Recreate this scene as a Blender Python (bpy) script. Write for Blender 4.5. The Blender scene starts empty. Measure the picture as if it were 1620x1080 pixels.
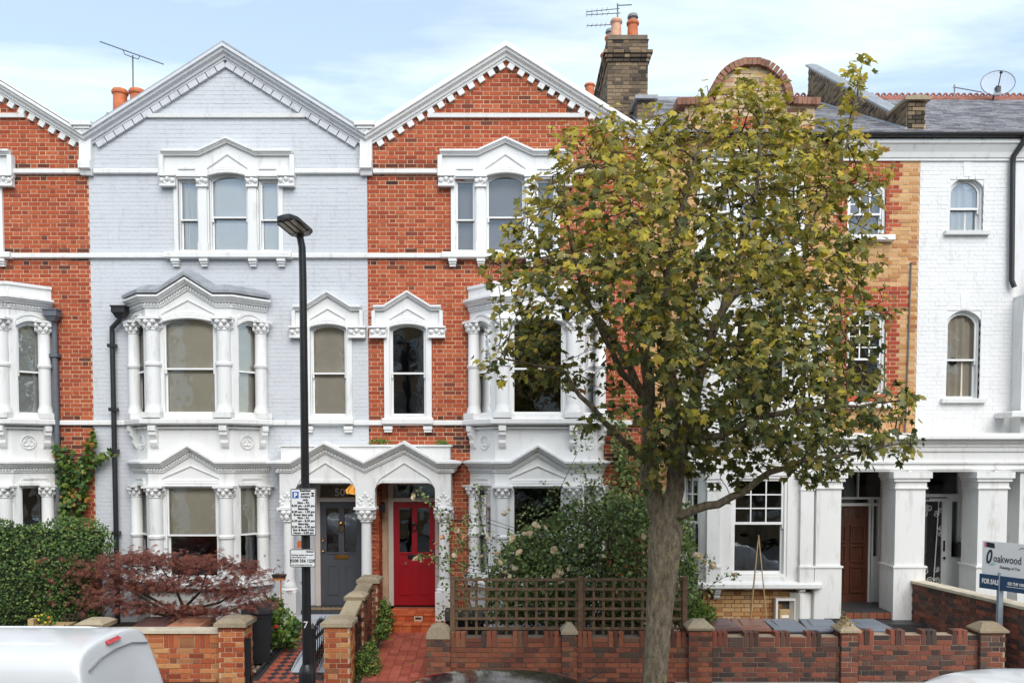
import bpy, bmesh, math, random
import numpy as np
from mathutils import Vector, Matrix
from mathutils.geometry import tessellate_polygon
random.seed(7); np.random.seed(7)
R = math.radians
SC = bpy.context.scene
COL = SC.collection
# ---------------------------------------------------------------- camera
FPX, PITCH, PPY, HC = 1300.0, R(2.4), 774.0, 3.4
cam = bpy.data.cameras.new('camera'); camo = bpy.data.objects.new('camera', cam); COL.objects.link(camo)
cam.sensor_width = 36; cam.sensor_fit = 'HORIZONTAL'; cam.lens = 36 * FPX / 1620
cam.shift_y = (PPY - 540) / 1620
cam.clip_start = .05; cam.clip_end = 2000
camo.location = (0, 0, HC); camo.rotation_euler = (R(90) - PITCH, 0, 0)
SC.camera = camo
SC.render.resolution_x, SC.render.resolution_y = 1024, 682
# ---------------------------------------------------------------- sky, sun, exposure
SUN_EL, SUN_AZ = 42.0, 163.0        # azimuth clockwise from +Y: behind the camera, a little to its right
W = bpy.data.worlds.new('World'); SC.world = W; W.use_nodes = True
nt = W.node_tree; nt.nodes.clear()
def wn(t, **k):
    n = nt.nodes.new(t)
    for a, b in k.items(): setattr(n, a, b)
    return n
sky = wn('ShaderNodeTexSky', sky_type='NISHITA', sun_disc=False)
sky.sun_elevation = R(SUN_EL); sky.sun_rotation = R(SUN_AZ); sky.air_density = 1.0; sky.dust_density = 0.4; sky.ozone_density = 1.0
bg = wn('ShaderNodeBackground'); bg.inputs[1].default_value = 0.15
outw = wn('ShaderNodeOutputWorld')
tc = wn('ShaderNodeTexCoord'); sep = wn('ShaderNodeSeparateXYZ'); nt.links.new(tc.outputs['Generated'], sep.inputs[0])
mz = wn('ShaderNodeMath', operation='MAXIMUM'); mz.inputs[1].default_value = 0.08; nt.links.new(sep.outputs[2], mz.inputs[0])
dv = wn('ShaderNodeVectorMath', operation='DIVIDE'); cmb = wn('ShaderNodeCombineXYZ')
for i in range(3): nt.links.new(mz.outputs[0], cmb.inputs[i])
nt.links.new(tc.outputs['Generated'], dv.inputs[0]); nt.links.new(cmb.outputs[0], dv.inputs[1])
mp = wn('ShaderNodeMapping'); mp.inputs['Scale'].default_value = (0.55, 1.5, 1); mp.inputs['Rotation'].default_value = (0, 0, R(-24)); mp.inputs['Location'].default_value = (4.6, 2.9, 0)
nt.links.new(dv.outputs[0], mp.inputs[0])
nz = wn('ShaderNodeTexNoise'); nz.inputs['Scale'].default_value = 1.3; nz.inputs['Detail'].default_value = 8; nz.inputs['Roughness'].default_value = .56; nz.inputs['Distortion'].default_value = .35
nt.links.new(mp.outputs[0], nz.inputs['Vector'])
rmp = wn('ShaderNodeValToRGB'); rmp.color_ramp.elements[0].position = .44; rmp.color_ramp.elements[1].position = .66
rmp.color_ramp.elements[0].color = (.34, .34, .34, 1); rmp.color_ramp.elements[1].color = (.9, .9, .9, 1)
nt.links.new(nz.outputs[0], rmp.inputs[0])
mixc = wn('ShaderNodeMixRGB'); mixc.inputs[2].default_value = (4.7, 5.35, 5.45, 1)
nt.links.new(rmp.outputs[0], mixc.inputs[0]); nt.links.new(sky.outputs[0], mixc.inputs[1])
nt.links.new(mixc.outputs[0], bg.inputs[0]); nt.links.new(bg.outputs[0], outw.inputs[0])
sl = bpy.data.lights.new('sun', 'SUN'); sl.energy = 2.1; sl.angle = R(50); sl.color = (1, .95, .88)
so = bpy.data.objects.new('sun', sl); COL.objects.link(so)
so.location = (4, -8, 14)
_d = Vector((math.sin(R(SUN_AZ)) * math.cos(R(SUN_EL)), math.cos(R(SUN_AZ)) * math.cos(R(SUN_EL)), math.sin(R(SUN_EL))))
so.rotation_euler = _d.to_track_quat('Z', 'Y').to_euler()
vs = SC.view_settings; vs.view_transform = 'Standard'; vs.look = 'None'; vs.gamma = 1; vs.exposure = 0.68; vs.use_curve_mapping = False
SC.render.engine = 'CYCLES'
SC.cycles.max_bounces = 6; SC.cycles.diffuse_bounces = 3; SC.cycles.glossy_bounces = 3; SC.cycles.transmission_bounces = 4; SC.cycles.transparent_max_bounces = 12
SC.cycles.caustics_reflective = False; SC.cycles.caustics_refractive = False
SC.cycles.use_denoising = True
# ---------------------------------------------------------------- helpers
def at(u, v, Y):
    """a pixel of the 1620 x 1080 photograph and a distance -> (x, z) in metres"""
    a = (u - 810) / FPX; b = (PPY - v) / FPX
    t = Y / (math.cos(PITCH) + b * math.sin(PITCH))
    return t * a, HC + t * (b * math.cos(PITCH) - math.sin(PITCH))
def X(u, v, Y=15.0): return at(u, v, Y)[0]
def Z(v, Y=15.0): return at(810, v, Y)[1]

class Frame:
    """a upright plane in the world: a runs along it, b out of it, z up"""
    def __init__(s, o=(0, 0), al=(1, 0), ou=(0, 1)): s.o, s.al, s.ou = o, al, ou
    def __call__(s, a, b, z): return (s.o[0] + a * s.al[0] + b * s.ou[0], s.o[1] + a * s.al[1] + b * s.ou[1], z)
    def sub(s, a0, b0, a1, b1):
        L = math.hypot(a1 - a0, b1 - b0); da, db = (a1 - a0) / L, (b1 - b0) / L
        o = s(a0, b0, 0)[:2]
        vec = lambda p, q: (p * s.al[0] + q * s.ou[0], p * s.al[1] + q * s.ou[1])
        f = Frame(o, vec(da, db), vec(-db, da)); f.L = L
        return f
WORLD = Frame((0, 0), (1, 0), (0, 1))

class MB:
    def __init__(s, T=WORLD): s.T = T; s.v = []; s.f = []; s.m = []; s.mi = 0
    def add(s, vs, fs):
        o = len(s.v); T = s.T
        s.v += [T(*p) for p in vs]; s.f += [[i + o for i in f] for f in fs]; s.m += [s.mi] * len(fs); return s
    def box(s, a0, a1, b0, b1, z0, z1):
        return s.add([(a0, b0, z0), (a1, b0, z0), (a1, b1, z0), (a0, b1, z0), (a0, b0, z1), (a1, b0, z1), (a1, b1, z1), (a0, b1, z1)],
                     [[0, 3, 2, 1], [4, 5, 6, 7], [0, 1, 5, 4], [1, 2, 6, 5], [2, 3, 7, 6], [3, 0, 4, 7]])
    def cbox(s, a0, a1, b0, b1, z0, z1, c=.01):
        """box with chamfered edges towards +b"""
        B = b1 - c if b1 > b0 else b1 + c
        return s.add([(a0, b0, z0), (a1, b0, z0), (a1, b0, z1), (a0, b0, z1), (a0, B, z0), (a1, B, z0), (a1, B, z1), (a0, B, z1),
                      (a0 + c, b1, z0 + c), (a1 - c, b1, z0 + c), (a1 - c, b1, z1 - c), (a0 + c, b1, z1 - c)],
                     [[3, 2, 1, 0]] + [[i, (i + 1) % 4, 4 + (i + 1) % 4, 4 + i] for i in range(4)] + [[4 + i, 4 + (i + 1) % 4, 8 + (i + 1) % 4, 8 + i] for i in range(4)] + [[8, 9, 10, 11]])
    def frust(s, a0, a1, b0, b1, z0, A0, A1, B0, B1, z1):
        return s.add([(a0, b0, z0), (a1, b0, z0), (a1, b1, z0), (a0, b1, z0), (A0, B0, z1), (A1, B0, z1), (A1, B1, z1), (A0, B1, z1)],
                     [[0, 3, 2, 1], [4, 5, 6, 7], [0, 1, 5, 4], [1, 2, 6, 5], [2, 3, 7, 6], [3, 0, 4, 7]])
    def plate(s, outer, holes, b0, b1):
        loops = [list(outer)] + [list(h) for h in holes]
        allp = [p for l in loops for p in l]; n = len(allp)
        tr = tessellate_polygon([[Vector((p[0], p[1], 0)) for p in l] for l in loops])
        vs = [(p[0], b0, p[1]) for p in allp] + [(p[0], b1, p[1]) for p in allp]
        fs = [list(t) for t in tr] + [[i + n for i in t][::-1] for t in tr]; k = 0
        for l in loops:
            m = len(l); fs += [[k + i, k + (i + 1) % m, n + k + (i + 1) % m, n + k + i] for i in range(m)]; k += m
        return s.add(vs, fs)
    def ring(s, outer, inner, b0, b1):
        n = len(outer)
        vs = [(p[0], b, p[1]) for b in (b0, b1) for l in (outer, inner) for p in l]; fs = []
        for i in range(n):
            j = (i + 1) % n
            fs += [[i, j, n + j, n + i], [2 * n + i, 3 * n + i, 3 * n + j, 2 * n + j], [i, 2 * n + i, 2 * n + j, j], [n + i, n + j, 3 * n + j, 3 * n + i]]
        return s.add(vs, fs)
    def prism_bz(s, pts, a0, a1):
        n = len(pts)
        vs = [(a0, p[0], p[1]) for p in pts] + [(a1, p[0], p[1]) for p in pts]
        return s.add(vs, [list(range(n)), list(range(2 * n - 1, n - 1, -1))] + [[i, (i + 1) % n, n + (i + 1) % n, n + i] for i in range(n)])
    def prism_ab(s, pts, z0, z1):
        n = len(pts)
        vs = [(p[0], p[1], z0) for p in pts] + [(p[0], p[1], z1) for p in pts]
        return s.add(vs, [list(range(n)), list(range(2 * n - 1, n - 1, -1))] + [[i, (i + 1) % n, n + (i + 1) % n, n + i] for i in range(n)])
    def sweep(s, path, prof, cap=True):
        """profile (out, up) along a path of (a, b, z); out is level and mitred, up stays upright"""
        n = len(path); k = len(prof); vs = []
        outs = []
        for i in range(n - 1):
            da, db = path[i + 1][0] - path[i][0], path[i + 1][1] - path[i][1]; L = math.hypot(da, db) or 1
            outs.append((-db / L, da / L))
        for i in range(n):
            if i == 0: o = outs[0]
            elif i == n - 1: o = outs[-1]
            else:
                p, q = outs[i - 1], outs[i]; m = (p[0] + q[0], p[1] + q[1]); L2 = m[0] ** 2 + m[1] ** 2
                o = (2 * m[0] / L2, 2 * m[1] / L2)
            for (ou, up) in prof: vs.append((path[i][0] + o[0] * ou, path[i][1] + o[1] * ou, path[i][2] + up))
        fs = [[i * k + j, i * k + (j + 1) % k, (i + 1) * k + (j + 1) % k, (i + 1) * k + j] for i in range(n - 1) for j in range(k)]
        if cap: fs += [list(range(k)), [(n - 1) * k + j for j in range(k)][::-1]]
        return s.add(vs, fs)
    def tube(s, pts, rad, n=8, cap=True):
        pts = [Vector(p) for p in pts]
        if not hasattr(rad, '__len__'): rad = [rad] * len(pts)
        vs = []; N = None
        for i, p in enumerate(pts):
            t = (pts[min(i + 1, len(pts) - 1)] - pts[max(i - 1, 0)])
            t = t.normalized() if t.length > 1e-9 else Vector((0, 0, 1))
            if N is None: N = t.orthogonal().normalized()
            else:
                N = N - t * N.dot(t); N = N.normalized() if N.length > 1e-6 else t.orthogonal().normalized()
            Bn = t.cross(N)
            vs += [tuple(p + (N * math.cos(2 * math.pi * j / n) + Bn * math.sin(2 * math.pi * j / n)) * rad[i]) for j in range(n)]
        m = len(pts)
        fs = [[i * n + j, i * n + (j + 1) % n, (i + 1) * n + (j + 1) % n, (i + 1) * n + j] for i in range(m - 1) for j in range(n)]
        if cap: fs += [list(range(n))[::-1], [(m - 1) * n + j for j in range(n)]]
        return s.add(vs, fs)
    def lathe(s, prof, ca, cb, n=14, a0=0.0, a1=2 * math.pi, sq=1.0):
        full = abs(a1 - a0 - 2 * math.pi) < 1e-6; m = n if full else n + 1; k = len(prof)
        vs = [(ca + r * math.cos(a0 + (a1 - a0) * j / n), cb + r * sq * math.sin(a0 + (a1 - a0) * j / n), z) for (r, z) in prof for j in range(m)]
        fs = [[i * m + j, i * m + (j + 1) % m, (i + 1) * m + (j + 1) % m, (i + 1) * m + j] for i in range(k - 1) for j in range(n)]
        if prof[0][0] > 1e-4: fs.append(list(range(m))[::-1])
        if prof[-1][0] > 1e-4: fs.append([(k - 1) * m + j for j in range(m)])
        return s.add(vs, fs)
    def blob(s, c, r, sz=(1, 1, 1)):
        t = 1.618; v = [(-1, t, 0), (1, t, 0), (-1, -t, 0), (1, -t, 0), (0, -1, t), (0, 1, t), (0, -1, -t), (0, 1, -t), (t, 0, -1), (t, 0, 1), (-t, 0, -1), (-t, 0, 1)]
        f = [[0, 11, 5], [0, 5, 1], [0, 1, 7], [0, 7, 10], [0, 10, 11], [1, 5, 9], [5, 11, 4], [11, 10, 2], [10, 7, 6], [7, 1, 8], [3, 9, 4], [3, 4, 2], [3, 2, 6], [3, 6, 8], [3, 8, 9], [4, 9, 5], [2, 4, 11], [6, 2, 10], [8, 6, 7], [9, 8, 1]]
        k = r / 1.902
        return s.add([(c[0] + p[0] * k * sz[0], c[1] + p[1] * k * sz[1], c[2] + p[2] * k * sz[2]) for p in v], f)
    def mesh(s, name, origin, mats):
        me = bpy.data.meshes.new(name)
        me.from_pydata([(p[0] - origin[0], p[1] - origin[1], p[2] - origin[2]) for p in s.v], [], s.f)
        for m in mats: me.materials.append(m)
        if len(mats) > 1: me.polygons.foreach_set('material_index', s.m)
        return me
    def build(s, name, mat, parent=None, smooth=False, origin=None, kind=None, label=None):
        if not s.v: return None
        mats = mat if isinstance(mat, (list, tuple)) else [mat]
        A = np.array(s.v)
        if origin is None: origin = ((A[:, 0].min() + A[:, 0].max()) / 2, (A[:, 1].min() + A[:, 1].max()) / 2, A[:, 2].min())
        me = s.mesh(name, origin, mats)
        if smooth: smooth_by_angle(me)
        return link(name, me, parent, origin, kind, label)
def smooth_by_angle(me, ang=40):
    bm = bmesh.new(); bm.from_mesh(me); bmesh.ops.recalc_face_normals(bm, faces=bm.faces); c = R(ang)
    for f in bm.faces: f.smooth = True
    for e in bm.edges:
        e.smooth = not (len(e.link_faces) == 2 and e.calc_face_angle(0) > c)
    bm.to_mesh(me); bm.free()
WPOS = {}
def link(name, me, parent=None, origin=(0, 0, 0), kind=None, label=None):
    o = bpy.data.objects.new(name, me); COL.objects.link(o)
    if parent is not None:
        p = WPOS[parent.name]; o.parent = parent; o.location = (origin[0] - p[0], origin[1] - p[1], origin[2] - p[2])
    else: o.location = origin
    WPOS[o.name] = tuple(origin)
    if kind: o['kind'] = kind
    if label: o['label'] = label
    return o
def thing(name, loc, label, cat, group=None):
    o = bpy.data.objects.new(name, None); COL.objects.link(o); o.location = loc; o.empty_display_size = .2
    WPOS[o.name] = tuple(loc); return tag(o, label, cat, group)
def tag(o, label, cat, group=None):
    o['label'] = label; o['category'] = cat
    if group: o['group'] = group
    return o
def struct(o): o['kind'] = 'structure'; return o

# ---------------------------------------------------------------- materials
def srgb(r, g, b):
    f = lambda c: (c / 255 / 12.92) if c / 255 <= .04045 else ((c / 255 + .055) / 1.055) ** 2.4
    return (f(r), f(g), f(b), 1)
class NT:
    def __init__(s, name):
        s.m = bpy.data.materials.new(name); s.m.use_nodes = True; s.t = s.m.node_tree; s.t.nodes.clear()
        s.out = s.n('ShaderNodeOutputMaterial')
    def n(s, t, ins=None, **k):
        n = s.t.nodes.new(t)
        for a, b in k.items(): setattr(n, a, b)
        for a, b in (ins or {}).items():
            if isinstance(b, bpy.types.NodeSocket): s.t.links.new(b, n.inputs[a])
            else: n.inputs[a].default_value = b
        return n
    def l(s, a, b): s.t.links.new(a, b)
    def pos(s): return s.n('ShaderNodeNewGeometry').outputs['Position']
    def noise(s, scale, detail=4, rough=.55, vec=None, dist=0): return s.n('ShaderNodeTexNoise', {'Vector': vec or s.pos(), 'Scale': scale, 'Detail': detail, 'Roughness': rough, 'Distortion': dist}).outputs[0]
    def ramp(s, fac, stops, interp='LINEAR'):
        n = s.n('ShaderNodeValToRGB', {0: fac}); r = n.color_ramp; r.interpolation = interp
        while len(r.elements) < len(stops): r.elements.new(.5)
        for e, (p, c) in zip(r.elements, stops): e.position = p; e.color = c if len(c) == 4 else (*c, 1)
        return n.outputs[0]
    def mix(s, fac, a, b, mode='MIX'): return s.n('ShaderNodeMixRGB', {0: fac, 1: a, 2: b}, blend_type=mode).outputs[0]
    def math(s, op, a, b=0.0): return s.n('ShaderNodeMath', {0: a, 1: b}, operation=op).outputs[0]
    def piece(s):
        """one random number for each separate piece: own object, or loose island of a joined mesh"""
        a = s.n('ShaderNodeObjectInfo').outputs['Random']; b = s.n('ShaderNodeNewGeometry').outputs['Random Per Island']
        return s.math('FRACT', s.math('ADD', a, s.math('MULTIPLY', b, 7.31)))
    def bump(s, h, strength=.3, dist=.01): return s.n('ShaderNodeBump', {'Height': h, 'Strength': strength, 'Distance': dist}).outputs[0]
    def bsdf(s, color, rough=.6, bump=None, **k):
        ins = {'Base Color': color, 'Roughness': rough}
        ins.update(k)
        n = s.n('ShaderNodeBsdfPrincipled', ins)
        if bump is not None: s.l(bump, n.inputs['Normal'])
        s.l(n.outputs[0], s.out.inputs[0]); return n
G4 = lambda v: (v, v, v, 1)
def m_plain(name, col, rough=.5, var=.12, scale=6, bump=.12, bscale=70, metal=0, spec=.5, coat=0):
    t = NT(name); c2 = tuple(x * (1 - var) for x in col[:3]) + (1,); c3 = tuple(min(1, x * (1 + var * .5)) for x in col[:3]) + (1,)
    c = t.ramp(t.noise(scale, 6, .6), [(.3, c2), (.7, c3)])
    b = t.bump(t.noise(bscale, 3), bump, .004) if bump else None
    t.bsdf(c, rough, b, Metallic=metal, **{'Specular IOR Level': spec, 'Coat Weight': coat, 'Coat Roughness': .08}); return t.m
def m_paint(name, col, dirt, amount=.35, rough=.62, bump=.25, joints=False):
    """old masonry paint with runs and grime of its own"""
    t = NT(name); P = t.pos()
    mp = t.n('ShaderNodeMapping', {'Vector': P, 'Scale': (5, 5, 1.1)}).outputs[0]
    streak = t.ramp(t.noise(1.6, 7, .65, mp), [(.54, G4(0)), (.74, G4(amount))])
    patch = t.ramp(t.noise(.9, 5, .6), [(.35, G4(.93)), (.7, G4(1.0))])
    c = t.mix(1, t.mix(streak, col, dirt), patch, 'MULTIPLY')
    spots = t.ramp(t.noise(22, 4, .7), [(.69, G4(0)), (.76, G4(amount * .8))])
    c = t.mix(spots, c, dirt)
    t.bsdf(c, rough, t.bump(t.noise(38, 5, .6), bump, .006), **{'Specular IOR Level': .35}); return t.m
def m_brick(name, stops, soot=(.03, .026, .024, 1), sootamt=.55, pale=(.5, .38, .3, 1), paleamt=.25, bump=.5):
    t = NT(name); r = t.piece(); P = t.pos()
    c = t.ramp(r, stops)
    c = t.mix(1, c, t.ramp(t.noise(26, 6, .7), [(.25, G4(.72)), (.75, G4(1.18))]), 'MULTIPLY')
    c = t.mix(t.ramp(t.noise(.75, 6, .62), [(.52, G4(0)), (.8, G4(sootamt))]), c, soot)
    c = t.mix(t.ramp(t.noise(2.3, 6, .7, dist=.6), [(.6, G4(0)), (.85, G4(paleamt))]), c, pale)
    t.bsdf(c, .88, t.bump(t.noise(85, 5, .7), bump, .006), **{'Specular IOR Level': .25}); return t.m
def m_leaf(name, stops, trans=.28, rough=.5, backs=None):
    t = NT(name); c = t.ramp(t.piece(), stops)
    c = t.mix(1, c, t.ramp(t.noise(30, 3), [(.3, G4(.8)), (.7, G4(1.15))]), 'MULTIPLY')
    p = t.n('ShaderNodeBsdfPrincipled', {'Base Color': c, 'Roughness': rough, 'Specular IOR Level': .35})
    tr = t.n('ShaderNodeBsdfTranslucent', {0: c})
    mx = t.n('ShaderNodeMixShader', {0: trans, 1: p.outputs[0], 2: tr.outputs[0]}); t.l(mx.outputs[0], t.out.inputs[0]); return t.m
def m_glass(name, refl=.2, tint=(.97, .98, .98, 1), wob=.02):
    t = NT(name); fr = t.n('ShaderNodeFresnel', {'IOR': 1.5}).outputs[0]
    f = t.math('ADD', fr, refl)
    bp = t.bump(t.noise(1.7, 2, .5), wob, .35)
    g = t.n('ShaderNodeBsdfGlossy', {'Color': (.95, .97, 1, 1), 'Roughness': .015}); t.l(bp, g.inputs['Normal'])
    tr = t.n('ShaderNodeBsdfTransparent', {0: tint})
    mx = t.n('ShaderNodeMixShader', {0: f, 1: tr.outputs[0], 2: g.outputs[0]}); t.l(mx.outputs[0], t.out.inputs[0]); return t.m
M = {}
WHITE = (.77, .77, .76, 1)
M['stucco'] = m_paint('white_stucco', WHITE, (.38, .35, .30, 1), .55)
M['stucco_clean'] = m_paint('fresh_white_stucco', (.79, .79, .79, 1), (.45, .43, .39, 1), .4)
M['stucco_cream'] = m_paint('old_white_stucco', (.76, .74, .70, 1), (.36, .32, .26, 1), .35)
M['greypaint'] = m_paint('pale_grey_masonry_paint', srgb(200, 203, 208), srgb(150, 153, 158), .35)
M['greytrim'] = m_paint('grey_trim_paint', srgb(206, 208, 212), srgb(140, 143, 148), .45)
M['whitebrick'] = m_paint('white_masonry_paint', (.78, .78, .78, 1), (.42, .39, .35, 1), .35)
M['gloss'] = m_plain('white_gloss_paint', (.80, .80, .79, 1), .32, .05, 4, .04)
M['taupe'] = m_plain('taupe_gloss_paint', srgb(196, 188, 182), .4, .06, 4, .04)
redst = [(0, srgb(138, 64, 46)), (.05, srgb(152, 70, 48)), (.3, srgb(164, 77, 51)), (.6, srgb(173, 85, 55)), (.9, srgb(182, 98, 66)), (.97, srgb(150, 72, 52)), (1, srgb(100, 62, 52))]
M['redbrick'] = m_brick('red_facing_brick', redst, sootamt=.38, paleamt=.2, bump=.35)
M['sootbrick'] = m_brick('sooted_red_brick', [(0, srgb(60, 44, 40)), (.4, srgb(104, 58, 46)), (.7, srgb(134, 68, 52)), (1, srgb(74, 54, 48))], sootamt=.6, paleamt=.1)
M['redrub'] = m_brick('red_rubbed_brick', [(0, srgb(150, 64, 46)), (.5, srgb(170, 78, 54)), (1, srgb(182, 94, 66))], sootamt=.2, paleamt=.1)
M['mortar'] = m_plain('lime_mortar', srgb(206, 176, 146), .95, .3, 3, .3, 60)
M['mortar_grey'] = m_plain('grey_mortar', srgb(168, 150, 128), .95, .35, 3, .5, 60)
M['mortar_dark'] = m_plain('sooty_mortar', srgb(120, 108, 94), .95, .35, 3, .5, 60)
M['stock'] = m_brick('yellow_stock_brick', [(0, srgb(176, 116, 66)), (.3, srgb(200, 156, 106)), (.6, srgb(210, 170, 122)), (.85, srgb(196, 150, 102)), (1, srgb(160, 104, 70))], sootamt=.3, pale=(.6, .5, .4, 1))
M['oldstock'] = m_brick('sooty_stock_brick', [(0, srgb(62, 56, 52)), (.25, srgb(104, 90, 74)), (.55, srgb(142, 122, 98)), (.8, srgb(118, 100, 82)), (1, srgb(54, 50, 48))], sootamt=.6)
M['palebrick'] = m_brick('pale_gable_brick', [(0, srgb(150, 128, 100)), (.4, srgb(196, 172, 138)), (.75, srgb(208, 188, 156)), (.92, srgb(176, 110, 80)), (1, srgb(90, 76, 66))], sootamt=.35)
M['wallbrick'] = m_brick('weathered_garden_brick', [(0, srgb(88, 62, 54)), (.2, srgb(122, 74, 60)), (.5, srgb(142, 84, 64)), (.75, srgb(156, 94, 70)), (.9, srgb(120, 90, 72)), (1, srgb(84, 68, 62))], sootamt=.6, paleamt=.5, pale=srgb(140, 128, 100))
M['wallbrick2'] = m_brick('purple_garden_brick', [(0, srgb(74, 60, 58)), (.25, srgb(104, 72, 64)), (.5, srgb(134, 80, 66)), (.7, srgb(150, 90, 72)), (.85, srgb(100, 82, 74)), (1, srgb(70, 62, 62))], sootamt=.5, paleamt=.4, pale=srgb(150, 130, 112))
M['wallbrick3'] = m_brick('multi_garden_brick', [(0, srgb(138, 66, 46)), (.3, srgb(172, 88, 56)), (.55, srgb(190, 116, 72)), (.8, srgb(200, 148, 98)), (1, srgb(128, 70, 52))], sootamt=.25, paleamt=.2)
M['copingbrick'] = m_brick('brown_coping_brick', [(0, srgb(118, 86, 74)), (.5, srgb(146, 104, 86)), (1, srgb(160, 122, 102))], sootamt=.4)
M['brownbrick'] = m_brick('brown_stock_brick', [(0, srgb(120, 92, 64)), (.5, srgb(160, 128, 92)), (1, srgb(140, 108, 76))], sootamt=.25)
M['stone'] = m_brick('lichened_stone', [(0, srgb(146, 130, 108)), (1, srgb(180, 164, 138))], sootamt=.7, soot=srgb(86, 76, 64), pale=srgb(200, 184, 146), paleamt=.5, bump=.9)
M['coping'] = m_plain('concrete_coping', srgb(206, 194, 172), .9, .25, 5, .4)
M['slate'] = m_brick('roof_slate', [(0, srgb(126, 126, 134)), (.5, srgb(162, 162, 168)), (1, srgb(186, 184, 186))], sootamt=.3, pale=srgb(186, 184, 180), paleamt=.3, bump=.3)
M['lead'] = m_plain('lead_sheet', srgb(146, 149, 154), .5, .3, 7, .25, 30)
M['terracotta'] = m_plain('terracotta', srgb(196, 112, 74), .8, .3, 7, .3)
M['terracotta_pale'] = m_plain('limewashed_terracotta', srgb(206, 160, 134), .85, .3, 9, .3)
M['ridge'] = m_plain('ridge_tile_clay', srgb(150, 92, 76), .85, .4, 9, .3)
M['redtile'] = m_brick('red_quarry_tile', [(0, srgb(152, 76, 60)), (.5, srgb(168, 86, 68)), (1, srgb(178, 96, 78))], sootamt=.2, paleamt=.2, bump=.15)
M['steptile'] = m_brick('orange_step_tile', [(0, srgb(176, 78, 44)), (.5, srgb(196, 96, 56)), (1, srgb(206, 112, 70))], sootamt=.2, paleamt=.15, bump=.1)
M['blacktile'] = m_plain('black_tile', srgb(58, 58, 60), .5, .3, 8, .1)
M['claytile'] = m_plain('clay_tile', srgb(172, 88, 70), .7, .25, 8, .1)
M['bufftile'] = m_plain('buff_tile', srgb(190, 160, 118), .7, .25, 8, .1)
M['asphalt'] = m_plain('asphalt', (.05, .05, .052, 1), .9, .35, 2, .8, 180)
M['paving'] = m_plain('concrete_paving', (.30, .29, .275, 1), .9, .25, 3, .4, 60)
M['kerb'] = m_plain('granite_kerb', (.33, .32, .31, 1), .85, .25, 9, .4)
M['grout'] = m_plain('path_grout', srgb(140, 84, 68), .95, .3, 9, .3)
M['soil'] = m_plain('garden_soil', (.045, .033, .024, 1), .95, .5, 9, .9, 40)
M['gravel'] = m_brick('garden_gravel', [(0, srgb(120, 104, 88)), (.5, srgb(178, 160, 138)), (1, srgb(206, 194, 178))], sootamt=.1, paleamt=.1, bump=.2)
M['blackmetal'] = m_plain('black_painted_metal', (.012, .012, .014, 1), .35, .3, 9, .1, 50)
M['blackpipe'] = m_plain('black_cast_iron', (.018, .018, .02, 1), .42, .3, 9, .2, 50)
M['greypipe'] = m_plain('grey_cast_iron', srgb(96, 102, 110), .5, .2, 9, .2, 50)
M['galv'] = m_plain('galvanised_steel', srgb(150, 152, 154), .45, .2, 9, .1, 50, metal=.6)
M['cowl'] = m_plain('weathered_zinc', srgb(120, 124, 128), .6, .3, 12, .2)
M['aerial'] = m_plain('aerial_aluminium', srgb(120, 122, 126), .5, .1, 9, 0, metal=.5)
M['brass'] = m_plain('brass', srgb(200, 150, 70), .3, .1, 9, 0, metal=1)
M['redpaint'] = m_plain('red_door_paint', srgb(150, 20, 32), .35, .1, 3, .06)
M['darkpaint'] = m_plain('charcoal_door_paint', srgb(74, 76, 82), .4, .1, 3, .06)
M['ramp'] = m_plain('ramp_grey_paint', srgb(186, 192, 200), .5, .1, 5, .1)
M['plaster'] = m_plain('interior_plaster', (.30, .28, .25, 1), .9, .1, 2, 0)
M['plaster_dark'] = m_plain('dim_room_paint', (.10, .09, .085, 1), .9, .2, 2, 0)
M['floorboard'] = m_plain('floorboards', (.16, .09, .05, 1), .5, .3, 4, 0)
M['blind'] = m_plain('beige_roller_blind', srgb(232, 222, 200), .9, .08, 4, .1)
M['netcurtain'] = m_plain('white_voile', srgb(222, 222, 218), .95, .08, 4, .1)
M['greycurtain'] = m_plain('grey_blackout_blind', srgb(190, 178, 176), .9, .06, 3, .05)
M['lightblind'] = m_plain('pale_blue_roller_blind', srgb(240, 243, 244), .9, .04, 3, .05)
M['drape'] = m_plain('beige_drape', srgb(230, 218, 200), .95, .12, 4, .1)
M['glass'] = m_glass('window_glass', .075)
M['glass_dark'] = m_glass('dark_window_glass', .035, (.86, .88, .88, 1))
M['carglass'] = m_glass('car_glass', .06, (.25, .28, .28, 1), 0)
M['bark'] = None
def m_bark():
    t = NT('sycamore_bark'); P = t.pos()
    mp = t.n('ShaderNodeMapping', {'Vector': P, 'Scale': (6, 6, 2.2)}).outputs[0]
    n1 = t.noise(4, 8, .7, mp)
    c = t.ramp(n1, [(.3, srgb(78, 68, 56)), (.5, srgb(130, 118, 100)), (.7, srgb(166, 154, 132))])
    lich = t.ramp(t.noise(5.5, 7, .72), [(.56, G4(0)), (.66, G4(.6))])
    c = t.mix(lich, c, srgb(170, 160, 106))
    moss = t.ramp(t.noise(2.1, 5, .6), [(.58, G4(0)), (.7, G4(.5))])
    c = t.mix(moss, c, srgb(98, 92, 52))
    t.bsdf(c, .95, t.bump(t.noise(14, 8, .75, mp), 1, .03), **{'Specular IOR Level': .15}); return t.m
M['bark'] = m_bark()
M['twig'] = m_plain('twig_bark', srgb(66, 54, 44), .9, .3, 14, .4)
def m_wood(name, dark, light, scale=(1, 30, 30), rough=.6):
    t = NT(name); mp = t.n('ShaderNodeMapping', {'Vector': t.pos(), 'Scale': scale}).outputs[0]
    c = t.ramp(t.noise(1.2, 6, .7, mp), [(.3, dark), (.7, light)])
    t.bsdf(c, rough, t.bump(t.noise(3, 5, .7, mp), .4, .004)); return t.m
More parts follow.
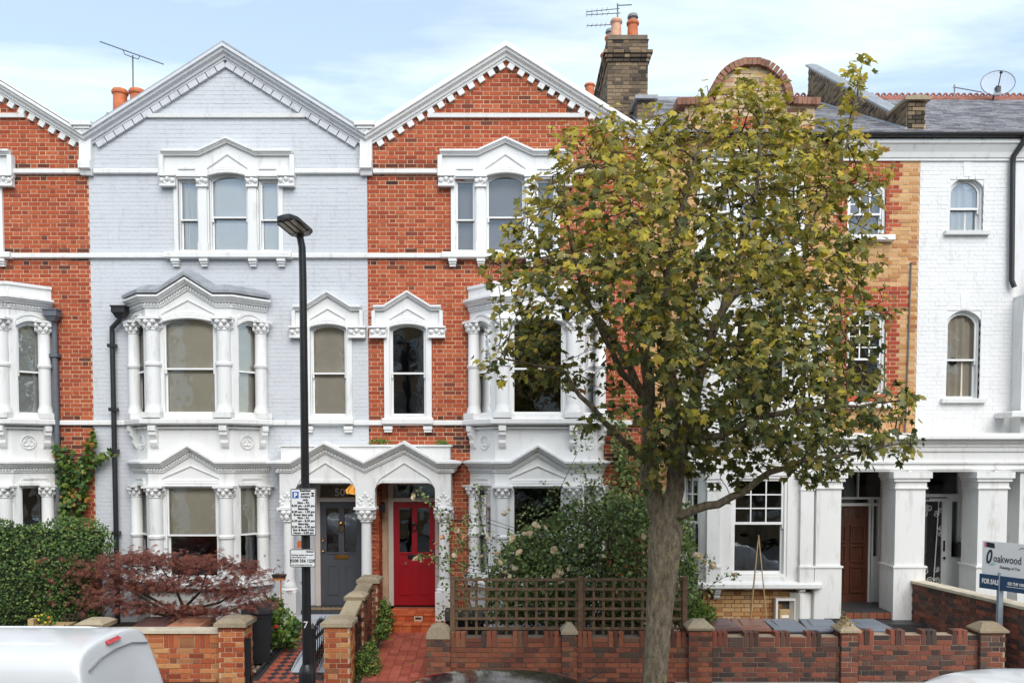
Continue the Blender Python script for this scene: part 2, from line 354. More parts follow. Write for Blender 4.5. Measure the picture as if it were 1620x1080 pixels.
M['trellis'] = m_wood('weathered_trellis_timber', srgb(86, 66, 50), srgb(134, 108, 84), (9, 9, 9), .9)
M['wooddoor'] = m_wood('mahogany_door', srgb(62, 32, 22), srgb(104, 58, 38), (30, 30, 1.5), .45)
M['pine'] = m_wood('pine_panel', srgb(150, 84, 40), srgb(196, 124, 66), (2, 2, 2), .6)
M['cane'] = m_plain('bamboo_cane', srgb(188, 160, 116), .7, .2, 20, .1)
# ---------------------------------------------------------------- ground, road, pavements
ZR, ZP = -.31, -.18
def sheet(name, x0, x1, y0, y1, z, mat, th=.05):
    return struct(MB().box(x0, x1, y0, y1, z - th, z).build(name, mat))
sheet('ground', -400, 400, -400, 400, ZR - .06, m_plain('earth', (.12, .11, .08, 1), .95, .3, .5, 0))
sheet('road', -60, 60, 1.0, 9.0, ZR, M['asphalt'])
sheet('pavement_far', -60, 60, 9.14, 11.93, ZP, M['paving'], .16)
sheet('pavement_near', -60, 60, -3.6, .86, ZP, M['paving'], .16)
sheet('kerb_far', -60, 60, 9.0, 9.14, ZP + .004, M['kerb'], .17)
sheet('kerb_near', -60, 60, .86, 1.0, ZP + .004, M['kerb'], .17)
sheet('garden_ground', -12, 14, 11.93, 14.98, -.02, M['soil'], .3)

# ---------------------------------------------------------------- brickwork
def lay(a0, a1, z0, z1, spans, gauge=.0752, off=0.0, bond='flemish', L=.215, Hd=.1025, j=.0115):
    out = []; n = int(round((z1 - z0) / gauge)); seq = [L, Hd] if bond == 'flemish' else [L]
    for i in range(n):
        z = z0 + i * gauge; zc = z + gauge / 2; sp = spans(zc)
        per = sum(seq) + j * len(seq)
        shift = (per / 2) * (i % 2) + off + (random.random() - .5) * .012
        k = math.floor((a0 - shift) / per) - 1; a = shift + k * per; q = 0
        while a < a1:
            w = seq[q % len(seq)]; q += 1; lo, hi = a, a + w; a += w + j
            for (s0, s1) in sp:
                l, h = max(lo, s0, a0), min(hi, s1, a1)
                if h - l > .035: out.append((l, z, h - l))
    return out
def rect_spans(a0, a1, holes):
    def f(z):
        sp = [(a0, a1)]
        for (h0, h1, g0, g1) in holes:
            if g0 < z < g1:
                n = []
                for (s0, s1) in sp:
                    if h1 <= s0 or h0 >= s1: n.append((s0, s1)); continue
                    if h0 > s0: n.append((s0, h0))
                    if h1 < s1: n.append((h1, s1))
                sp = n
        return sp
    return f
_bm = {}
def brick_mesh(T, w, h, d, mat, c=.004, name='brick'):
    w = round(w / .006) * .006; key = (tuple(round(x, 3) for x in (*T.al, *T.ou)), round(w, 3), round(h, 3), d, mat.name, c)
    if key not in _bm:
        t = Frame((0, 0), T.al, T.ou); m = MB(t); m.cbox(-w / 2, w / 2, -d, 0, 0, h, c); _bm[key] = m.mesh(name, (0, 0, 0), [mat])
    return _bm[key]
def put_bricks(parent, T, bricks, mat, b=0.0, gauge=.0752, indiv=300, d=.05, jit=.0035, rest='brickwork', name='brick', choose=None, j=.0115, c=.003):
    """the bricks nearest the camera as pieces of their own, the rest as one real mesh"""
    if choose: order = sorted(range(len(bricks)), key=lambda i: choose(bricks[i]))
    else:
        def dist(i):
            p = T(bricks[i][0], b, bricks[i][1]); return p[0] ** 2 + p[1] ** 2 + (p[2] - HC) ** 2
        order = sorted(range(len(bricks)), key=dist)
    mb = MB(T); h = gauge - j
    for n, i in enumerate(order):
        a, z, w = bricks[i]; bb = b + (random.random() - .5) * 2 * jit; hh = h
        if n < indiv:
            p = T(a + w / 2, bb, z + j / 2); link(name, brick_mesh(T, w, hh, d, mat, c, name), parent, p)
        else: mb.cbox(a, a + w, bb - d, bb, z + j / 2, z + j / 2 + hh, c)
    if mb.v: mb.build(rest, mat, parent, kind='stuff')
def wall_cells(mb, a0, a1, z0, z1, holes, b0, b1):
    """a wall slab with rectangular openings: faces, backs and reveals"""
    xs = sorted({a0, a1, *[min(max(h[k], a0), a1) for h in holes for k in (0, 1)]}); zs = sorted({z0, z1, *[min(max(h[k], z0), z1) for h in holes for k in (2, 3)]})
    inh = lambda x, z: any(h[0] < x < h[1] and h[2] < z < h[3] for h in holes)
    solid = {}
    for i in range(len(xs) - 1):
        for k in range(len(zs) - 1): solid[i, k] = not inh((xs[i] + xs[i + 1]) / 2, (zs[k] + zs[k + 1]) / 2)
    for (i, k), s in solid.items():
        if not s: continue
        A, B, C, D = xs[i], xs[i + 1], zs[k], zs[k + 1]
        for b in (b0, b1): mb.add([(A, b, C), (B, b, C), (B, b, D), (A, b, D)], [[0, 1, 2, 3]])
        for (di, dk, q) in ((-1, 0, [(A, C), (A, D)]), (1, 0, [(B, C), (B, D)]), (0, -1, [(A, C), (B, C)]), (0, 1, [(A, D), (B, D)])):
            if not solid.get((i + di, k + dk), False):
                (p, r) = q; mb.add([(p[0], b0, p[1]), (r[0], b0, r[1]), (r[0], b1, r[1]), (p[0], b1, p[1])], [[0, 1, 2, 3]])
# ---------------------------------------------------------------- windows
def arch(a0, a1, z0, z1, rise=0, n=10):
    if rise <= 0: return [(a0, z0), (a1, z0), (a1, z1), (a0, z1)]
    w = (a1 - a0) / 2; c = (a0 + a1) / 2; r = (w * w + rise * rise) / (2 * rise); zc = z1 - r; t = math.asin(min(1, w / r))
    if rise > w: t = math.pi - t
    return [(a0, z0), (a1, z0)] + [(c + r * math.sin(t - 2 * t * i / n), zc + r * math.cos(t - 2 * t * i / n)) for i in range(n + 1)]
def window(parent, T, a0, a1, z0, z1, rise=0, mid=.47, deep=.10, fr=.05, st=.042, bars=None, back=None, backz=(0, 1), mat=None, glass=None, gap=.16, name='window', bars_low=None, wavy=False):
    mat = mat or M['gloss']; glass = glass or M['glass']
    f = MB(T); f.ring(arch(a0, a1, z0, z1, rise), arch(a0 + fr, a1 - fr, z0 + fr, z1 - fr, rise), -deep - .13, -deep + .03)
    win = f.build(name, mat, parent)
    A0, A1, Z0, Z1 = a0 + fr, a1 - fr, z0 + fr, z1 - fr; zm = Z0 + (Z1 - Z0) * mid
    for (lo, hi, rs, b, br) in ((zm - .022, Z1, rise, -deep, bars), (Z0, zm + .022, 0, -deep - .05, bars_low)):
        s = MB(T); s.ring(arch(A0, A1, lo, hi, rs), arch(A0 + st, A1 - st, lo + st, hi - st, rs), b - .042, b)
        if rs or bars:   # horns of the upper sash
            if lo != Z0: s.box(A0 + .004, A0 + .032, b - .04, b - .002, lo - .07, lo - .002); s.box(A1 - .032, A1 - .004, b - .04, b - .002, lo - .07, lo - .002)
        i0, i1, j0, j1 = A0 + st, A1 - st, lo + st, hi - st
        if br:
            nc, nr = br
            for k in range(1, nc): x = i0 + (i1 - i0) * k / nc; s.box(x - .011, x + .011, b - .034, b - .006, j0, j1 - (rs * .3 if rs else 0))
            for k in range(1, nr): z = j0 + (j1 - j0) * k / nr; s.box(i0, i1, b - .033, b - .007, z - .011, z + .011)
        s.build('sash', mat, win)
        MB(T).plate(arch(A0 + st - .01, A1 - st + .01, lo + st - .01, hi - st + .01, rs), [], b - .024, b - .020).build('pane', glass, win)
    if back:
        q = MB(T); w0, w1 = Z0 + (Z1 - Z0) * backz[0], Z0 + (Z1 - Z0) * backz[1]; b = -deep - gap
        n = 24 if wavy else 1; prof = []
        am = .022 if wavy else 0
        for i in range(n + 1):
            t = i / n; prof.append((A0 - .05 + (A1 - A0 + .1) * t, b + am * math.sin(t * 34) + am * .6 * math.sin(t * 13)))
        vs = []
        for (a, bb) in prof: vs += [(a, bb, w0), (a, bb, w1), (a, bb - .006, w0), (a, bb - .006, w1)]
        fs = []
        for i in range(n): o = i * 4; fs += [[o, o + 4, o + 5, o + 1], [o + 2, o + 3, o + 7, o + 6]]
        q.add(vs, fs); q.build('drape' if wavy else 'blind', back, win, smooth=wavy)
    return win
# ---------------------------------------------------------------- stucco ornament
def capital(mb, a, b, z0, z1, r, flat=None):
    h = z1 - z0
    if flat is None:
        mb.lathe([(r * .98, z0), (r * 1.1, z0 + h * .05), (r * 1.0, z0 + h * .1), (r * 1.05, z0 + h * .45), (r * 1.32, z0 + h * .8), (r * 1.32, z0 + h * .84)], a, b, 14)
        mb.box(a - r * 1.45, a + r * 1.45, b - r, b + r * 1.45, z0 + h * .83, z1)
        for k in range(5):
            t = math.pi * (k + .0) / 4; mb.blob((a + r * 1.12 * math.cos(t), b + r * 1.12 * math.sin(t), z0 + h * .36), h * .2, (1, .8, 1.2))
        for k in range(4):
            t = math.pi * (k + .5) / 4; mb.blob((a + r * 1.3 * math.cos(t), b + r * 1.3 * math.sin(t), z0 + h * .66), h * .2, (1.15, .9, 1))
    else:
        w, d = flat
        mb.box(a - w, a + w, b - .04, b + d * .55, z0, z1 - h * .12); mb.box(a - w * 1.08, a + w * 1.08, b - .04, b + d, z1 - h * .17, z1); mb.box(a - w * 1.03, a + w * 1.03, b - .04, b + d * .75, z0 - h * .02, z0 + h * .1)
        n = max(3, int(w * 2 / .085))
        for k in range(n):
            x = a - w + (k + .5) * 2 * w / n
            mb.blob((x, b + d * .6, z0 + h * (.62 if k % 2 else .5)), h * .24, (1, .8, 1)); mb.blob((x + w / n, b + d * .5, z0 + h * (.3 if k % 2 else .7)), h * .15, (1, .8, 1))
def column(mb, a, b, z0, z1, r, band=None):
    mb.box(a - r * 1.3, a + r * 1.3, b - r, b + r * 1.3, z0, z0 + .10)
    pr = [(r * 1.28, z0 + .10), (r * 1.2, z0 + .16), (r * 1.02, z0 + .22), (r, z0 + .25)]
    if band: pr += [(r, band - .05), (r * 1.18, band - .03), (r * 1.2, band + .01), (r, band + .035)]
    pr += [(r * .97, z1)]; mb.lathe(pr, a, b, 14)
def bracket(mb, a, z1, w, h, d, b=0):
    """scrolled console under a sill"""
    mb.prism_bz([(b - .02, z1), (b + d, z1), (b + d, z1 - h * .22), (b + d * .8, z1 - h * .25), (b + d * .82, z1 - h * .4), (b + d * .6, z1 - h * .5), (b + d * .45, z1 - h * .62), (b + d * .5, z1 - h * .75), (b + d * .32, z1 - h * .9), (b + .01, z1 - h), (b - .02, z1 - h)], a - w / 2, a + w / 2)
def dentils(mb, path, step, w, h, d, up):
    """small blocks under a cornice, set along a path of (a, b, z)"""
    for (p, q) in zip(path[:-1], path[1:]):
        L = math.hypot(q[0] - p[0], q[1] - p[1]); n = max(1, int(L / step)); da, db = (q[0] - p[0]) / L, (q[1] - p[1]) / L; oa, ob = -db, da
        for k in range(n):
            t = (k + .5) / n; a, b, z = (p[i] + (q[i] - p[i]) * t for i in range(3)); sl = (q[2] - p[2]) / L * w / 2
            P = lambda s, o, zz: (a + da * s + oa * o, b + db * s + ob * o, zz)
            z += up
            mb.add([P(-w / 2, -.01, z - sl), P(w / 2, -.01, z + sl), P(w / 2, d, z + sl), P(-w / 2, d, z - sl), P(-w / 2, -.01, z - sl + h), P(w / 2, -.01, z + sl + h), P(w / 2, d, z + sl + h), P(-w / 2, d, z - sl + h)],
                   [[0, 3, 2, 1], [4, 5, 6, 7], [0, 1, 5, 4], [1, 2, 6, 5], [2, 3, 7, 6], [3, 0, 4, 7]])
P_STRING = [(-.02, -.045), (.04, -.045), (.065, -.03), (.065, .03), (.05, .045), (-.02, .05)]
P_SILL = [(-.05, -.06), (.10, -.06), (.13, -.045), (.13, .03), (.11, .05), (-.05, .065)]
P_HOOD = [(-.03, -.06), (.05, -.06), (.055, -.035), (.075, -.03), (.08, -.01), (.105, -.005), (.105, .03), (-.03, .045)]
P_CORN = [(-.03, -.16), (.025, -.16), (.03, -.075), (.07, -.07), (.085, -.04), (.125, -.025), (.135, .0), (.16, .005), (.16, .04), (-.03, .07)]
P_FINE = [(-.01, -.016), (.012, -.016), (.024, 0), (.024, .014), (-.01, .018)]
def relief(mb, c, half, z0, z1, b, rise=0):
    """raised triangle over a window head, with a moulded label below it"""
    mb.sweep([(c - half, b, z0), (c, b, z1), (c + half, b, z0)], P_FINE)
    for (k, (o, dz)) in enumerate(((.05, .0), (.035, .045), (.02, .085))):
        n = 8; hw = half * (1 - k * .03)
        path = [(c - hw + 2 * hw * i / n, b, z0 - .13 + dz + rise * (1 - ((2 * i / n) - 1) ** 2)) for i in range(n + 1)]
        mb.sweep(path, [(-.02, -.02), (o, -.02), (o + .008, 0), (o, .022), (-.02, .024)])
# ---------------------------------------------------------------- the three gabled houses
XP = X(582, 470)                      # party line of the grey and the red house
HW = X(582, 470) - X(144, 470)        # width of one house
B_ = lambda u, v, Y=15.0: XP - X(u, v, Y)     # distance from the party line, read off the grey house
BP = .5                                # projection of the bays
BC, BH, BF = 3.06, 1.22, .755          # bay centre, half width at the wall, half width of its front
def roundel(mb, c, z, r, b):
    n = 16
    mb.tube([(c + r * math.cos(2 * math.pi * i / n), b + .008, z + r * math.sin(2 * math.pi * i / n)) for i in range(n + 1)], .014, 6)
    for k in range(3):
        t = math.pi / 2 + k * 2 * math.pi / 3; cx, cz = c + r * .42 * math.cos(t), z + r * .42 * math.sin(t)
        mb.tube([(cx + r * .34 * math.cos(t + q * math.pi / 5 - 2.2), b + .006, cz + r * .34 * math.sin(t + q * math.pi / 5 - 2.2)) for q in range(8)], .011, 5)

def gable_house(x0, m, wallmat, trim, label, door=None, painted=False, bayroof='white', win=None, smin=0.0, rakemat=None, kneelers=()):
    T = Frame((x0, 15.0), (m, 0), (0, -1))
    H = thing('terraced_house', (x0 + m * HW / 2, 15.0, 0), label, 'house')
    zE, zA = Z(213), Z(74)                       # eaves and apex of the coping line
    ap = HW / 2
    zline = lambda s: zA - (zA - zE) * abs(s - ap) / ap
    c1, c2 = 2.49, .72                           # centres of the top window and the small window
    zt0, zt1 = Z(397), Z(275)
    zs0, zs1 = Z(658), Z(512)
    zf0, zf1 = Z(655, 14.5), Z(500, 14.5)        # bay window, first floor
    zg0, zg1 = Z(915, 14.5), Z(768, 14.5)        # bay window, ground floor
    zd0, zd1 = Z(957, 15.35), Z(763, 15.0)
    d0, d1 = door['open'] if door else (.2, 1.2)
    tops = [(c1 - .905, c1 - .545, zt0, Z(284)), (c1 - .345, c1 + .345, zt0, zt1), (c1 + .545, c1 + .905, zt0, Z(284))]
    holes = list(tops) + [(c2 - .33, c2 + .33, zs0, zs1)]
    bayhole = (BC - BH + .1, BC + BH - .1, .1, Z(480, 15))
    holes += [bayhole]
    if door: holes += [(d0, d1, 0, zd1)]
    holes = [h for h in holes if h[1] > smin]
    # wall core, brick skin
    kb = -.004 if painted else -.006
    core = MB(T); wall_cells(core, max(0.002, smin), HW - .002, 0, zE - .1, holes, kb, -.31)
    core.plate([(max(0.002, smin), zE - .1), (HW - .002, zE - .1), (HW - .002, zline(HW) - .1), (ap, zA - .1), (max(0.002, smin), zline(max(0.002, smin)) - .1)] if smin < ap else
               [(smin, zE - .1), (HW - .002, zE - .1), (HW - .002, zE - .05), (smin, zline(smin) - .1)], [], -.31, kb)
    core.build('wall', wallmat if painted else M['mortar'], H)
    rs = rect_spans(max(0.0, smin), HW, holes)
    def spans(z):
        sp = rs(z)
        if z > zE - .12:
            d = (z - (zE - .16)) * ap / (zA - zE); sp = [(max(a, d), min(b, HW - d)) for (a, b) in sp if min(b, HW - d) > max(a, d)]
        return sp
    bricks = lay(max(0, smin), HW, -.02, zA - .15, spans)
    cover = [(c1 - .9, c1 + .9, Z(400), Z(240)), (BC - BH, BC + BH, 0, Z(480)), (c2 - .4, c2 + .4, zs0, zs1 + .1), (d0, d1, 0, zd1)]
    bricks = [q for q in bricks if not any(k[0] < q[0] and q[0] + q[2] < k[1] and k[2] < q[1] and q[1] + .08 < k[3] for k in cover)]
    if painted: put_bricks(H, T, bricks, wallmat, indiv=0, jit=.0016, rest='painted_brickwork', j=.007, c=.003)
    else:
        zl = [Z(405.5), Z(669), Z(272.5)]
        def sooty(q):
            z = q[1] + .04; r = random.random()
            if any(0 < z - k < .12 for k in zl) and r < .6: return True
            if any(-.22 < z - k < 0 for k in zl) and r < .3: return True
            if BC - BH - .35 < q[0] < BC + BH + .35 and Z(676) > z > Z(735) and r < .6: return True
            return z > Z(190) and r < .15
        so2 = [q for q in bricks if sooty(q)]; sset = set(so2); bricks = [q for q in bricks if q not in sset]
        put_bricks(H, T, so2, M['sootbrick'], indiv=50, rest='sooted_brickwork')
        put_bricks(H, T, bricks, M['redbrick'], indiv=250, choose=lambda q: (q[0] + q[2] / 2 - 1.2) ** 2 * .8 + (q[1] - 6.6) ** 2 * .25 if smin == 0 else -q[0] * 1.2 + abs(q[1] - 6.5) * .25)
    # the coping of the gable and its blocks
    lo = max(smin, -.02)
    rp = [(-.0, 0, zE), (ap, 0, zA), (HW, 0, zE)] if smin < ap else [(smin, 0, zline(smin)), (HW, 0, zE)]
    pr = [(-.33, -.03), (.20, -.02), (.20, -.075), (.165, -.085), (.155, -.13), (.10, -.165), (.09, -.205), (.06, -.215), (.06, -.25), (-.33, -.25)]
    MB(T).sweep(rp, pr).build('gable_coping', rakemat, H)
    MB(T).sweep([(p[0], p[1] - .04, p[2]) for p in rp], [(-.25, -.0), (.2, -.0), (.2, .03), (-.25, .05)]).build('gable_flashing', M['lead'] if painted else rakemat, H)
    L = math.hypot(ap, zA - zE); th = math.atan2(zA - zE, ap); step, bw = (.195, .178) if painted else (.212, .112)
    n = int((L - .3) / step)
    for side in (-1, 1):
        me = None
        for k in range(n + 1):
            t = .10 + k * step; s = ap + side * t * math.cos(th)
            if s < smin + .1 or s > HW - .12 or s < .12: continue
            zc = zA - t * math.sin(th) - .315
            if me is None:
                q = MB(Frame((0, 0), T.al, T.ou)); ca, sa = math.cos(th), -side * math.sin(th); pts = []
                hw_, hh = bw / 2, .05
                for (i, j) in ((-hw_, -hh), (hw_, -hh), (hw_, hh), (-hw_, hh)): pts.append((i * ca - j * sa, i * sa + j * ca))
                q.plate(pts, [], -.02, .055); me = q.mesh('dentil', (0, 0, 0), [rakemat])
            link('dentil', me, H, T(s, 0, zc))
    # string courses
    def string(v, parts, prof=P_STRING, b=0):
        for (s0, s1) in parts:
            s0 = max(s0, smin)
            if s1 > s0: MB(T).sweep([(s0, b, Z(v)), (s1, b, Z(v))], prof).build('string_course', trim, H)
    zb = Z(184); dz = (zA - .34 - zb) * ap / (zA - zE)
    string(184, [(ap - dz + .02, ap + dz - .02)], [(-.02, -.035), (.05, -.035), (.06, .03), (-.02, .045)])
    string(272.5, [(.12, c1 - 1.17), (c1 + 1.17, HW - .12)])
    string(405.5, [(0.0, c1 - 1.13), (c1 + 1.13, HW)])
    string(669, [(0.0, BC - BH - .02), (BC + BH + .02, HW)])
    for s in kneelers:
        k = MB(T); z0, z1 = Z(279), Z(206)
        k.prism_bz([(-.05, z0), (.08, z0), (.10, z0 + .07), (.16, z0 + .10), (.16, z0 + .22), (.12, z0 + .26), (.10, z1 - .12), (.2, z1 - .08), (.2, z1), (-.05, z1)], s - .105, s + .105)
        k.box(s - .18, s + .18, -.08, .25, z1, z1 + .075); k.box(s - .14, s + .14, -.08, .22, z1 - .05, z1)
        k.build('kneeler', trim, H)
    # top window
    if smin < c1 + 1:
        sur = MB(T); zb, zc_, zsh, zap = Z(400), Z(296), Z(243), Z(223)
        out = [(c1 - .98, zb), (c1 + .98, zb), (c1 + .98, zc_), (c1 + 1.17, zc_), (c1 + 1.17, zsh), (c1 + .5, zsh), (c1, zap), (c1 - .5, zsh), (c1 - 1.17, zsh), (c1 - 1.17, zc_), (c1 - .98, zc_)]
        hs = [arch(tops[0][0], tops[0][1], zt0, Z(284)), arch(tops[1][0], tops[1][1], zt0, zt1, .09), arch(tops[2][0], tops[2][1], zt0, Z(284))]
        sur.plate(out, hs, -.12, .045)
        so_ = sur.build('window_surround', trim, H)
        hd = MB(T); hd.sweep([(c1 - 1.17, .045, zsh), (c1 - .5, .045, zsh), (c1, .045, zap), (c1 + .5, .045, zsh), (c1 + 1.17, .045, zsh)], P_HOOD)
        hd.build('hood_mould', trim, so_)
        for s in (-1, 1): MB(T).box(c1 + s * 1.17 - .04, c1 + s * 1.17 + .04, 0, .12, Z(281), zsh - .061).build('hood_return', trim, so_)
        rl = MB(T); relief(rl, c1, .36, Z(268), Z(246), .045, .06)
        rl.build('head_ornament', trim, so_)
        for s in (-1, 1):
            rl = MB(T); a = c1 + s * .725; rl.box(a - .2, a + .2, 0, .075, Z(281), Z(277)); rl.box(a - .17, a + .17, 0, .06, Z(277), Z(270)); rl.box(a - .15, a + .15, 0, .08, Z(270), Z(267)); rl.build('head_ornament', trim, so_)
        for s in (-1, 1):
            q = MB(T); a = c1 + s * .445; q.box(a - .075, a + .075, .03, .085, zb + .02, Z(297)); q.box(a - .09, a + .09, .03, .1, zb, zb + .16); q.build('pilaster', trim, so_)
            q = MB(T); capital(q, a, .05, Z(298), Z(280), 0, (.10, .09)); q.build('capital', trim, so_)
            q = MB(T); capital(q, c1 + s * 1.06, .05, Z(297), Z(279), 0, (.14, .10)); q.build('capital', trim, so_)
        q = MB(T); q.sweep([(c1 - 1.14, 0, Z(405)), (c1 + 1.14, 0, Z(405))], P_SILL); q.build('sill', trim, so_)
        for a in (-.95, -.44, .44, .95):
            q = MB(T); z = Z(410.5)
            q.box(c1 + a - .075, c1 + a + .075, -.02, .11, z - .05, z); q.box(c1 + a - .065, c1 + a + .065, -.02, .085, z - .09, z - .05); q.box(c1 + a - .055, c1 + a + .055, -.02, .06, z - .135, z - .09); q.build('bracket', trim, so_)
        for k, tp in enumerate(tops):
            o = win['top'][k] if win else {}
            window(H, T, tp[0], tp[1], tp[2], tp[3], .09 if k == 1 else 0, .45, deep=.05, fr=.018, st=.026, **o)
    # small window above the door
    if smin < c2:
        sur = MB(T); zb, zk, zsh, zap = Z(664), Z(535), Z(487), Z(464)
        out = [(c2 - .43, zb), (c2 + .43, zb), (c2 + .43, zk), (c2 + .61, zk), (c2 + .61, zsh), (c2 + .42, zsh), (c2, zap), (c2 - .42, zsh), (c2 - .61, zsh), (c2 - .61, zk), (c2 - .43, zk)]
        sur.plate(out, [arch(c2 - .33, c2 + .33, zs0, zs1, .08)], -.10, .04); so_ = sur.build('window_surround', trim, H)
        hd = MB(T); hd.sweep([(c2 - .61, .04, zsh), (c2 - .42, .04, zsh), (c2, .04, zap), (c2 + .42, .04, zsh), (c2 + .61, .04, zsh)], P_HOOD)
        hd.build('hood_mould', trim, so_)
        for s in (-1, 1): MB(T).box(c2 + s * .61 - .03, c2 + s * .61 + .03, 0, .1, Z(517), zsh - .061).build('hood_return', trim, so_)
        rl = MB(T); relief(rl, c2, .31, Z(505), Z(489), .04, .05); rl.build('head_ornament', trim, so_)
        for s in (-1, 1):
            q = MB(T); capital(q, c2 + s * .53, .045, Z(535), Z(517), 0, (.15, .10)); q.build('capital', trim, so_)
        q = MB(T); q.sweep([(c2 - .46, 0, Z(666)), (c2 + .46, 0, Z(666))], P_SILL); q.build('sill', trim, so_)
        for s in (-1, 1):
            q = MB(T); z = Z(674); a = c2 + s * .36
            q.box(a - .08, a + .08, -.02, .09, z - .06, z); q.box(a - .07, a + .07, -.02, .07, z - .11, z - .06); q.build('bracket', trim, so_)
        window(H, T, c2 - .33, c2 + .33, zs0, zs1, .08, .47, deep=.05, fr=.02, st=.03, **(win['small'] if win else {}))
    # bay
    faces = [T.sub(BC - BH, 0, BC - BF, BP), T.sub(BC - BF, BP, BC + BF, BP), T.sub(BC + BF, BP, BC + BH, 0)]
    zc0, zc1 = Z(733, 14.5), Z(472, 14.5)       # cornice lines
    zsl = Z(666, 14.5)
    baymb = MB(T); first = True
    for fi, F in enumerate(faces):
        if smin > BC and fi < 1 and smin > BC + .5: pass
        q = MB(F); L = F.L; c = L / 2; hw1 = .46 if fi == 1 else .235
        aF = arch(c - hw1, c + hw1, zf0, zf1 if fi == 1 else Z(508, 14.6), .10 if fi == 1 else .07)
        aG = arch(c - hw1, c + hw1, zg0, zg1)
        q.plate([(0, 0), (L, 0), (L, zc0), (0, zc0)], [aG], -.12, 0)
        q.plate([(0, zc0), (L, zc0), (L, zsl), (0, zsl)], [], -.12, -.002)
        up = [(0, zsl), (L, zsl), (L, zc1)] + ([(c + .5, zc1), (c, zc1 + .30), (c - .5, zc1)] if fi == 1 else []) + [(0, zc1)]
        q.plate(up, [aF], -.12, 0)
        baymb.T = WORLD; o = len(baymb.v); baymb.v += q.v; baymb.f += [[i + o for i in f] for f in q.f]; baymb.m += q.m
    bay = baymb.build('bay_window', trim, H)
    pth = [(BC - BH, 0), (BC - BF, BP), (BC + BF, BP), (BC + BH, 0)]
    ends = lambda z, e: [(BC - BH - e * .0, 0, z), (BC - BF, BP, z), (BC + BF, BP, z), (BC + BH, 0, z)]
    ped = lambda z, r: [(BC - BH, 0, z), (BC - BF, BP, z), (BC - .48, BP, z), (BC, BP, z + r), (BC + .48, BP, z), (BC + BF, BP, z), (BC + BH, 0, z)]
    for (z, r, d, st_) in ((zc0, .29, 1, 0), (zc1, .30, 1, 1)):
        MB(T).sweep(ped(z, r), P_CORN).build('cornice', trim, bay)
        q = MB(T); dentils(q, ped(z, r), .047, .026, .042, .055, -.125); q.build('dentil_row', trim, bay, kind='stuff')
    # bay roof
    if bayroof == 'lead':
        MB(T).sweep(ped(zc1 + .07, .30), [(-.3, 0), (.17, 0), (.17, .05), (.10, .11), (-.02, .17), (-.3, .17)]).build('bay_roof', M['lead'], bay)
    else:
        MB(T).sweep(ped(zc1 + .06, .16), [(-.14, 0), (.03, 0), (.03, .17), (.06, .18), (.06, .23), (-.14, .24)]).build('parapet', trim, bay)
    MB(T).prism_ab([(BC - BH, -.0), (BC - BF, BP - .02), (BC + BF, BP - .02), (BC + BH, -.0)], zc1 + .06, zc1 + (.2 if bayroof == 'lead' else .13)).build('bay_lid', M['lead'], bay)
    # sill between the floors
    MB(T).sweep(ends(zsl, 0), [(-.1, -.07), (.10, -.07), (.12, -.05), (.16, -.04), (.16, .03), (.14, .05), (-.1, .06)]).build('sill', trim, bay)
    MB(T).sweep(ends(Z(676, 14.5), 0), [(-.1, -.02), (.05, -.02), (.07, .01), (-.1, .02)]).build('sill_mould', trim, bay)
    # plinth
    MB(T).sweep(ends(Z(925, 14.5), 0), P_SILL).build('sill', trim, bay)
    MB(T).prism_ab([(BC - BH + .1, -.1), (BC - BF, BP - .1), (BC + BF, BP - .1), (BC + BH - .1, -.1)], zsl - .12, zsl - .02).build('floor', M['floorboard'], bay)
    for fi, F in enumerate(faces):
        L = F.L; c = L / 2; front = fi == 1
        cols = [c - .62, c + .62] if front else ([.13] if fi == 0 else [L - .13])
        for a in cols:
            r = .125 if front else .105
            for (z0, z1, k0, k1, bd) in ((Z(661, 14.5), Z(523, 14.5), Z(524, 14.5), Z(503, 14.5), Z(576, 14.5)), (Z(921, 14.5), Z(786, 14.5), Z(787, 14.5), Z(768, 14.5), Z(848, 14.5))):
                q = MB(F); column(q, a, .01, z0, z1, r, bd); q.build('column', trim, bay, smooth=True)
                q = MB(F); capital(q, a, .01, k0, k1, r); q.build('capital', trim, bay)
            q = MB(F); bracket(q, a, Z(673, 14.5), .13 if front else .11, .40, .15); q.build('bracket', trim, bay)
        if not front:
            q = MB(F); roundel(q, c + (.08 if fi == 0 else -.08), Z(699, 14.6), .12, 0); q.build('roundel', trim, bay)
        hw1 = .46 if front else .235
        q = MB(F)
        if front:
            relief(q, c, .47, Z(497, 14.5), Z(475, 14.5), 0, .07); q2 = MB(F); relief(q2, c, .50, Z(756, 14.5), Z(737, 14.5), 0, 0); q2.build('head_ornament', trim, bay)
        else:
            q2 = MB(F); z = Z(766, 14.6); q2.box(c - .25, c + .25, 0, .06, z - .02, z + .03); q2.box(c - .21, c + .21, 0, .04, z + .03, z + .09); q2.box(c - .19, c + .19, 0, .055, z + .09, z + .12); q2.build('head_ornament', trim, bay)
            n = 8; zz = Z(510, 14.6)
            for (o, dz_) in ((.05, .0), (.035, .05), (.05, .10)):
                q.sweep([(c - .24 + .48 * i / n, 0, zz - .03 + dz_ + .10 * (1 - (2 * i / n - 1) ** 2)) for i in range(n + 1)], [(-.02, -.025), (o, -.025), (o, .022), (-.02, .024)])
        q.build('head_ornament', trim, bay)
        o = win['bayF'][fi] if win else {}
        window(H, F, c - hw1, c + hw1, zf0, zf1 if front else Z(508, 14.6), .10 if front else .07, .47, deep=.04, fr=.018, st=.03, **o)
        o = win['bayG'][fi] if win else {}
        window(H, F, c - hw1, c + hw1, zg0, zg1, 0, .47, deep=.04, fr=.018, st=.03, **o)
    # roof and rooms
    rf = MB(T); zr = .22
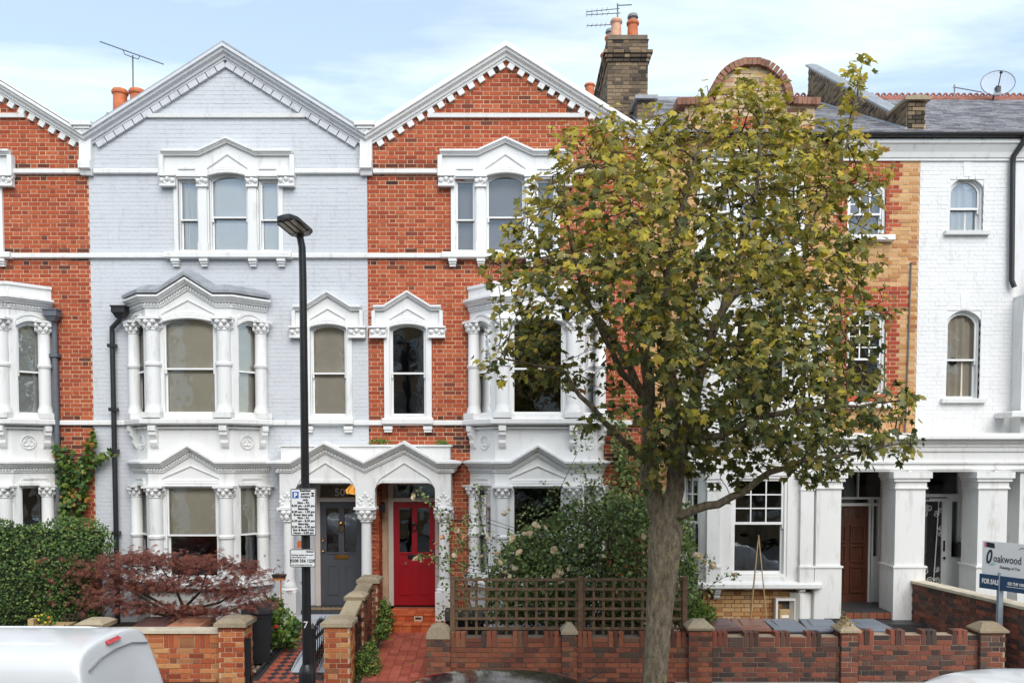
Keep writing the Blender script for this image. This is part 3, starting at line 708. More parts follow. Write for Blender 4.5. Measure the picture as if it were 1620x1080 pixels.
    rf.add([(0, -.28, zE - zr), (ap, -.28, zA - zr), (HW, -.28, zE - zr), (0, -8, zE - zr), (ap, -8, zA - zr), (HW, -8, zE - zr)], [[0, 1, 4, 3], [1, 2, 5, 4], [3, 4, 5], [0, 2, 1], [0, 3, 5, 2]])
    rf.build('roof', M['slate'], H)
    rm = MB(T); s0 = .12
    rm.box(s0 - .1, s0, -8, -.32, 0, zE - .25); rm.box(HW - .12, HW - .02, -8, -.32, 0, zE - .25); rm.box(s0, HW - .12, -4.6, -4.5, 0, zE - .3)
    rm.mi = 1
    for z in (.42, Z(676, 15) - .25, Z(430) - .1, zE - .4): rm.box(s0, HW - .12, -4.5, -.32, z - .05, z)
    rm.box(BC - .9, BC + .9, -.3, BP - .13, .35, .42)
    rm.build('room_shell', [win.get('room', M['plaster']) if win else M['plaster'], M['floorboard']], H)
    # front door
    if door:
        e0, e1 = door['leaf']; bd = -.36; zt = Z(793, 15.36); zb = zd0
        dm = MB(T); dm.box(e0, e1, bd - .05, bd, zb, zt)
        pw = (e1 - e0); st_ = .11
        zr0, zr1 = zb + .84, zb + 1.0     # lock rail
        lf = MB(T)
        gl = [(e0 + st_, e0 + pw / 2 - .05), (e0 + pw / 2 + .05, e1 - st_)]
        hol = [[(p, zr1), (q, zr1), (q, zt - .12), (p, zt - .12)] for (p, q) in gl]
        lf.plate([(e0, zb), (e1, zb), (e1, zt), (e0, zt)], hol, bd - .05, bd)
        for (p, q) in gl:
            lf.ring(arch(p + .0, q - .0, zb + .2, zb + .78, .04), arch(p + .03, q - .03, zb + .235, zb + .745, .04), bd - .01, bd + .012)
            lf.box(p + .05, q - .05, bd - .01, bd + .014, zb + .2, zb + .225); lf.box(p, q, bd - .01, bd + .014, zr1 - .03, zr1 - .005)
        D = lf.build('front_door', door['paint'], H)
        for (p, q) in gl: MB(T).plate([(p - .01, zr1 - .01), (q + .01, zr1 - .01), (q + .01, zt - .11), (p - .01, zt - .11)], [], bd - .03, bd - .025).build('pane', M['glass_dark'], D)
        mm = (e0 + e1) / 2
        lb = MB(T); lb.cbox(mm - .13, mm + .13, bd, bd + .012, zb + .87, zb + .95); lb.cbox(mm - .10, mm + .10, bd + .012, bd + .02, zb + .89, zb + .93, .004); lb.build('letterbox', door['metal'], D)
        kn = MB(T); kn.tube([(mm + .045 * math.sin(2 * math.pi * i / 12), bd + .03, zb + 1.47 + .07 * math.cos(2 * math.pi * i / 12)) for i in range(13)], .011, 6); kn.blob((mm, bd + .025, zb + 1.55), .035); kn.build('knocker', door['metal'], D)
        kb = MB(T); xk = e1 - .05 if door['knob'] > 0 else e0 + .05; kb.lathe([(.02, 0), (.02, .001)], 0, 0, 4); kb = MB(T); kb.blob((xk, bd + .03, zb + 1.22), .022); kb.blob((xk, bd + .02, zb + 1.02), .026); kb.build('door_knob', door['metal'], D)
        fm = MB(T); w = .09; ft = door['frame']
        fm.box(e0 - w, e0, bd - .08, bd + .05, zb, zd1 + .02); fm.box(e1, e1 + w, bd - .08, bd + .05, zb, zd1 + .02); fm.box(e0, e1, bd - .08, bd + .05, zt, zt + .075); fm.box(e0, e1, bd - .08, bd + .05, zd1 - .05, zd1 + .02)
        fo = fm.build('door_frame', ft, H)
        MB(T).plate([(e0, zt + .07), (e1, zt + .07), (e1, zd1 - .04), (e0, zd1 - .04)], [], bd - .03, bd - .025).build('fanlight_pane', M['glass_dark'], fo)
        sd = MB(T)
        sd.box(d0 - .02, d0 + .005, bd - .09, -.3, 0, zd1); sd.box(d1 - .005, d1 + .02, bd - .09, -.3, 0, zd1)
        if e0 - w > d0: sd.box(d0, e0 - w, bd - .09, bd - .03, 0, zd1)
        if e1 + w < d1: sd.box(e1 + w, d1, bd - .09, bd - .03, 0, zd1)
        sd.box(d0, d1, bd - .09, -.3, zd1, zd1 + .03)
        sd.build('door_reveal', door['reveal'] if painted else M['mortar'], H)
        if not painted:
            for (sx_, dr_) in ((d0 + .012, 1), (d1 - .012, -1)): put_bricks(H, Frame((x0 + m * sx_, 15.0), (0, 1), (m * dr_, 0)), lay(.0, .42, .0, zd1, lambda z: [(.0, .42)]), M['redbrick'], indiv=0, rest='reveal_brickwork')
    return H, T
Wb = dict(back=M['blind'], gap=.105)
winB = dict(room=M['plaster'],
    top=[dict(back=M['lightblind'], gap=.105), dict(back=M['lightblind'], gap=.105), dict(back=M['netcurtain'], gap=.1, wavy=True)],
    small=dict(back=M['drape'], wavy=False, gap=.105),
    bayF=[Wb, Wb, Wb], bayG=[dict(back=M['blind'], backz=(.47, 1), gap=.105), dict(back=M['blind'], backz=(.47, 1), gap=.105), dict(back=M['blind'], backz=(.47, 1), gap=.105)])
gc = dict(back=M['greycurtain'], glass=M['glass_dark'])
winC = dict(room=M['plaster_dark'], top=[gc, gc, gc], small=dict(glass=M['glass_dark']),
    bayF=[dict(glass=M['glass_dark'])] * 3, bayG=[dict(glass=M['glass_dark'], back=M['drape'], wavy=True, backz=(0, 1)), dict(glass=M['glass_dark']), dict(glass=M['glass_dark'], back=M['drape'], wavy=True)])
net = dict(back=M['netcurtain'], wavy=False, gap=.105)
winA = dict(room=M['plaster'], top=[net] * 3, small={}, bayF=[net] * 3, bayG=[dict(glass=M['glass_dark'], back=M['netcurtain'], backz=(0, .55))] * 3)
houseB, TB = gable_house(XP, -1, M['greypaint'], M['stucco'], 'pale grey painted brick house with a gable, white trim and charcoal door', dict(open=(.13, 1.22), leaf=(.2, .98), paint=M['darkpaint'], metal=M['brass'], frame=M['taupe'], reveal=M['greypaint'], knob=1),
    True, 'lead', winB, rakemat=M['greytrim'], kneelers=(HW,))
houseC, TC = gable_house(XP, 1, None, M['stucco_clean'], 'red brick house with a gable, white trim and red front door', dict(open=(.16, 1.27), leaf=(.39, 1.17), paint=M['redpaint'], metal=M['blackmetal'], frame=M['taupe'], reveal=M['redbrick'], knob=1),
    False, 'white', winC, rakemat=M['stucco_clean'], kneelers=(0.0, HW))
houseA, TA = gable_house(XP - 2 * HW, 1, None, M['stucco'], 'red brick gabled house cut off by the left edge, with grey downpipe', None, False, 'white', winA, smin=1.9, rakemat=M['stucco'])

# letters
def text(s, size, T, a, b, z, mat, parent, align='CENTER', name='lettering', thick=.002, shear=0, sx=1.0, bold=0.0):
    cu = bpy.data.curves.new(name, 'FONT'); cu.body = s; cu.size = size; cu.align_x = align; cu.extrude = thick; cu.shear = shear; cu.offset = bold; cu.resolution_u = 3
    ob = bpy.data.objects.new('tmp', cu); COL.objects.link(ob); dg = bpy.context.evaluated_depsgraph_get(); dg.update()
    me = bpy.data.meshes.new_from_object(ob.evaluated_get(dg)); bpy.data.objects.remove(ob); me.name = name
    f = -1 if (T.al[0] * T.ou[1] - T.al[1] * T.ou[0]) > 0 else 1     # mirrored frames keep their letters readable
    n = len(me.vertices); co = np.empty(n * 3); me.vertices.foreach_get('co', co); co = co.reshape(-1, 3)
    o = np.array(T(a, b, z)); al = np.array([T.al[0], T.al[1], 0.]); ou = np.array([T.ou[0], T.ou[1], 0.])
    if f < 0: al = -al
    w = co[:, :1] * sx * al + co[:, 2:3] * ou + co[:, 1:2] * np.array([0, 0, 1.])
    me.vertices.foreach_set('co', w.astype(np.float32).ravel()); me.materials.clear(); me.materials.append(mat); me.update()
    return link(name, me, parent, tuple(o))
M['letterwhite'] = m_plain('white_letter_paint', (.8, .8, .78, 1), .5, .02, 5, 0)
M['letterblack'] = m_plain('black_letter_print', (.015, .015, .017, 1), .5, .02, 5, 0)
WF = Frame((0, 0), (1, 0), (0, -1))          # upright plane through the world origin, facing the street: a = x, b = -y
text('50', .2, WF, XP - .62, -(15.36 + .02), Z(784, 15.36), M['letterwhite'], houseB, name='house_number')
text('48', .2, WF, XP + .83, -(15.36 + .02), Z(784, 15.36), M['letterwhite'], houseC, name='house_number')
# lamp glowing behind the leaded fanlight
t = NT('stained_glass_lamp'); t.l(t.n('ShaderNodeEmission', {'Color': (1, .42, .06, 1), 'Strength': .9}).outputs[0], t.out.inputs[0]); M['amber'] = t.m
fl = thing('stained_glass_lamp', (XP - .36, 15.44, Z(786, 15.4)), 'glowing amber stained glass lamp behind the fanlight numbered 50', 'lamp')
q = MB(TB); q.lathe([(.03, Z(783, 15.4)), (.19, Z(781, 15.4)), (.21, Z(775, 15.4)), (.10, Z(767, 15.4))], .36, -.64, 12); q.build('lamp_shade', M['amber'], fl)
q = MB(TB)
for k in range(12):
    t_ = 2 * math.pi * k / 12; q.tube([(.36 + .20 * math.cos(t_), -.64 + .20 * math.sin(t_), Z(781, 15.4)), (.36 + .222 * math.cos(t_), -.64 + .222 * math.sin(t_), Z(775, 15.4)), (.36 + .11 * math.cos(t_), -.64 + .11 * math.sin(t_), Z(767, 15.4))], .006, 4)
q.tube([(.36, -.64, Z(767, 15.4)), (.36, -.64, Z(755, 15.4))], .006, 4)
q.build('leading', M['blackmetal'], fl)

# the porch the two houses share
def porch():
    T = Frame((XP, 15.0), (1, 0), (0, -1)); tr = M['stucco']; PB = .42; Yp = 15 - PB
    H = thing('double_porch', (XP, 15 - PB / 2, 0), 'white double porch with twin pediments shared by grey and red doors', 'porch')
    zc = Z(733, Yp); zk = Z(803, Yp); zl = Z(764, Yp)
    def op(c0, c1): 
        r = .13; zt = zl
        return [(c0, zk), (c0, zt - r)] + [(c0 + r - r * math.cos(math.pi / 2 * i / 5), zt - r + r * math.sin(math.pi / 2 * i / 5)) for i in range(1, 6)] + [(c1 - r + r * math.sin(math.pi / 2 * i / 5), zt - r + r * math.cos(math.pi / 2 * i / 5)) for i in range(5)] + [(c1, zt - r), (c1, zk)]
    o = [(-1.52, zk)] + op(-1.24, -.17) + op(.17, 1.24) + [(1.52, zk), (1.52, zc), (1.29, zc), (.70, zc + .34), (0, zc), (-.70, zc + .34), (-1.29, zc), (-1.52, zc)]
    q = MB(T); q.plate(o, [], PB - .2, PB); q.box(-1.52, -1.36, -.0, PB - .2, zk, zc); q.box(1.36, 1.52, -.0, PB - .2, zk, zc); q.box(-.1, .1, 0, PB - .2, zk, zc)
    f = q.build('porch_front', tr, H)
    cp = [(-1.52, PB, zc), (-1.29, PB, zc), (-.70, PB, zc + .34), (0, PB, zc), (.70, PB, zc + .34), (1.29, PB, zc), (1.52, PB, zc)]
    cp = [(-1.55, 0, zc)] + [(-1.55, PB, zc)] + cp[1:-1] + [(1.55, PB, zc), (1.55, 0, zc)]
    MB(T).sweep(cp, P_CORN).build('cornice', tr, f)
    q = MB(T); dentils(q, cp, .05, .028, .045, .055, -.13); q.build('dentil_row', tr, f, kind='stuff')
    q = MB(T); q.box(-1.5, 1.5, -.0, PB - .04, zc + .07, Z(706, Yp)); q.box(-1.53, 1.53, 0, PB - .01, Z(706, Yp), Z(703, Yp)); q.build('parapet', tr, f)
    MB(T).box(-1.5, 1.5, -.36, PB - .1, zl + .02, zl + .06).build('soffit', tr, f)
    for c in (-.70, .70):
        q = MB(T); z0, z1 = Z(757, Yp), Z(732, Yp)
        q.sweep([(c - .5, PB, z0 - .1), (c - .44, PB, z0), (c, PB, z1), (c + .44, PB, z0), (c + .5, PB, z0 - .1)], P_FINE); q.box(c - .42, c + .42, PB - .02, PB + .02, zl + .005, zl + .06)
        q.build('arch_relief', tr, f)
    for a, r in ((-1.39, .105), (0, .10), (1.39, .105)):
        zb0 = .02
        q = MB(T); b = PB - .1
        w = .2 if a == 0 else .17
        capital(q, a, b, Z(826, Yp), zk + .01, .11); q.box(a - w, a + w, b - .14, b + .16, zk - .03, zk + .012); q.build('capital', tr, f)
        q = MB(T); zpl = Z(936, Yp)
        q.box(a - .15, a + .15, b - .15, b + .15, zb0, zpl); q.lathe([(.15, zpl), (.155, zpl + .04), (.125, zpl + .07), (.13, zpl + .11), (.105, zpl + .15), (r * .95, zpl + .22), (r * .88, Z(826, Yp))], a, b, 16); q.build('column', tr, f, smooth=True)
        q = MB(T)
        for k in (-1, 1):
            for (dx, dz, rr) in ((.09, .02, .035), (.12, .06, .03), (.07, .09, .03), (.1, .12, .028), (.03, .16, .03)): q.blob((a + k * dx, PB + .005, zk + .05 + dz), rr, (1, .6, 1))
        q.blob((a, PB + .005, zk + .25), .035, (1, .6, 1)); q.build('leaf_ornament', tr, f)
porch()
# downpipes
def downpipe(name, pts, r, hop, mat, label, brk=()):
    H = thing(name, pts[-1], label, 'downpipe')
    q = MB(); q.tube(pts, r, 10); p0 = pts[0]
    for z in brk: q.box(p0[0] - r * 1.9 if False else pts[-1][0] - r * 1.5, pts[-1][0] + r * 1.5, pts[-1][1] - r * 1.35, pts[-1][1] + r * 1.3, z - .03, z + .03)
    q.build('pipe', mat, H, smooth=True)
    if hop:
        h = MB(); x, y, z = p0; h.frust(x - .06, x + .06, y - .05, y + .05, z - .06, x - .11, x + .11, y - .09, y + .09, z + .03); h.box(x - .12, x + .12, y - .1, y + .09, z + .03, z + .13); h.box(x - .135, x + .135, y - .115, y + .09, z + .13, z + .155); h.build('hopper', mat, H)
    return H
xb = X(183, 600); zt = Z(500)
downpipe('downpipe', [(X(196, 500), 14.86, zt), (X(194, 500), 14.86, zt - .1), (xb, 14.9, Z(520)), (xb, 14.9, Z(530)), (xb, 14.9, .1)], .045, True, M['blackpipe'], 'black downpipe with hopper on the pale grey house', [Z(548), Z(648), Z(713), Z(842)])
xa = X(91, 560); downpipe('downpipe', [(xa, 14.86, Z(505)), (xa, 14.92, Z(515)), (xa, 14.92, Z(530)), (xa, 14.92, .1)], .05, True, M['greypipe'], 'grey cast iron downpipe on the red house at the left edge', [Z(563)])
# ---------------------------------------------------------------- the houses to the right
XD0, XD1, XE1 = XP + HW + .001, X(1452, 470), X(1604, 470)
YR, ZRI = 20.0, Z(158, 20.0)          # the long ridge
ZEV = Z(216, 14.8)                    # eaves
TF = Frame((0, 15.0), (1, 0), (0, -1))
HD = thing('terraced_house', ((XD0 + XD1) / 2, 15, 0), 'yellow brick house with a round topped gable behind the street tree', 'house')
HE = thing('terraced_house', ((XD1 + XE1) / 2, 15, 0), 'white painted brick house with arched windows and black downpipe', 'house')
HF = thing('terraced_house', ((XE1 + 12) / 2, 15, 0), 'white house at the right edge with a red tiled bay roof', 'house')
tw = M['stucco']
# --- yellow house: openings
dtop = (X(1341, 330), X(1402, 330), Z(375), Z(285)); dfir = (X(1340, 560), X(1401, 560), Z(624), Z(489))
ggx0, ggx1 = X(1084, 180), X(1290, 180)      # the round topped gable
gcx = (ggx0 + ggx1) / 2
gtop = [(X(1118, 320), X(1160, 320), Z(395), Z(262)), (X(1166, 320), X(1210, 320), Z(395), Z(262)), (X(1216, 320), X(1256, 320), Z(395), Z(262))]
ZENT = Z(690, 14.4)                           # top of the entablature over the ground floor
bx0, bx1 = X(1070, 700), X(1308, 700)         # white bay at the wall
BD = .52; bf0, bf1 = bx0 + .42, bx1 - .42
firbay = (bx0 + .1, bx1 - .1, .1, Z(452))
pD0, pD1 = X(1322, 800), X(1419, 800)         # porch opening of the yellow house
pE0, pE1 = X(1458, 800), X(1546, 800)
zPT = Z(745, 15)
zFL = Z(951, 15.55)                           # porch floor of the yellow house
holes = [dtop, dfir, *gtop, firbay, (pD0, pD1, 0, zPT)]
def gshape(z):
    """half width of the round topped gable at height z above the eaves"""
    z0, zs, zt = ZEV, Z(163), Z(99); hw0 = (ggx1 - ggx0) / 2; r = (X(1247, 120) - X(1125, 120)) / 2
    if z <= zs: return hw0
    zc = zt - r
    if z >= zc: return math.sqrt(max(0, r * r - (z - zc) ** 2)) if z < zt else 0
    t = (z - zs) / (zc - zs); return hw0 - (hw0 - r) * (1 - (1 - t) ** 2.2)
core = MB(TF); wall_cells(core, XD0, XD1 - .002, 0, ZEV, holes, -.006, -.31)
zz = [ZEV + (Z(100) - ZEV) * (i / 24) for i in range(25)]
core.plate([(gcx + gshape(z) - .01, z) for z in zz] + [(gcx - gshape(z) + .01, z) for z in zz[::-1]], [], -.31, -.009)
core.build('wall', M['mortar'], HD)
rs = rect_spans(XD0, XD1, holes)
def spD(z):
    if z < ZEV: return rs(z)
    g = gshape(z) - .05; return [(gcx - g, gcx + g)] if g > .05 else []
bricks = lay(XD0, XD1, -.02, Z(101), spD)
red = []; yel = []; pal = []
def near(q, h, z):
    a0, a1 = q[0], q[0] + q[2]; i = int(round((q[1] + .02) / .0752)); w = .16 if (i // 2) % 2 else .28
    return h[2] - .05 < q[1] < h[3] + .36 and (h[0] - w < (a0 + a1) / 2 < h[1] + w) or (h[3] - .05 < q[1] < h[3] + .4 and h[0] - .34 < (a0 + a1) / 2 < h[1] + .34)
for q in bricks:
    if firbay[0] - .1 < q[0] and q[0] + q[2] < firbay[1] + .1 and q[1] < Z(460): continue
    if any(near(q, h, 0) for h in (dtop, dfir)): red.append(q)
    elif q[1] > ZEV and abs(q[0] + q[2] / 2 - gcx) < .32 and q[1] < Z(188): red.append(q)
    elif q[1] > Z(205): pal.append(q)
    else: yel.append(q)
put_bricks(HD, TF, yel, M['stock'], indiv=190, choose=lambda q: abs(q[0] - XD1 + .5) + .02 * abs(q[1] - 5))
put_bricks(HD, TF, red, M['redrub'], indiv=110, choose=lambda q: -q[0])
put_bricks(HD, TF, pal, M['palebrick'], indiv=0, rest='gable_brickwork')
# coping of bricks on edge round the gable
path = [(gcx - gshape(z), z) for z in zz] + [(gcx + gshape(z), z) for z in zz[::-1]]
path = [(ggx0 - .12, Z(163))] + [p for p in path if p[1] >= Z(165)] + [(ggx1 + .12, Z(163))]
acc = 0; pts = []
for (p, q_) in zip(path[:-1], path[1:]):
    L = math.hypot(q_[0] - p[0], q_[1] - p[1]); n = max(1, int(L / .02))
    for k in range(n): pts.append((p[0] + (q_[0] - p[0]) * k / n, p[1] + (q_[1] - p[1]) * k / n))
last = None
for i, p in enumerate(pts[:-1]):
    if last is None or math.hypot(p[0] - last[0], p[1] - last[1]) >= .078:
        j = min(i + 3, len(pts) - 1); i0 = max(i - 3, 0); tx, tz = pts[j][0] - pts[i0][0], pts[j][1] - pts[i0][1]; L = math.hypot(tx, tz) or 1; tx /= L; tz /= L; nx, nz_ = -tz, tx
        m = MB(TF); hw = .036
        m.plate([(p[0] - tx * hw - nx * .06, p[1] - tz * hw - nz_ * .06), (p[0] + tx * hw - nx * .06, p[1] + tz * hw - nz_ * .06), (p[0] + tx * hw * 1.1 + nx * .06, p[1] + tz * hw * 1.1 + nz_ * .06), (p[0] - tx * hw * 1.1 + nx * .06, p[1] - tz * hw * 1.1 + nz_ * .06)], [], -.34, .09)
        m.build('coping_brick', M['copingbrick'], HD); last = p
# windows of the yellow house
dk = dict(glass=M['glass_dark'])
for h, bars in ((dtop, (3, 3)), (dfir, (3, 4))):
    q = MB(TF); a0, a1, z0, z1 = h
    q.plate([(a0 - .03, z0), (a1 + .03, z0), (a1 + .03, z1 + .03), (a0 - .03, z1 + .03)], [arch(a0, a1, z0 + .001, z1, .13)], -.14, -.02); s = q.build('window_surround', M['redrub'], HD)
    window(HD, TF, a0, a1, z0, z1, .13, .42, deep=.08, fr=.045, st=.035, bars=bars, **(gc if h is dtop else dk))
q = MB(TF); q.sweep([(dtop[0] - .12, 0, dtop[2] - .03), (dtop[1] + .12, 0, dtop[2] - .03)], P_SILL); q.build('sill', tw, HD)
q = MB(TF); q.box(dfir[0], dfir[1], -.1, .05, dfir[2] - .12, dfir[2] - .001); q.build('tile_sill', M['redrub'], HD)
q = MB(TF); q.sweep([(dfir[0] - .1, 0, dfir[2] - .19), (dfir[1] + .1, 0, dfir[2] - .19)], P_SILL); q.build('sill', tw, HD)
q = MB(TF); q.plate([(gtop[0][0] - .18, gtop[0][2] - .1), (gtop[2][1] + .18, gtop[0][2] - .1), (gtop[2][1] + .18, gtop[0][3] + .2), (gtop[0][0] - .18, gtop[0][3] + .2)], [arch(*g) for g in gtop], -.1, .05)
s = q.build('window_surround', tw, HD)
q = MB(TF); q.sweep([(gtop[0][0] - .25, .05, gtop[0][3] + .2), (gtop[2][1] + .25, .05, gtop[0][3] + .2)], P_HOOD); q.build('hood_mould', tw, s); q = MB(TF); q.sweep([(gtop[0][0] - .25, .05, gtop[0][2] - .1), (gtop[2][1] + .25, .05, gtop[0][2] - .1)], P_SILL); q.build('sill', tw, s)
for g in gtop: window(HD, TF, *g, bars=(2, 3), **gc)
# white bay of the yellow house: three faces, two floors
fcs = [TF.sub(bx0, 0, bf0, BD), TF.sub(bf0, BD, bf1, BD), TF.sub(bf1, BD, bx1, 0)]
zgs, zgh = Z(912, 14.48), Z(752, 14.48); zfs, zfh = Z(640, 14.48), Z(482, 14.48); ztop = Z(455, 14.48)
zs0 = Z(925, 14.48)
bm_ = MB(WORLD)
wins = []
for fi, F in enumerate(fcs):
    q = MB(F); L = F.L; c = L / 2; hw = .50 if fi == 1 else .215
    q.plate([(0, zs0), (L, zs0), (L, ztop), (0, ztop)], [arch(c - hw, c + hw, zgs, zgh), arch(c - hw, c + hw, zfs, zfh)], -.12, 0)
    o = len(bm_.v); bm_.v += q.v; bm_.f += [[i + o for i in f] for f in q.f]; bm_.m += q.m; wins.append((F, c - hw, c + hw))
bay = bm_.build('bay_window', tw, HD)
for fi, (F, a, b) in enumerate(wins):
    window(HD, F, a, b, zgs, zgh, 0, .53, deep=.05, fr=.05, st=.045, bars=(3, 3) if fi == 1 else (2, 3), **dk)
    window(HD, F, a, b, zfs, zfh, 0, .5, deep=.05, fr=.05, st=.045, bars=(3, 3) if fi == 1 else (2, 3), **dk)
    L = F.L
    for c in ([.13, L - .13] if fi == 1 else ([.12] if fi == 0 else [L - .12])):
        q = MB(F); r = .115 if fi == 1 else .09; zt_ = Z(775, 14.48)
        q.box(c - r * 1.1, c + r * 1.1, -.02, .10, zs0 + .02, Z(897, 14.48)); q.box(c - r * 1.18, c + r * 1.18, -.02, .115, Z(897, 14.48), Z(894, 14.48)); q.box(c - r, c + r, -.02, .075, Z(894, 14.48), zt_)
        q.box(c - r * 1.1, c + r * 1.1, -.02, .09, zt_, zt_ + .04); q.box(c - r * 1.02, c + r * 1.02, -.02, .08, zt_ + .04, zt_ + .14); q.box(c - r * 1.2, c + r * 1.2, -.02, .11, zt_ + .14, zt_ + .2); q.box(c - r * 1.32, c + r * 1.32, -.02, .13, zt_ + .2, Z(750, 14.48) + .05)
        q.build('pilaster', tw, bay)
pb = [(bx0, 0), (bf0, BD), (bf1, BD), (bx1, 0)]
MB(TF).sweep([(a, b, zs0) for a, b in pb], [(-.12, -.05), (.14, -.05), (.17, -.03), (.17, .03), (.02, .07), (-.12, .07)]).build('sill', tw, bay)
MB(TF).sweep([(a, b, zfs - .05) for a, b in pb], P_SILL).build('sill', tw, bay)
MB(TF).sweep([(a, b, ztop) for a, b in pb], P_CORN).build('cornice', tw, bay)
MB(TF).prism_ab(pb, ztop + .02, ztop + .06).build('bay_lid', M['lead'], bay)
MB(TF).prism_ab([(bx0 + .1, -.1), (bf0, BD - .1), (bf1, BD - .1), (bx1 - .1, -.1)], zfs - .45, zfs - .35).build('floor', M['floorboard'], bay)
MB(TF).prism_ab([(bx0 + .1, -.1), (bf0, BD - .1), (bf1, BD - .1), (bx1 - .1, -.1)], zs0 - .12, zs0 - .06).build('floor', M['floorboard'], bay)
# brick base of the bay
for fi, F in enumerate(fcs):
    q = MB(F); q.plate([(0, -.1), (F.L, -.1), (F.L, zs0 - .05), (0, zs0 - .05)], [], -.2, -.109); q.build('bay_base', M['mortar_dark'], HD)
    put_bricks(HD, F, lay(0, F.L, .0, zs0 - .06, lambda z: [(0, F.L)]), M['stock'], b=-.1, indiv=0, rest='base_brickwork')
for a in (bf0 + .22, bf1 - .2):
    q = MB(Frame((0, 15 - BD + .1), (1, 0), (0, -1))); bracket(q, a, zs0 - .05, .1, .22, .2); q.build('bracket', tw, HD)
# entablature and piers
PJ = .60; zE0 = Z(746, 14.4)
ent = thing('entablature', (8, 14.6, zE0), 'white moulded entablature on square piers before two right hand doors', 'porch')
q = MB(TF); x0, x1 = bx0 + .05, 12.0
hgt = ZENT - zE0
q.box(x0, x1, -.02, PJ - .1, zE0, ZENT - .03)
e = q.build('beam', tw, ent)
MB(TF).sweep([(x0, 0, ZENT), (x0, PJ - .1, ZENT), (x1, PJ - .1, ZENT)], [(-.02, -.26), (.03, -.26), (.03, -.19), (.05, -.18), (.05, -.14), (.11, -.10), (.13, -.055), (.2, -.045), (.2, .0), (.16, .03), (-.02, .06)]).build('cornice', tw, e)
MB(TF).sweep([(x0, PJ - .1, zE0 + .16), (x1, PJ - .1, zE0 + .16)], [(-.01, -.02), (.03, -.02), (.035, .015), (-.01, .02)]).build('moulding', tw, e)
MB(TF).sweep([(x0, PJ - .1, zE0 + .05), (x1, PJ - .1, zE0 + .05)], [(-.01, -.02), (.02, -.02), (.025, .015), (-.01, .02)]).build('moulding', tw, e)
for (u0, u1) in ((1292, 1331), (1417, 1464), (1548, 1594)):
    a0, a1 = X(u0, 830, 14.42), X(u1, 830, 14.42); q = MB(TF); b1 = PJ - .04; b0 = .04; zc = zE0
    q.box(a0, a1, b0, b1, Z(898, 14.4), zc - .2); q.box(a0 - .02, a1 + .02, b0 - .02, b1 + .02, 0.0, Z(898, 14.4)); q.box(a0 - .04, a1 + .04, b0 - .04, b1 + .04, Z(898, 14.4), Z(895, 14.4))
    q.box(a0 - .03, a1 + .03, b0, b1 + .03, zc - .30, zc - .27); q.box(a0 - .015, a1 + .015, b0, b1 + .015, zc - .27, zc - .17); q.box(a0 - .05, a1 + .05, b0, b1 + .05, zc - .17, zc - .11); q.box(a0 - .08, a1 + .08, b0, b1 + .08, zc - .11, zc - .003)
    q.build('pier', tw, ent)
# doors in their recesses
def recess(H, a0, a1, zb, zt, bd, mat):
    q = MB(TF); q.box(a0 - .03, a0, bd, -.3, zb, zt); q.box(a1, a1 + .03, bd, -.3, zb, zt); q.box(a0, a1, bd, -.3, zt, zt + .04); q.build('door_reveal', mat, H)
bd = -.55
recess(HD, pD0, pD1, 0, zPT, bd - .1, M['whitebrick'])
# wooden door
zb = zFL; a0, a1 = X(1329, 870, 15.5), X(1374.5, 870, 15.5); a00 = a0 - .22; zt_ = Z(800, 15.5)
q = MB(TF); q.plate([(a00, zb), (a1, zb), (a1, zt_), (a00, zt_)], [], bd - .05, bd)
dr = q.build('front_door', M['wooddoor'], HD)
for k in range(2):
    for (v0, v1) in ((831, 858), (862, 889), (895, 937)):
        w = (a1 - a00) / 2; x = a00 + w * k + .06 * (1 - k) + .03; q = MB(TF); zz0, zz1 = Z(v1, 15.5), Z(v0, 15.5); p, r_ = a00 + w * k + (.07 if k == 0 else .04), a00 + w * (k + 1) - (.04 if k == 0 else .07)
        q.ring([(p, zz0), (r_, zz0), (r_, zz1), (p, zz1)], [(p + .03, zz0 + .03), (r_ - .03, zz0 + .03), (r_ - .03, zz1 - .03), (p + .03, zz1 - .03)], bd - .01, bd + .03); q.frust(p + .05, r_ - .05, bd, bd + .001, zz0 + .05, p + .05, r_ - .05, bd, bd + .014, zz1 - .05); q.build('door_panel', M['wooddoor'], dr)
c = (a00 + a1) / 2; zf_ = Z(823, 15.5); rr = .26
for k in range(4):
    t0, t1 = math.pi * k / 4 + .06, math.pi * (k + 1) / 4 - .06
    q = MB(TF); q.plate([(c + .05 * math.cos((t0 + t1) / 2), zf_ + .05 * math.sin((t0 + t1) / 2))] + [(c + rr * math.cos(t0 + (t1 - t0) * i / 4), zf_ + .02 + rr * .8 * math.sin(t0 + (t1 - t0) * i / 4)) for i in range(5)], [], bd - .002, bd + .004); q.build('pane', M['glass_dark'], dr)
q = MB(TF); fx1 = X(1396, 870, 15.5); zfa, zfb = Z(786, 15.5), Z(749, 15.5)
for (u, w) in ((a1, .05), (X(1381.5, 870, 15.5) - .05, .05), (X(1388.5, 870, 15.5), .08)): q.box(u, u + w, bd - .06, bd + .04, zb, Z(786, 15.5))
q.box(a00 - .06, a00, bd - .06, bd + .04, zb, zPT); q.box(a00, fx1, bd - .06, bd + .045, Z(800, 15.5), Z(795.5, 15.5)); q.box(a00, fx1, bd - .06, bd + .045, zfa - .09 + .05, zfa); xm = X(1359, 760, 15.5); q.box(xm - .012, xm + .012, bd - .05, bd + .03, zfa, zPT); q.box(fx1, fx1 + .04, bd - .06, bd + .04, zb, zPT); q.box(X(1381, 870, 15.5), X(1389, 870, 15.5), bd - .06, bd + .02, zb, Z(880, 15.5)); q.box(fx1 + .04, pD1, bd - .06, bd, zb, zPT)
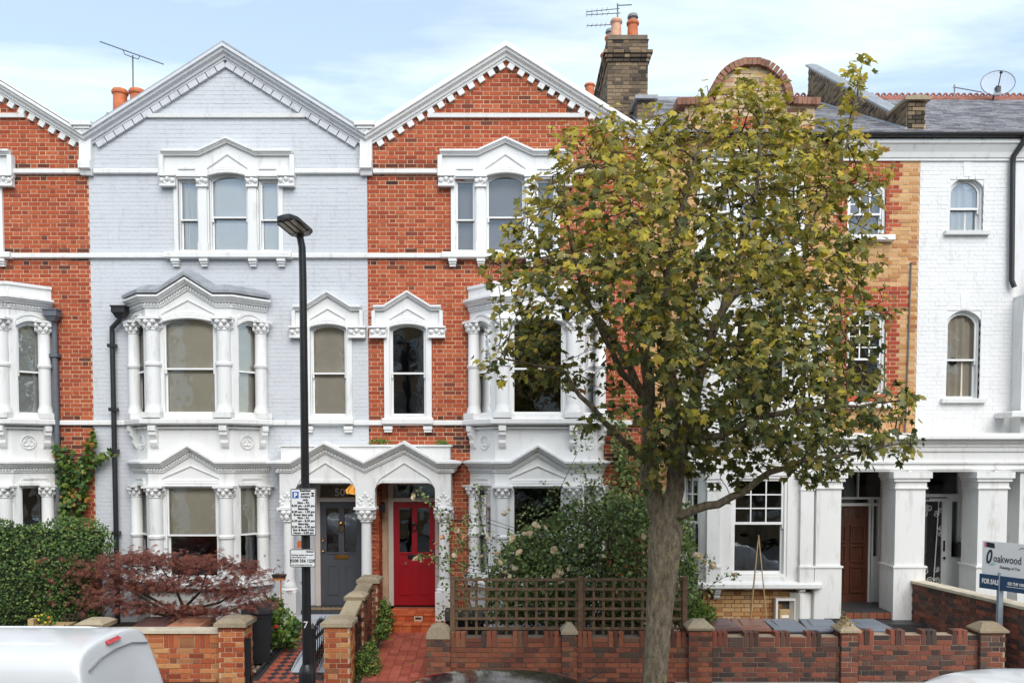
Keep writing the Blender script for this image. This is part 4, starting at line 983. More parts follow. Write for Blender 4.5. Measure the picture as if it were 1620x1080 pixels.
fo = q.build('door_frame', M['gloss'], HD)
MB(TF).plate([(a00, zfa), (fx1, zfa), (fx1, zPT), (a00, zPT)], [], bd - .02, bd - .015).build('fanlight_pane', M['glass_dark'], fo)
MB(TF).plate([(a00, Z(795, 15.5)), (a1, Z(795, 15.5)), (a1, Z(789, 15.5)), (a00, Z(789, 15.5))], [], bd - .02, bd - .015).build('fanlight_pane', M['glass_dark'], fo)
MB(TF).plate([(X(1380, 870, 15.5), Z(882, 15.5)), (X(1390, 870, 15.5), Z(882, 15.5)), (X(1390, 870, 15.5), Z(793, 15.5)), (X(1380, 870, 15.5), Z(793, 15.5))], [], bd - .02, bd - .015).build('sidelight_pane', M['glass_dark'], fo)
# porch floor and steps of the yellow house
q = MB(TF); q.box(pD0 - .05, pD1 + .05, bd - .1, .5, .3, zFL); q.build('porch_floor', M['blacktile'], HD)
for k in range(8):
    w = (pD1 - pD0) / 8; q = MB(TF); q.box(pD0 + k * w + .006, pD0 + (k + 1) * w - .006, .5, .515, zFL - .115, zFL - .01); q.build('riser_brick', M['wallbrick'], HD)
q = MB(TF); q.box(pD0 - .25, pD1 + .35, .515, .95, .0, zFL - .125); q.build('step', M['blacktile'], HD)
q = MB(TF); q.box(pD0 - .4, pD0 - .02, .45, .62, .0, .52); q.build('black_plinth', M['blacktile'], HD)
# --- white house
etop = (X(1503, 320), X(1556, 320), Z(366), Z(281)); efir = (X(1498, 560), X(1551, 560), Z(631), Z(491))
hE = [etop, efir, (pE0, pE1, 0, zPT)]
core = MB(TF); wall_cells(core, XD1, 12, 0, ZEV, hE, -.004, -.31); core.build('wall', M['whitebrick'], HE)
put_bricks(HE, TF, lay(XD1, XE1, .0, ZEV, rect_spans(XD1, XE1, hE)), M['whitebrick'], indiv=0, jit=.0016, rest='painted_brickwork', j=.007, c=.003)
for h, o in ((etop, dict(back=M['netcurtain'], wavy=True, gap=.1)), (efir, dict(back=M['drape'], wavy=True, gap=.1))):
    a0, a1, z0, z1 = h; q = MB(TF)
    q.plate([(a0 - .02, z0), (a1 + .02, z0), (a1 + .02, z1 + .02), (a0 - .02, z1 + .02)], [arch(a0, a1, z0 + .001, z1, .17)], -.16, -.012)
    q.ring(arch(a0 - .07, a1 + .07, z0, z1 + .07, .2)[2:] + [(a0 - .07, z0)], arch(a0, a1, z0, z1, .17)[2:] + [(a0, z0)], -.02, .004) if False else None
    s = q.build('window_surround', M['whitebrick'], HE)
    q = MB(TF); q.sweep([(a0 - .1, 0, z0 - .03), (a1 + .1, 0, z0 - .03)], [(-.1, -.04), (.08, -.04), (.09, .03), (-.1, .045)]); q.build('sill', tw, HE)
    window(HE, TF, a0, a1, z0, z1, .17, .45, deep=.10, fr=.025, st=.035, **o)
    q = MB(TF); c = (a0 + a1) / 2; q.plate([(c - .06, z1 + .02), (c + .06, z1 + .02), (c + .09, z1 + .32), (c - .09, z1 + .32)], [], -.02, .006); q.build('keystone', M['whitebrick'], HE)
# vent disc in the upper window, fan in the lower
for (u, v, r, mt, nm, lb) in ((1530, 292, .105, M['gloss'], 'window_vent', 'round white vent disc in the top arched window'), (1506, 572, .07, M['blackmetal'], 'window_vent', 'round black vent in the lower arched window of the white house')):
    q = MB(Frame((0, 0), (1, 0), (0, -1))); x, z = at(u, v, 15.2); n = 14
    q.ring([(x + r * math.cos(2 * math.pi * i / n), z + r * math.sin(2 * math.pi * i / n)) for i in range(n)], [(x + r * .3 * math.cos(2 * math.pi * i / n), z + r * .3 * math.sin(2 * math.pi * i / n)) for i in range(n)], -15.19, -15.17)
    q.plate([(x + r * .9 * math.cos(2 * math.pi * i / n), z + r * .9 * math.sin(2 * math.pi * i / n)) for i in range(n)], [], -15.19, -15.18); tag(q.build(nm, mt), lb, 'vent')
# white door with scrolled iron
recess(HE, pE0, pE1, 0, zPT, bd - .1, M['whitebrick'])
zbE = Z(951, 15.55); a0, a1 = X(1443, 860, 15.5), X(1500, 860, 15.5); g1 = X(1492, 860, 15.5); zt_ = Z(788, 15.5); zg0_, zg1_ = Z(928, 15.5), Z(793, 15.5)
q = MB(TF); q.plate([(a0, zbE), (a1, zbE), (a1, zt_), (a0, zt_)], [[(a0 + .1, zg0_), (g1, zg0_), (g1, zg1_), (a0 + .1, zg1_)]], bd - .05, bd); dr = q.build('front_door', M['gloss'], HE)
MB(TF).plate([(a0 + .09, zg0_ - .01), (g1 + .01, zg0_ - .01), (g1 + .01, zg1_ + .01), (a0 + .09, zg1_ + .01)], [], bd - .035, bd - .03).build('pane', m_glass('obscured_glass', .12, (.55, .53, .5, 1)), dr)
q = MB(TF)
def scroll(cx, cz, r, s, turns=1.5, ph=0): q.tube([(cx + s * r * (1 - .75 * i / 16) * math.cos(ph + turns * 2 * math.pi * i / 16), bd + .012, cz + r * (1 - .75 * i / 16) * math.sin(ph + turns * 2 * math.pi * i / 16)) for i in range(17)], .007, 5)
mx = g1 - .1
q.tube([(mx - .05, bd + .012, zg0_), (mx, bd + .012, (zg0_ + zg1_) / 2 + .2), (mx + .02, bd + .012, zg1_)], .008, 5)
for (dx, dz, r, s, ph) in ((-.12, .12, .07, 1, 0), (.03, .12, .06, -1, 0), (-.2, .3, .07, 1, 1), (.0, .33, .06, -1, 2), (.07, 1.0, .05, 1, 0), (.07, 1.12, .05, 1, 3), (-.02, 1.38, .06, -1, 1), (-.16, 1.5, .07, 1, 2), (.06, 1.45, .05, 1, 0), (-.26, 1.4, .08, 1, 4)): scroll(mx + dx, zg0_ + dz, r, s, ph=ph)
q.build('iron_scrollwork', M['gloss'], dr)
q = MB(TF); q.cbox(a1 - .07, a1 - .035, bd, bd + .012, Z(872, 15.5), Z(855, 15.5), .004); q.blob(((a1 - .055), bd + .03, Z(882.5, 15.5)), .03); q.build('door_handle', M['blackmetal'], dr)
text('44', .085, WF, X(1468, 790, 15.5), -15.54, Z(791.5, 15.5), M['letterblack'], HE, name='house_number')
q = MB(TF); s0_, s1_ = X(1506, 860, 15.5), X(1515.5, 860, 15.5); x9 = X(1520.5, 860, 15.5)
zs_ = Z(881, 15.5); zt2 = Z(793, 15.5); zfa = Z(781, 15.5)
q.box(a1, s0_, bd - .06, bd + .03, zbE, zfa); q.box(s1_, x9, bd - .06, bd + .03, zbE, zPT); q.box(s0_, s1_, bd - .06, bd + .03, zbE, zs_); q.box(s0_, s1_, bd - .06, bd + .03, zt2, zfa); q.box(a0, s1_, bd - .06, bd + .035, zfa - .06, zfa + .0); q.box(x9, pE1 + .02, bd - .06, bd, zbE, zPT); q.box(a0 - .1, a0, bd - .06, bd + .03, zbE, zPT)
fo = q.build('door_frame', M['gloss'], HE)
MB(TF).plate([(a0, zfa), (s1_, zfa), (s1_, zPT), (a0, zPT)], [], bd - .02, bd - .015).build('fanlight_pane', M['glass_dark'], fo)
MB(TF).plate([(s0_, zs_), (s1_, zs_), (s1_, zt2), (s0_, zt2)], [], bd - .02, bd - .015).build('sidelight_pane', M['glass_dark'], fo)
q = MB(TF); q.box(pE0 - .05, pE1 + .05, bd - .1, .5, .1, zbE); q.build('porch_floor', M['paving'], HE)
# inner porch wall between the piers and the doors, white painted brick
for (xx, H) in ((X(1416, 860, 14.9), HD), (X(1548, 860, 14.9), HE)):
    F = Frame((xx, 15.0), (0, 1), (-1, 0)); put_bricks(H, F, lay(-.55, .55, .2, zPT, lambda z: [(-.55, .55)]), M['whitebrick'], indiv=0, jit=.002, rest='porch_brickwork', j=.006)
    q = MB(F); q.plate([(-.55, 0), (.55, 0), (.55, zPT), (-.55, zPT)], [], -.06, -.009); q.build('porch_side', M['whitebrick'], H)
# letterbox
lx0, lx1 = X(1519.5, 870, 15.3), X(1543, 870, 15.3); lb = thing('wall_letterbox', ((lx0 + lx1) / 2, 15.3, Z(881, 15.3)), 'black wall mounted letterbox beside the white door', 'letterbox')
q = MB(TF); q.box(lx0, lx1, bd + .01, -.3, Z(881, 15.3), Z(863, 15.3)); q.build('box', M['blackmetal'], lb)
q = MB(TF); q.prism_bz([(bd, Z(863, 15.3)), (-.27, Z(863, 15.3)), (-.27, Z(861.5, 15.3)), (bd, Z(858.5, 15.3))], lx0 - .015, lx1 + .015); q.build('lid', M['blackmetal'], lb)
q = MB(TF); q.cbox((lx0 + lx1) / 2 + .01, (lx0 + lx1) / 2 + .05, -.3, -.297, Z(868.5, 15.3), Z(866, 15.3), .001); q.build('name_plate', M['brass'], lb)
# cornice under the eaves, gutter
q = MB(TF); xc0 = X(1330, 240); q.sweep([(xc0, 0, ZEV - .02), (12, 0, ZEV - .02)], [(-.05, -.34), (.03, -.34), (.03, -.30), (.05, -.29), (.07, -.2), (.13, -.09), (.16, -.07), (.16, -.005), (-.05, -.003)]); q.build('eaves_cornice', tw, HE)
def gutter(x0, x1, H):
    q = MB(TF); n = 8; r = .065; z = ZEV + .05
    vs = []; fs = []
    prof = [(.2 + r * math.cos(math.pi + math.pi * i / n), z + r * math.sin(math.pi + math.pi * i / n)) for i in range(n + 1)] + [(.2 + (r - .012) * math.cos(2 * math.pi - math.pi * i / n), z + (r - .012) * math.sin(2 * math.pi - math.pi * i / n)) for i in range(n + 1)]
    q.prism_bz(prof, x0, x1)
    for k in range(int((x1 - x0) / .9) + 1): q.box(x0 + .2 + k * .9 - .015, x0 + .2 + k * .9 + .015, .0, .2, z - .08, z - .065)
    q.build('gutter', M['blackpipe'], H)
gutter(ggx1 + .02, 12, HE); gutter(XD0, ggx0 - .02, HD)
# roofs
def slates(H, x0, x1, hole=None, name='slate_course'):
    dy, dz = YR - 14.75, ZRI - (ZEV + .06); L = math.hypot(dy, dz); n = int(L / .11); uy, uz = dy / L, dz / L; ny, nz_ = -uz, uy
    core = MB(); core.add([(x0, 14.78, ZEV + .0), (x1, 14.78, ZEV + .0), (x1, YR, ZRI - .03), (x0, YR, ZRI - .03), (x0, YR + 4, ZEV), (x1, YR + 4, ZEV)], [[0, 1, 2, 3], [3, 2, 5, 4], [0, 3, 4], [1, 5, 2]]); r_ = core.build('roof', M['slate'], H)
    q = MB()
    for i in range(n):
        t = i * L / n; k = 0; x = x0 - .13 * (i % 2)
        while x < x1:
            xa, xb_ = max(x, x0), min(x + .255, x1); x += .26
            if xb_ - xa < .03: continue
            o = random.random() * .012; lift = .016 + random.random() * .008; t0 = t - o; t1 = t + L / n + .05
            y0_, z0_ = 14.75 + uy * t0, ZEV + .06 + uz * t0; y1_, z1_ = 14.75 + uy * t1, ZEV + .06 + uz * t1
            q.add([(xa, y0_ + ny * lift, z0_ + nz_ * lift), (xb_, y0_ + ny * lift, z0_ + nz_ * lift), (xb_, y1_, z1_), (xa, y1_, z1_), (xa, y0_, z0_), (xb_, y0_, z0_)], [[0, 1, 2, 3], [0, 4, 5, 1]])
    q.build(name, M['slate'], r_, kind='stuff'); return r_
slates(HD, XD0, XD1, name='slates'); rE = slates(HE, XD1, 13, name='slates')
# crested ridge
q = MB(); x = XD1 - 1.2; zr = ZRI
while x < 13:
    q = MB(); n = 6
    q.sweep([(x, YR, zr), (x + .29, YR, zr)], [(-.14, -.06), (-.13, -.02), (-.02, .07), (.02, .07), (.13, -.02), (.14, -.06)])
    for k in range(2):
        cx = x + .075 + k * .145; pts = [(cx + .066 * math.cos(math.pi * i / 6), zr + .07 + .09 * math.sin(math.pi * i / 6)) for i in range(7)]; inn = [(cx + .026 * math.cos(2 * math.pi * i / 6), zr + .10 + .026 * math.sin(2 * math.pi * i / 6)) for i in range(6)]
        F = Frame((0, YR), (1, 0), (0, -1)); o = MB(F); o.plate(pts, [inn], -.02, .02); b0 = len(q.v); q.v += o.v; q.f += [[i + b0 for i in f] for f in o.f]; q.m += o.m
    q.build('ridge_tile', M['ridge'], rE); x += .295
struct_r = MB().sweep([(XD0 + .2, YR, ZRI), (XD1 - 1.2, YR, ZRI)], [(-.14, -.06), (-.02, .07), (.02, .07), (.14, -.06)]).build('ridge', M['lead'], HD)
# parapet between the two roofs
F = Frame((XD1 - .28, 15.0), (0, 1), (-1, 0))         # its left face, a runs away from the street
pw = lambda t: ZEV + .34 + (ZRI + .42 - ZEV) * t / 5.0
par = thing('party_wall_parapet', (XD1 - .1, 17.4, ZEV), 'sloping brick parapet with lead coping between the slate roofs', 'parapet')
q = MB(F); q.plate([(.55, ZEV - .2), (5.0, ZRI - .4), (5.0, pw(5.0)), (.55, pw(.55))], [], -.24, -.009); q.plate([(-.05, ZEV + .03), (.55, ZEV + .1), (.55, ZEV + .68), (.0, ZEV + .68)], [], -.34, -.009); q.build('core', M['mortar_grey'], par)
br = lay(-.05, 5.0, ZEV + .05, pw(5), lambda z: [s for s in [(max(0.0, (z + .05 - pw(0)) / ((ZRI + .42 - ZEV) / 5.0)), min(5.0, max(.2, (z + .55 - ZEV) / ((ZRI - ZEV) / 5.0))))] if s[1] > s[0]] + ([(0, .53)] if z < ZEV + .66 else []))
put_bricks(par, F, br, M['oldstock'], indiv=140, choose=lambda q_: q_[0])
F2 = Frame((0, 14.938), (1, 0), (0, -1)); q2 = lay(XD1 - .27, XD1 + .04, ZEV + .05, ZEV + .66, lambda z: [(XD1 - .27, XD1 + .04)]); put_bricks(par, F2, q2, M['oldstock'], b=0, indiv=60)
q = MB(F); q.sweep([(.5, 0, pw(.5)), (5.1, 0, pw(5.1))], [(-.26, 0), (.03, 0), (.03, .045), (-.12, .07), (-.26, .045)]); q.build('coping', M['lead'], par)
q = MB(F); q.sweep([(-.12, 0, ZEV + .68), (.62, 0, ZEV + .68)], [(-.40, 0), (.07, 0), (.07, .05), (-.16, .09), (-.40, .05)]); q.build('coping', M['stone'], par)
q = MB(F); q.sweep([(-.05, 0, ZEV + .16), (5.0, 0, ZRI - .02)], [(-.02, -.06), (.16, -.10), (.16, -.085), (.012, .06), (-.02, .06)]); q.build('lead_flashing', M['lead'], par)
# house at the right edge
q = MB(TF); q.box(X(1613, 800, 14.55), 12, .0, .45, .0, zE0 - .01); q.build('bay_wall', tw, HF)
q = MB(TF); q.box(X(1616, 600, 14.7), 12, .0, .3, Z(690, 14.7), Z(470, 14.7)); q.build('upper_bay', tw, HF)
q = MB(TF); x0 = X(1606, 655, 14.6); q.sweep([(x0, 0, Z(655, 14.6)), (x0, .4, Z(655, 14.6)), (12, .4, Z(655, 14.6))], P_SILL); q.build('sill', tw, HF)
x0 = X(1622, 455, 14.8)
for k in range(9):
    q = MB(TF); z = Z(457, 14.5) + k * .055; b = .55 - k * .06; q.box(x0 + k * .045, 12, b - .1, b, z, z + .03); q.build('roof_tile_course', M['ridge'], HF)
q = MB(TF); q.prism_bz([(0, Z(457, 14.5) - .03), (.46, Z(457, 14.5) - .03), (.0, Z(457, 14.5) + .5)], x0 + .35, 12); q.build('bay_roof', M['ridge'], HF)
q = MB(TF); q.sweep([(x0 - .02, 0, Z(462, 14.5)), (x0 - .02, .5, Z(462, 14.5)), (12, .5, Z(462, 14.5))], [(-.1, -.12), (.02, -.12), (.06, 0), (-.1, 0)]); q.build('bay_cornice', tw, HF)
rm = MB(TF)
rm.box(XD0 + .02, XD0 + .1, -5, -.32, 0, ZEV); rm.box(XD1 - .1, XD1 + .1, -5, -.66, 0, ZEV - .1); rm.box(11.9, 12, -5, -.32, 0, ZEV); rm.box(XD0 + .1, 11.9, -5, -4.9, 0, ZEV); rm.mi = 1
for z in (.42, Z(676) - .25, Z(430) - .1, ZEV - .5): rm.box(XD0 + .1, 11.9, -4.9, -.67, z - .06, z)
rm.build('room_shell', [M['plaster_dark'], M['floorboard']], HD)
# black downpipe of the white house
zt_ = ZEV + .02; x1 = X(1613, 230, 14.85); x2 = X(1603, 455, 14.9)
downpipe('downpipe', [(x1 + .05, 14.8, zt_), (x1 + .05, 14.8, zt_ - .1), (x1 - .06, 14.92, zt_ - .32), (x1 - .07, 14.92, zt_ - .5), (x2 - .02, 14.92, Z(445)), (x2 + .02, 14.9, Z(456))], .045, False, M['blackpipe'], 'black downpipe at the right end of the white house', [])
# thin grey conduit on the yellow house
q = MB(); xq = X(1436, 550); q.tube([(xq + .02, 14.975, Z(417)), (xq, 14.975, Z(550)), (xq - .03, 14.975, Z(690))], .013, 6); q.blob((xq + .02, 14.975, Z(417)), .025)
tag(q.build('conduit', M['greypipe']), 'thin grey conduit running up the yellow brick', 'pipe')
# ---------------------------------------------------------------- chimneys
def pot(H, x, y, z, h, r, mat, cowl=False):
    q = MB(); q.lathe([(r * 1.05, z), (r, z + h * .1), (r * .92, z + h * .82), (r * 1.12, z + h * .86), (r * 1.16, z + h * .93), (r * 1.02, z + h * .97), (r * 1.0, z + h), (r * .7, z + h), (r * .7, z + h * .8)], x, y, 16); o = q.build('chimney_pot', mat, H, smooth=True)
    if cowl:
        q = MB(); n = 8; rr = r * .95; q.lathe([(rr * .7, z + h), (rr * .7, z + h + .05), (rr * 1.05, z + h + .07), (rr * .9, z + h + .13), (.02, z + h + .17)], x, y, 12); q.build('cowl', M['cowl'], o, smooth=True)
def chimney(x0, x1, y0, y1, z0, z1, label, pots, mat=M['oldstock']):
    H = thing('chimney_stack', ((x0 + x1) / 2, (y0 + y1) / 2, z0), label, 'chimney'); g = .0752
    zc = z1 - .5
    MB().box(x0 + .009, x1 - .009, y0 + .009, y1 - .009, z0, z1).build('core', M['mortar_dark'], H)
    def ring_rows(za, zb_, o, n_ind):
        F = Frame((0, y0), (1, 0), (0, -1)); L_ = Frame((x0, y1), (0, -1), (-1, 0)); R_ = Frame((x1, y0), (0, 1), (1, 0))
        put_bricks(H, F, lay(x0 - o, x1 + o, za, zb_, lambda z: [(x0 - o, x1 + o)]), mat, b=o, indiv=n_ind, d=.06 + o)
        put_bricks(H, L_, lay(-o, y1 - y0 + o - .012, za, zb_, lambda z: [(-o, y1 - y0 + o - .012)]), mat, b=o, indiv=n_ind, d=.06 + o)
        put_bricks(H, R_, lay(-o + .012, y1 - y0 + o, za, zb_, lambda z: [(-o + .012, y1 - y0 + o)]), mat, b=o, indiv=0, d=.06 + o)
    n1 = int((zc - z0) / g); zc = z0 + n1 * g
    ring_rows(z0, zc, 0, 110); ring_rows(zc, zc + g, .03, 12); ring_rows(zc + g, zc + 2 * g, .055, 12); ring_rows(zc + 2 * g, zc + 3 * g, .085, 12); ring_rows(zc + 3 * g, zc + 6 * g, .0, 24)
    MB().frust(x0 - .02, x1 + .02, y0 - .02, y1 + .02, zc + 6 * g, x0 + .12, x1 - .12, y0 + .12, y1 - .12, zc + 6 * g + .07).build('flaunching', M['coping'], H)
    for (x, y, h, r, mt, cw) in pots: pot(H, x, y, zc + 6 * g + .03, h, r, mt, cw)
    return H, zc + 6 * g
cy0, cy1 = 17.0, 19.1
cx0, cx1 = X(961, 120, cy0), X(1025, 120, cy0)
px1, px2 = X(975, 40, cy0 + .3), X(1000, 40, cy0 + .3)
HC_, zct = chimney(cx0, cx1, cy0, cy1, Z(230, 17), Z(55, 17), 'tall sooty brick chimney stack with five clay pots above the red house', [
    (px1, cy0 + .32, .52, .11, M['terracotta_pale'], False), (px2 + .02, cy0 + .34, .50, .115, M['terracotta'], True), (px1 - .06, cy0 + .9, .48, .10, M['terracotta'], True), (px2 - .04, cy0 + .95, .44, .10, M['terracotta'], False), (px1 - .09, cy0 + 1.5, .40, .10, M['terracotta'], False)])
bx_, by_ = X(160, 185, 17.6), X(228, 185, 17.6)
chimney(bx_ + .1, by_ + .35, 17.6, 18.8, Z(240, 17.6), Z(178, 17.6), 'low chimney stack with clay pots behind the grey gable', [
    (X(190, 150, 17.9), 17.9, .62, .15, M['terracotta'], False), (X(217, 150, 17.9), 17.9, .62, .15, M['terracotta'], False), (X(204, 150, 18.5), 18.5, .5, .13, M['terracotta'], False)])
# a single pot left of the tall stack
sp = thing('chimney_stack', (X(933, 160, 21), 21, Z(200, 21)), 'single clay pot showing over the right slope of the red gable', 'chimney')
pot(sp, X(933, 150, 21), 21, Z(158, 21), .38, .12, M['terracotta']); MB().box(X(925, 150, 21) - .1, X(942, 150, 21) + .1, 20.8, 21.3, Z(230, 21), Z(158, 21)).build('stack', M['oldstock'], sp)
# slate slope and capped pier beside the tall stack
q = MB(); x0, x1 = X(1008, 170, 16.4), X(1036, 170, 16.4); z0, z1 = Z(215, 16.4), Z(158, 16.4)
pp = thing('party_wall_parapet', ((x0 + x1) / 2, 16.6, z0), 'stub of sooty brick parapet at the foot of the tall chimney', 'parapet')
q.box(x0 + .01, x1 - .01, 16.41, 17.0, z0 - .6, z1); q.build('core', M['mortar_dark'], pp); put_bricks(pp, Frame((0, 16.4), (1, 0), (0, -1)), lay(x0, x1, z0 - .6, z1, lambda z: [(x0, x1)]), M['oldstock'], indiv=60); MB().box(x0 - .05, x1 + .05, 16.33, 17.05, z1, z1 + .07).build('coping', M['lead'], pp)
# ---------------------------------------------------------------- aerials and dish
def yagi(loc, p0, p1, n, el, label, mast):
    H = thing('tv_aerial', loc, label, 'aerial'); q = MB(); q.tube(mast, .016, 6); q.build('mast', M['aerial'], H)
    q = MB(); q.tube([p0, p1], .012, 6); q.build('boom', M['aerial'], H); a, b = Vector(p0), Vector(p1); d = (b - a).normalized(); s = Vector((0, 1, 0)); s = (s - d * s.dot(d)).normalized() * .8 + Vector((0, 0, .35)); s.normalize()
    q = MB()
    for k in range(n): c = a + (b - a) * (k + .5) / n; w = el * (1 - .35 * k / n); q.tube([tuple(c - s * w), tuple(c + s * w)], .005, 4)
    q.build('elements', M['aerial'], H, kind='stuff'); return H
A3 = lambda u, v, Y: (X(u, v, Y), Y, Z(v, Y))
H = yagi(A3(211, 175, 17.9), A3(158, 66, 17.8), A3(259, 102, 17.8), 14, .13, 'slanted rooftop television aerial over the left chimney', [A3(211, 175, 17.9), A3(210, 88, 17.9)])
q = MB(); q.tube([A3(195, 80, 17.85), A3(197, 86, 17.85), A3(210, 91, 17.88), A3(219, 94, 17.85), A3(221, 89, 17.85)], .01, 5); q.build('brace', M['aerial'], H)
H = thing('tv_aerial', A3(975, 35, 18.2), 'horizontal aerial rods left of the tall chimney pots', 'aerial')
for (u0, v0, u1, v1) in ((928, 19, 968, 14), (928, 24, 970, 21), (929, 41, 965, 39)):
    q = MB(); q.tube([A3(u0, v0, 18.2), A3(u1 + 12, v1, 18.2)], .01, 5)
    for k in range(5): c = A3(u0 + (u1 - u0) * k / 5, v0 + (v1 - v0) * k / 5, 18.2); q.tube([(c[0], c[1] - .12, c[2] - .02), (c[0], c[1] + .12, c[2] + .02)], .005, 4)
    q.build('boom', M['aerial'], H)
q = MB(); q.tube([A3(977, 55, 18.2), A3(977, 6, 18.2)], .016, 6); q.tube([A3(977, 9, 18.2), A3(999, 8, 17.6)], .012, 5); q.build('mast', M['aerial'], H)
yagi(A3(1530, 150, 19.6), A3(1508, 138, 19.6), A3(1553, 146, 19.6), 9, .10, 'small aerial on the crested ridge beside the dish', [A3(1510, 156, 19.6), A3(1510, 134, 19.6)])
H = thing('satellite_dish', A3(1577, 152, 19.7), 'round mesh satellite dish above the terracotta ridge', 'dish')
c = Vector(A3(1577, 136, 19.6)); F = []; n = 20; q = MB(); R0 = .36
nrm = Vector((-.25, -.85, .35)).normalized(); ux = nrm.orthogonal().normalized(); uy = nrm.cross(ux)
vs = []; rings = [0.001, .25, .5, .75, 1.0]
for r in rings:
    for k in range(n): vs.append(tuple(c + (ux * math.cos(2 * math.pi * k / n) + uy * math.sin(2 * math.pi * k / n)) * r * R0 + nrm * (r * r * .09)))
q.add(vs, [[i * n + k, i * n + (k + 1) % n, (i + 1) * n + (k + 1) % n, (i + 1) * n + k] for i in range(len(rings) - 1) for k in range(n)])
t = NT('dish_mesh'); t.l(t.n('ShaderNodeMixShader', {0: .45, 1: t.n('ShaderNodeBsdfTransparent').outputs[0], 2: t.n('ShaderNodeBsdfDiffuse', {0: (.5, .52, .55, 1)}).outputs[0]}).outputs[0], t.out.inputs[0])
q.build('reflector', t.m, H, smooth=True)
q = MB(); q.tube([tuple(c + (ux * math.cos(2 * math.pi * k / n) + uy * math.sin(2 * math.pi * k / n)) * R0 + nrm * .09) for k in range(n + 1)], .01, 5); q.build('rim', M['aerial'], H)
q = MB(); q.tube([tuple(c), tuple(c + Vector((-.05, .1, -.35)))], .02, 6); q.box(c.x - .06, c.x + .03, c.y - .12, c.y, c.z - .22, c.z - .05); q.tube([tuple(c - Vector((0, 0, .2))), tuple(c + nrm * .35 + Vector((0, 0, .02)))], .012, 5); q.blob(tuple(c + nrm * .36 + Vector((0, 0, .03))), .04); q.build('bracket', M['blackmetal'], H)
# ---------------------------------------------------------------- garden walls
def brick_block(H, x0, x1, y0, y1, z0, z1, mat, faces='FLR', indiv=80, mortar=None, off=0.0):
    MB().box(x0 + .009, x1 - .009, y0 + .009, y1 - .009, z0, z1).build('core', mortar or M['mortar_grey'], H); h = z1 - z0
    if 'F' in faces: put_bricks(H, Frame((0, y0), (1, 0), (0, -1)), lay(x0, x1, z0, z1, lambda z: [(x0, x1)], off=off), mat, indiv=indiv, d=.09)
    if 'L' in faces: put_bricks(H, Frame((x0, y1), (0, -1), (-1, 0)), lay(0, y1 - y0 - .1, z0, z1, lambda z: [(0, y1 - y0 - .1)]), mat, indiv=indiv // 2, d=.09)
    if 'R' in faces: put_bricks(H, Frame((x1, y0), (0, 1), (1, 0)), lay(.1, y1 - y0, z0, z1, lambda z: [(.1, y1 - y0)]), mat, indiv=indiv // 2, d=.09)
def soldier_band(H, x0, x1, y0, zt, mat, castle):
    """top of the wall: groups of bricks on end between stacks of flat ones"""
    F = Frame((0, y0), (1, 0), (0, -1)); x = x0; mer = True; sb = (.0752 * 3) - .012
    flat = []
    while x < x1 - .03:
        w = min(.2256 if mer else .235, x1 - x)
        if mer:
            n = max(1, int(round(w / .0752)))
            for k in range(n):
                p = F(x + (k + .5) * w / n, (random.random() - .5) * .008, zt - sb - .006); link('brick', brick_mesh(F, w / n - .009, sb + (random.random() - .5) * .012 * 0, .16 if castle else .09, mat), H, p)
        else:
            rows = 2 if castle else 3
            for r in range(rows):
                p = F(x + w / 2, (random.random() - .5) * .008, zt - .0752 * 3 + r * .0752 + .005); link('brick', brick_mesh(F, w - .01, .0647, .16 if castle else .09, mat), H, p)
        x += w; mer = not mer
def cap_flat(H, x0, x1, y0, y1, z, h=.07, o=.045, point=.03):
    q = MB(); q.box(x0 - o, x1 + o, y0 - o, y1 + o, z, z + h * .75); q.frust(x0 - o, x1 + o, y0 - o, y1 + o, z + h * .75, x0 + .05, x1 - .05, y0 + .05, y1 - .05, z + h + point); q.build('cap_stone', M['stone'], H)
ZW0 = ZP - .05
YW = 12.0
# grey house: front wall
wb = thing('garden_wall', (X(285, 1040, YW), YW + .11, ZP), 'mixed brick garden wall with pale coping behind the van', 'garden wall')
x0, x1 = X(160, 1040, YW), X(347, 1040, YW); zt = Z(1001, YW)
MB().box(x0, x1, YW + .012, YW + .21, ZW0, zt - .002).build('core', M['mortar'], wb)
zb = zt - .0752 * 3; nr = int((zb - ZW0) / .0752); z0 = zb - nr * .0752
put_bricks(wb, Frame((0, YW), (1, 0), (0, -1)), lay(x0, x1, z0, zb, lambda z: [(x0, x1)]), M['wallbrick3'], indiv=230, d=.09)
soldier_band(wb, x0, x1, YW, zt, M['wallbrick3'], False)
MB().box(x0, x1, YW - .03, YW + .24, zt, zt + .045).build('coping', M['coping'], wb)
p1 = thing('gate_pier', (X(370, 1040, YW), YW, ZP), 'brick gate pier with flat stone cap at left of the tiled path', 'pier')
x0, x1 = X(347, 1040, YW - .05), X(388, 1040, YW - .05); zt = Z(990, YW - .05)
brick_block(p1, x0, x1, YW - .1, YW + .32, ZW0, zt, M['wallbrick3'], 'FLR', 90, M['mortar']); cap_flat(p1, x0, x1, YW - .1, YW + .32, zt, .08)
p0_ = thing('gate_pier', (X(145, 990, YW + .1), YW + .1, ZP), 'stone capped brick pier just showing over the van roof', 'pier')
x0, x1 = X(127, 990, YW), X(163, 990, YW); zt = Z(992, YW)
brick_block(p0_, x0, x1, YW - .05, YW + .3, ZW0, zt, M['wallbrick3'], 'FR', 40, M['mortar']); cap_flat(p0_, x0, x1, YW - .05, YW + .3, zt, .08)
